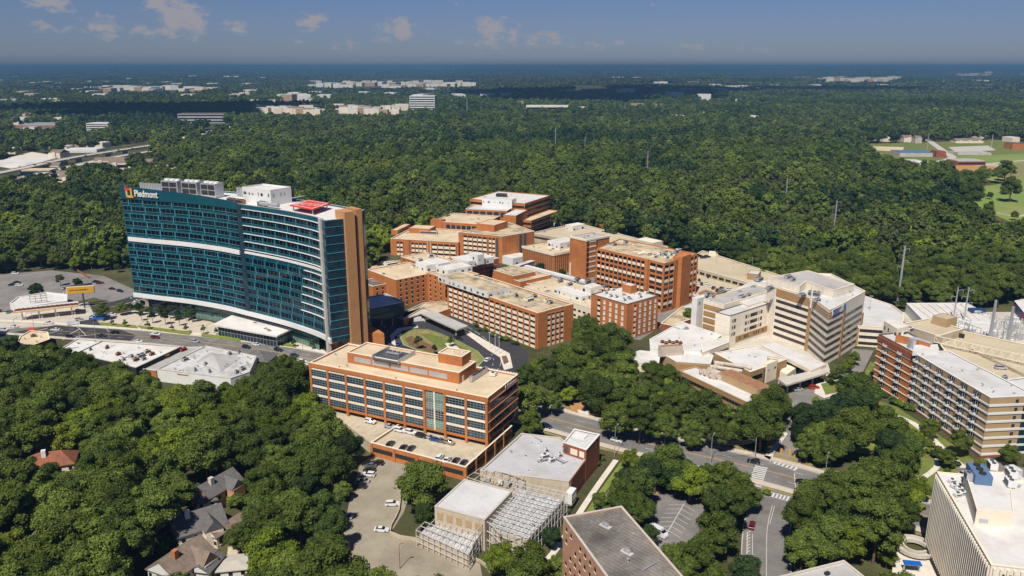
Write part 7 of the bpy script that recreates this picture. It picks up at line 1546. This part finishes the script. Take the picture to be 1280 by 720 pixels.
# parts of the view where the photograph shows no trees
MAINH = [(150,230),(235,218),(365,220),(462,260),(466,322),(486,294),(545,266),(588,240),(624,232),(692,240),(706,272),(728,274),(843,306),(880,312),(990,346),(1012,336),(1084,366),(1132,386),(1134,376),(1210,374),(1250,392),(1262,372),(1285,368),(1290,588),(1232,568),(1180,540),(1146,518),(1098,490),(1094,432),(1078,450),(1070,444),(1040,476),(1050,492),(1000,494),(985,486),(950,476),(930,486),(900,492),(866,478),(856,460),(822,448),(794,452),(792,436),(812,424),(838,405),(828,404),(796,416),(764,396),(718,396),(714,420),(690,438),(655,440),(640,452),(648,470),(648,536),(690,528),(690,514),(700,506),(745,520),(790,548),(765,562),(752,545),(736,600),(700,650),(640,700),(612,715),(560,720),(490,700),(440,720),(430,720),(440,640),(452,590),(466,566),(440,522),(388,476),(386,446),(352,442),(318,456),(292,478),(200,466),(130,446),(70,428),(0,432),(0,345),(60,338),(110,346),(150,352)]
BACK = [(-200,560),(170,560),(200,492),(455,492),(475,600),(500,640),(590,705),(700,705),(735,690),(843,600),(990,500),(1084,458),(1290,458),(1600,458)]
def behind(x, y):
    """beyond the last row of buildings nothing can stand in their way"""
    px = topx(x, y, 0)[0]
    for (a, ya), (b, yb) in zip(BACK, BACK[1:]):
        if a <= px <= b: return y > ya+(yb-ya)*(px-a)/(b-a)
    return True
HOLES = HPX+FARH+[
 MAINH,
 [(683,505),(745,520),(790,538),(840,550),(900,564),(955,572),(985,540),(1004,545),(1000,575),(1040,600),(1035,612),(1000,616),(990,635),(982,660),(972,720),(940,720),(956,660),(944,616),(930,604),(895,586),(860,573),(800,560),(770,562),(752,548)],
 [(815,618),(850,618),(884,632),(866,662),(852,690),(832,684),(812,664)],
 [(704,640),(778,628),(866,730),(700,730)],[(968,722),(1055,697),(1090,722)],[(1160,580),(1180,584),(1300,590),(1300,730),(1160,730),(1150,690)],
 [(1120,690),(1140,676),(1160,680),(1176,720),(1118,722)],[(1064,550),(1084,545),(1098,555),(1086,567),(1070,566)],[(1146,548),(1176,560),(1200,580),(1180,588),(1160,575)],[(1104,508),(1140,526),(1160,545),(1150,548),(1100,516)],
 [(716,506),(746,508),(746,520),(716,518)],[(960,540),(984,536),(975,560),(956,568)],
 [(487,670),(600,704),(560,712),(470,690)],
 # farther clearings
 [(-20,204),(40,194),(75,192),(130,184),(192,178),(192,190),(140,199),(80,208),(30,220),(-20,232)],[(105,157),(138,157),(138,166),(105,166)],[(218,140),(282,140),(282,156),(218,156)],[(12,152),(74,152),(74,166),(12,166)],
 [(512,118),(546,118),(546,140),(512,140)],[(652,132),(712,130),(712,140),(652,141)],[(320,136),(405,134),(405,147),(320,147)],[(415,136),(512,132),(512,147),(415,147)],[(222,172),(245,166),(308,156),(308,162),(262,170),(230,177)],
 [(1080,183),(1098,179),(1128,184),(1180,176),(1200,172),(1285,176),(1285,230),(1240,224),(1200,216),(1190,206),(1165,202),(1128,202)],[(1170,236),(1200,240),(1225,232),(1285,225),(1285,290),(1256,286),(1230,262),(1212,246)],
 [(386,103),(480,103),(600,101),(600,111),(480,114),(386,112)],[(112,110),(275,111),(275,117),(112,119)],[(1020,98),(1125,98),(1125,105),(1020,105)],[(1185,91),(1250,90),(1250,96),(1185,97)],[(470,97),(540,97),(540,102),(470,102)],[(352,121),(392,121),(392,130),(352,130)],[(790,103),(850,102),(850,107),(790,108)],[(830,117),(862,117),(862,123),(830,123)],[(875,118),(912,118),(912,128),(875,128)]]
HB = [(min(p[0] for p in h), max(p[0] for p in h), min(p[1] for p in h), max(p[1] for p in h), h) for h in HOLES]
def hole(px, py, bh=False):
    for x0, x1, y0, y1, h in HB:
        if bh and h is MAINH: continue
        if x0 <= px <= x1 and y0 <= py <= y1 and inpoly(px, py, h): return True
    return False
def covers(x, y, h, R, z=0):
    bh = behind(x, y)
    for zz_ in (.55, .9):
        a = topx(x, y, z+h*zz_); d = R*.5*FOC/max(60, y*CN+(CAMH-z)*SN)
        if hole(*a, bh) or hole(a[0]-d, a[1], bh) or hole(a[0]+d, a[1], bh): return True
    return False
PLACED = []
def tree(label, pair, x, y, s=1.0, name='broadleaf_tree', cat='tree', group=None, rot=None, sz=1.0):
    e = bpy.data.objects.new(name, None); COL.objects.link(e); e.location = (x, y, hfun(x, y)); e.rotation_euler.z = rnd.uniform(0, 6.28) if rot is None else rot; e.scale = (s, s, s*sz); e['label'] = label; e['category'] = cat
    if group: e['group'] = group
    for n_, me in (('crown', pair[0]), ('trunk', pair[1])): o = bpy.data.objects.new(n_, me); COL.objects.link(o); o.parent = e
    PLACED.append((x, y, s))
def tree_px(label, pair, px, py, s, hc, **k_):     # px,py = middle of the crown, hc its height over the ground
    tree(label, pair, *P(px, py, hc), s, **k_)
# trees one can point at
for a in (('big full tree standing alone between the foreground car park and the deck', near_t[4], 527, 606, 1.12, 10), ('smaller tree leaning against the big one above the sunken gap', near_t[2], 532, 645, .7, 6), ('yellow-green tree in front of the framed hall at the bottom', bright_t[0], 626, 700, .85, 6), ('dark green tree left of the foreground brick block', dark_t[0], 690, 672, .5, 4),
          ('tree with a purple-red crown half hidden beside the ochre building', red_t, 855, 494, 1.0, 6), ('pink-flowering crepe myrtle at the bottom beside the side street', crepe_t, 944, 704, .75, 3), ('young dark tree on the green island of the entrance loop', small_t[0], 522, 428, 1.2, 4), ('small bright tree on the tip of the entrance island', street_t[0], 563, 426, 1.1, 3.5), ('bushy dark shrub tree right on the entrance island', small_t[1], 543, 437, .9, 3),
          ('round dark tree between the ribbed block and the footbridge', dark_t[1], 675, 336, .62, 5), ('low tree between the ribbed block and the stair tower', near_t[2], 703, 341, .5, 4), ('bushy tree behind the gravel-roofed annex', near_t[1], 862, 395, .55, 4),
          ('round tree on the lawn left of the balcony apartments entrance', near_t[0], 1162, 535, .62, 5), ('largest round tree on the apartment lawn', near_t[3], 1201, 552, .62, 6), ('tree at the right end of the apartment lawn', near_t[1], 1262, 568, .5, 4.5), ('tree at the head of the apartment drive', near_t[2], 1182, 570, .55, 5), ('small tree beside the apartment drive', bright_t[1], 1226, 580, .4, 3),
          ('uppermost tree in the row beside the beige hospital drive', near_t[0], 1068, 447, .5, 4), ('second tree in the row beside the beige hospital drive', bright_t[1], 1060, 456, .55, 4), ('third tree in the row beside the beige hospital drive', near_t[2], 1050, 465, .55, 4), ('lowest tree in the row beside the beige hospital drive', near_t[5], 1041, 473, .42, 3.5), ('large tree hiding the foot of the ochre building', near_t[6], 967, 497, .95, 9), ('dark tree left of the gas station canopy above the shop roof', dark_t[0], 45, 362, .7, 6), ('tree beside the billboard', near_t[3], 127, 388, .6, 6), ('leafy tree in the far left car park', near_t[2], 97, 352, .55, 5), ('small tree on the island in the far left car park', near_t[5], 75, 350, .45, 4),
          ('dark bushy tree at the left picture edge by the corner building', dark_t[1], 13, 432, .75, 6), ('row tree just left of the plaza', near_t[1], 152, 386, .5, 4), ('tree growing in front of the square brick block', dark_t[0], 752, 425, .72, 6)):
    tree_px(a[0], a[1], a[2], a[3], a[4], a[5])
G1_ = 'in the grove across the avenue from the brick stair block'; G2_ = 'between the avenue and the small tree-lined car park'; G3_ = 'on the right of the side street at the bottom'; G4_ = 'in the grove between hospital street and apartment lawn'; G5_ = 'around the foreground brick block'
for kd, lst, where in (
  ('n', ((656,466,.8),(660,500,1.0),(664,526,.85),(690,468,.8),(770,524,.95),(800,530,.95),(832,534,.85),(866,539,.85),(900,541,.8),(930,540,.7),(715,470,1.0),(745,490,1.1),(800,505,1.1),(835,510,1.1),(690,500,.75)), G1_), ('b', ((672,455,.7),(712,490,.7),(862,520,.8)), G1_),
  ('n', ((812,582,.85),(838,582,1.0),(885,592,.75),(908,606,1.0),(930,618,.75),(912,640,1.0),(896,664,1.0),(870,694,1.0),(845,706,.8)), G2_), ('b', ((788,570,.65),(864,596,1.05),(920,628,.7),(885,676,.7)), G2_), ('d', ((820,590,.9),(845,600,.7),(932,712,.7)), G2_),
  ('n', ((775,612,.75),(800,636,.75),(752,626,.6)), G5_), ('d', ((788,600,.8),(812,668,.5)), G5_),
  ('n', ((1012,620,.95),(1040,612,.9),(1085,590,1.15),(1075,618,1.1),(1106,602,1.1),(1002,650,1.0),(1060,652,1.1),(1004,684,.9),(1030,676,1.0),(1130,640,.9),(1100,650,1.0)), G3_), ('b', ((1150,606,.7),(1140,622,.8),(1070,640,.8),(1118,632,.7)), G3_),
  ('n', ((1010,556,.8),(1040,562,.75),(1080,522,1.0),(1108,532,.95),(1132,560,.9),(1060,500,.7),(1028,545,.85),(972,500,.9),(1120,580,.9)), G4_), ('d', ((1006,522,1.0),(1034,518,1.05),(1116,556,1.0),(1000,540,.6)), G4_), ('b', ((1052,534,.6),(1140,545,.6),(1090,505,.6)), G4_)):
    for j_, (px, py, s_) in enumerate(lst):
        pr = {'n': near_t[j_ % 7], 'b': bright_t[j_ % 2], 'd': dark_t[j_ % 2]}[kd]; lb = {'n': 'full tree', 'b': 'yellow-green tree', 'd': 'dark dense tree'}[kd]+' '+where
        tree_px(lb, pr, px, py, s_, 9*s_, group=lb)
NEXP = len(PLACED)
# plaza trees and street trees
pt = [(268,392),(262,384),(250,381),(238,380),(210,379),(222,378),(176,393),(190,396),(206,398),(224,399),(163,385),(173,387),(187,389),(200,390),(212,391),(222,392),(232,393),(240,395),(246,389),(236,386),(226,384),(214,384),(203,386),(254,388),(190,382),(178,382)]
for i, (px, py) in enumerate(pt): tree_px('round clipped tree of the paved plaza before the glass tower', small_t[i % 2], px, py, 1.0+.15*((i*7) % 3), 4, name='plaza_tree', group='round trees on the plaza')
for i, (px, py) in enumerate(((140,402),(156,404),(185,407),(215,409),(232,410),(254,412),(270,413),(300,416),(330,420),(349,424),(367,428),(390,431),(407,434),(424,440))): tree_px('thin young street tree along the planted verge of the avenue', street_t[0], px, py, .75+.1*(i % 3), 2.6, name='street_tree', group='young trees along the avenue verge')
rr = random.Random(77); SH = [((282,612),(300,636),7,'garden shrub between the uppermost house and its fence'), ((236,612),(232,628),4,'garden shrub left of the uppermost grey-roofed houses'), ((272,672),(300,680),7,'garden shrub below the white-chimneyed house'), ((196,660),(206,690),5,'garden shrub left of the brick-chimneyed house'), ((84,582),(40,592),6,'garden shrub before the orange-roofed house'), ((1090,505),(1200,580),16,'shrub in the apartment garden'), ((1190,588),(1160,560),5,'shrub beside the curved garden path'), ((385,425),(425,438),6,'shrub in the bed under the glass tower corner'), ((1100,490),(1145,516),8,'shrub along the foot of the brick apartments'), ((592,407),(648,434),8,'low shrub along the cream-panelled block'), ((725,600),(760,570),4,'shrub by the path of the stair block'), ((1015,505),(1060,495),4,'shrub by the access road'), ((1180,584),(1280,604),6,'shrub along the apartment drive'), ((955,615),(962,617),1,'rounded shrub on the corner of the junction'), ((735,560),(742,562),1,'dark domed bush beside the stair block'), ((1072,556),(1088,548),2,'clipped bush beside the small lawn')]
for a, b, n_, lb in SH:
    for i in range(n_): t = (i+.5)/n_; x, y = P(a[0]+(b[0]-a[0])*t+rr.uniform(-4, 4)*(n_ > 2), a[1]+(b[1]-a[1])*t+rr.uniform(-3, 3)*(n_ > 2), .8); tree(lb, bush_t[rr.randrange(3)], x, y, rr.uniform(.7, 1.3)*(1.7 if 'garden shrub' in lb else 1), 'shrub', 'shrub', lb if n_ > 1 else None)
# woods: candidate spots on a jittered lattice, kept clear of streets, buildings and of what the photo shows open
def ntint(x, y): return noise.noise((x/90, y/90, 0))
near_list = []; far = {'x': [], 'y': [], 'z': [], 's': [], 'i': [], 'r': []}
def zone(y0, y1, sp, half):
    y = y0
    while y < y1:
        x = -half(y); 
        while x < half(y):
            a, b = x+rnd.uniform(-.42, .42)*sp, y+rnd.uniform(-.42, .42)*sp; x += sp
            yield a, b
        y += sp
for x, y in zone(95, 560, 8.8, lambda y: min(390, 75+y*.78)):
    h = 16; s = rnd.uniform(.75, 1.32)
    if blocked(x, y, 2.0) or covers(x, y, h*s, 6.5*s) or any((x-q[0])**2+(y-q[1])**2 < 34*q[2]**2+2 for q in PLACED[:NEXP]): 
        s *= .55
        if blocked(x, y, .8) or covers(x, y, h*s, 6.5*s) or rnd.random() < .2: continue
    near_list.append((x, y, s))
near_list.sort(key=lambda q: q[0]**2+q[1]**2)
def ztext(x, y):
    px, py = topx(x, y, 9)
    if px < 330 and py > 560: return 'in the leafy neighbourhood around the houses at the lower left'
    if px < 300 and py > 440: return 'in the wooded belt below the flat-roofed shops'
    if px < 480 and py > 430: return 'in the wood between the shops and the office building'
    if px < 500 and py > 540: return 'along the left edge of the foreground car park'
    if px < 300: return 'in the woods behind the gas station and left of the glass tower'
    if px < 700 and py < 430: return 'at the wood edge behind the brick hospital'
    if px < 800 and py < 560: return 'in the grove between the cream-panelled block and the avenue'
    if px < 960 and py < 580: return 'in the grove along the far side of the avenue'
    if px < 960: return 'around the small tree-lined car park near the bottom'
    if px < 1200 and py > 480: return 'in the grove left of the balcony apartments and ribbed block'
    return 'in the woods behind the beige hospital and warehouse'
nk = 0; used = set()
vis = [q for q in near_list if -20 < topx(q[0], q[1], 9)[0] < 1300 and 0 < topx(q[0], q[1], 14)[1] < 745]
keep = set(id(q) for q in vis[:200])
for q in near_list:
    x, y, s = q; t = ntint(x, y)+rnd.uniform(-.3, .3); k_ = rnd.randrange(7)
    if id(q) in keep:
        if t > .42: pr, lb = bright_t[k_ % 2], 'bright yellow-green tree'
        elif t < -.42: pr, lb = dark_t[k_ % 2], 'dark green tree'
        else: pr, lb = near_t[k_], ('tall mid-green tree' if s > .85 else 'lower mid-green tree')
        lb = '%s %s' % (lb, ztext(x, y)); tree(lb, pr, x, y, s, group=lb)
    else:
        far['x'].append(x); far['y'].append(y); far['z'].append(0); far['s'].append(s); far['r'].append(rnd.uniform(0, 6.28)); far['i'].append(k_ if abs(t) < .42 else (7+k_ % 2 if t > 0 else 9+k_ % 2))
# instancing kit for woods nobody could count
def scatter(name, label, pts, templates):
    tc_ = bpy.data.collections.new(name+'_kinds')
    for i, me in enumerate(templates): o = bpy.data.objects.new('%s_kind_%02d' % (name, i), me); tc_.objects.link(o)
    n_ = len(pts['x']); me = bpy.data.meshes.new(name); me.vertices.add(n_)
    co = np.empty((n_, 3)); co[:, 0] = pts['x']; co[:, 1] = pts['y']; co[:, 2] = pts['z']; me.vertices.foreach_set('co', co.ravel())
    for nm, dt, vals in (('tscale', 'FLOAT', pts['s']), ('trot', 'FLOAT', pts['r']), ('tkind', 'INT', pts['i'])): at = me.attributes.new(nm, dt, 'POINT'); at.data.foreach_set('value', np.array(vals, dtype=np.float32 if dt == 'FLOAT' else np.int32))
    o = bpy.data.objects.new(name, me); COL.objects.link(o); o['kind'] = 'stuff'; o['label'] = label
    g = bpy.data.node_groups.new(name, 'GeometryNodeTree'); g.interface.new_socket('Geometry', in_out='INPUT', socket_type='NodeSocketGeometry'); g.interface.new_socket('Geometry', in_out='OUTPUT', socket_type='NodeSocketGeometry')
    gi, go = g.nodes.new('NodeGroupInput'), g.nodes.new('NodeGroupOutput'); ip = g.nodes.new('GeometryNodeInstanceOnPoints'); ci = g.nodes.new('GeometryNodeCollectionInfo'); ci.inputs['Collection'].default_value = tc_; ci.inputs['Separate Children'].default_value = True; ci.inputs['Reset Children'].default_value = True
    ip.inputs['Pick Instance'].default_value = True; ga = {}
    for nm, dt in (('tscale', 'FLOAT'), ('trot', 'FLOAT'), ('tkind', 'INT')): q = g.nodes.new('GeometryNodeInputNamedAttribute'); q.data_type = dt; q.inputs['Name'].default_value = nm; ga[nm] = q.outputs['Attribute']
    cx = g.nodes.new('ShaderNodeCombineXYZ'); g.links.new(ga['trot'], cx.inputs[2]); g.links.new(gi.outputs[0], ip.inputs['Points']); g.links.new(ci.outputs[0], ip.inputs['Instance']); g.links.new(ga['tkind'], ip.inputs['Instance Index']); g.links.new(cx.outputs[0], ip.inputs['Rotation']); g.links.new(ga['tscale'], ip.inputs['Scale']); g.links.new(ip.outputs[0], go.inputs[0])
    md = o.modifiers.new('scatter', 'NODES'); md.node_group = g; return o
def join(pair):
    bm_v = []; bm_f = []; mi = []
    for k_, me in enumerate(pair): i = len(bm_v); bm_v += [tuple(v.co) for v in me.vertices]; bm_f += [tuple(i+a for a in p.vertices) for p in me.polygons]; mi += [k_]*len(me.polygons)
    me = bpy.data.meshes.new('tree'); me.from_pydata(bm_v, [], bm_f); me.materials.append(pair[0].materials[0]); me.materials.append(pair[1].materials[0]); me.polygons.foreach_set('material_index', mi); return me
scatter('near_wood', 'the many more trees of the near woods between the ones that show largest', far, [join(p) for p in near_t+bright_t+dark_t])
m2 = {k_: [] for k_ in far}
def addm(d, x, y, s, k_): d['x'].append(x); d['y'].append(y); d['z'].append(hfun(x, y)-.5); d['s'].append(s); d['r'].append(rnd.uniform(0, 6.28)); d['i'].append(k_)
for x, y in zone(560, 1350, 9.8, lambda y: y*.76+20):
    s = rnd.choice((rnd.uniform(.6, .9), rnd.uniform(.8, 1.3), rnd.uniform(1.0, 1.5)))*(1+.2*noise.noise((x/70, y/70, 4)))
    if blocked(x, y, 0) or covers(x, y, 16*s, 6*s): continue
    nn_ = noise.noise((x/130, y/170, 2))+rnd.uniform(-.35, .35); addm(m2, x, y, s*(1.15 if nn_ > .25 else 1), 4 if nn_ > .45 else (rnd.choice((3, 6)) if nn_ < -.4 else rnd.choice((0, 1, 2, 5))))
scatter('wood', 'dense broadleaf wood stretching away behind the hospital', m2, [join(p) for p in mid_t])
m3 = {k_: [] for k_ in far}
low_t = [blob_tree('t', 7.6, [17,15,19,16,14,20][i], 7, 150, 3.0, 120+i, (['leaf_far', 'leaf_far', 'leaf', 'leaf_dark', 'leaf_bright', 'leaf_dark'][i], 'trunk'))[0] for i in range(6)]
for x, y in zone(1350, 3800, 13.5, lambda y: y*.74+20):
    if noise.noise((x/160, y/260, 9)) > .62: continue
    s = rnd.uniform(.7, 1.6)
    if blocked(x, y, 0) or hole(*topx(x, y, 10+hfun(x, y)), True): continue
    nn_ = noise.noise((x/260, y/420, 3))+rnd.uniform(-.3, .3); addm(m3, x, y, s, 4 if nn_ > .5 else (rnd.choice((3, 5)) if nn_ < -.3 else rnd.choice((0, 1, 2))))
scatter('far_wood', 'far woods fading toward the horizon', m3, low_t)
def clump(seed, R, n_, h):
    r = np.random.default_rng(seed); pos = np.column_stack([r.uniform(-R, R, n_), r.uniform(-R, R, n_), r.uniform(.45, 1, n_)*h]); nrm = r.normal(size=(n_, 3)); nrm[:, 2] = abs(nrm[:, 2])+.3; nrm /= np.linalg.norm(nrm, axis=1)[:, None]
    a = np.cross(nrm, r.normal(size=(n_, 3))); a /= np.linalg.norm(a, axis=1)[:, None]; b = np.cross(nrm, a); sz = r.uniform(9, 17, n_)[:, None]; v = np.empty((n_*4, 3)); v[0::4] = pos-a*sz*.5-b*sz*.4; v[1::4] = pos+a*sz*.5-b*sz*.4; v[2::4] = pos+a*sz*.4+b*sz*.4; v[3::4] = pos-a*sz*.4+b*sz*.5
    me = bpy.data.meshes.new('clump'); me.from_pydata([tuple(p) for p in v], [], [tuple(range(4*i, 4*i+4)) for i in range(n_)]); me.materials.append(M['leaf_far']); return me
m4 = {k_: [] for k_ in far}
for x, y, big in [(a, b, 1) for a, b in zone(3800, 12000, 88, lambda y: y*.72)]+[(a, b, 2) for a, b in zone(12000, 30000, 185, lambda y: y*.72)]:
    if noise.noise((x/900, y/1500, 5)) > .5: continue
    if hole(*topx(x, y, hfun(x, y)+8), True): continue
    if blocked(x, y): continue
    addm(m4, x, y, rnd.uniform(.9, 1.3)*(1 if big == 1 else 1.8), rnd.randrange(3))
scatter('horizon_wood', 'darkening blue woods under the horizon', m4, [clump(i, 52, 150, 17) for i in range(3)])
# trees on the golf course
for i, (px, py, s) in enumerate(((1263,243,1.9),(1206,233,1.7),(1218,232,1.5),(1200,244,1.5),(1214,251,1.7),(1256,219,1.6),(1248,221,1.4),(1229,221,1.5),(1222,226,1.3),(1264,216,1.3),(1231,274,1.3),(1238,240,.5),(1239,252,.5),(1269,265,.6),(1192,224,1.4),(1183,228,1.4),(1175,222,1.3))): tree_px('dark round tree standing on the golf course at the right', near_t[i % 7], px, py, s, 8, name='golf_course_tree', group='trees on the golf course')
# drifting clouds overhead, out of the view, whose shadows lie on the far woods
def cloud(sx, sy, w_, l_, seed):
    H_ = 1100; k2 = H_/sv.z; cx, cy = sx+sv.x*k2, sy+sv.y*k2; r = np.random.default_rng(seed); vs = []; fs = []
    for _ in range(9):
        ox, oy, rr_ = r.uniform(-.5, .5)*w_, r.uniform(-.5, .5)*l_, r.uniform(.22, .42)*min(w_, l_); i = len(vs); nu, nv = 14, 7
        for a in range(nv+1):
            for b in range(nu):
                t, p = math.pi*a/nv, 2*math.pi*b/nu; k_ = 1+.22*noise.noise((ox+math.cos(p)*2, oy+math.sin(p)*2, a*.6)); vs.append((ox+rr_*1.5*k_*math.sin(t)*math.cos(p), oy+rr_*k_*math.sin(t)*math.sin(p), max(-20, rr_*.45*k_*math.cos(t))))
        for a in range(nv):
            for b in range(nu): fs.append((i+a*nu+b, i+a*nu+(b+1) % nu, i+(a+1)*nu+(b+1) % nu, i+(a+1)*nu+b))
    me = bpy.data.meshes.new('cloud'); me.from_pydata(vs, [], fs); 
    if 'cloud' not in M: M['cloud'] = mat('cloud', (.85,.86,.88), 1, .03, .005)
    me.materials.append(M['cloud']); o = bpy.data.objects.new('cloud', me); o.location = (cx, cy, H_); COL.objects.link(o); o['kind'] = 'structure'
for i, (px, py, w_, l_) in enumerate(((235,140,420,420),(150,134,380,350),(290,132,380,300),(735,118,900,700),(830,114,1000,800),(690,124,500,400),(1010,112,900,500))): cloud(*P(px, py, 12), w_, l_, 200+i)
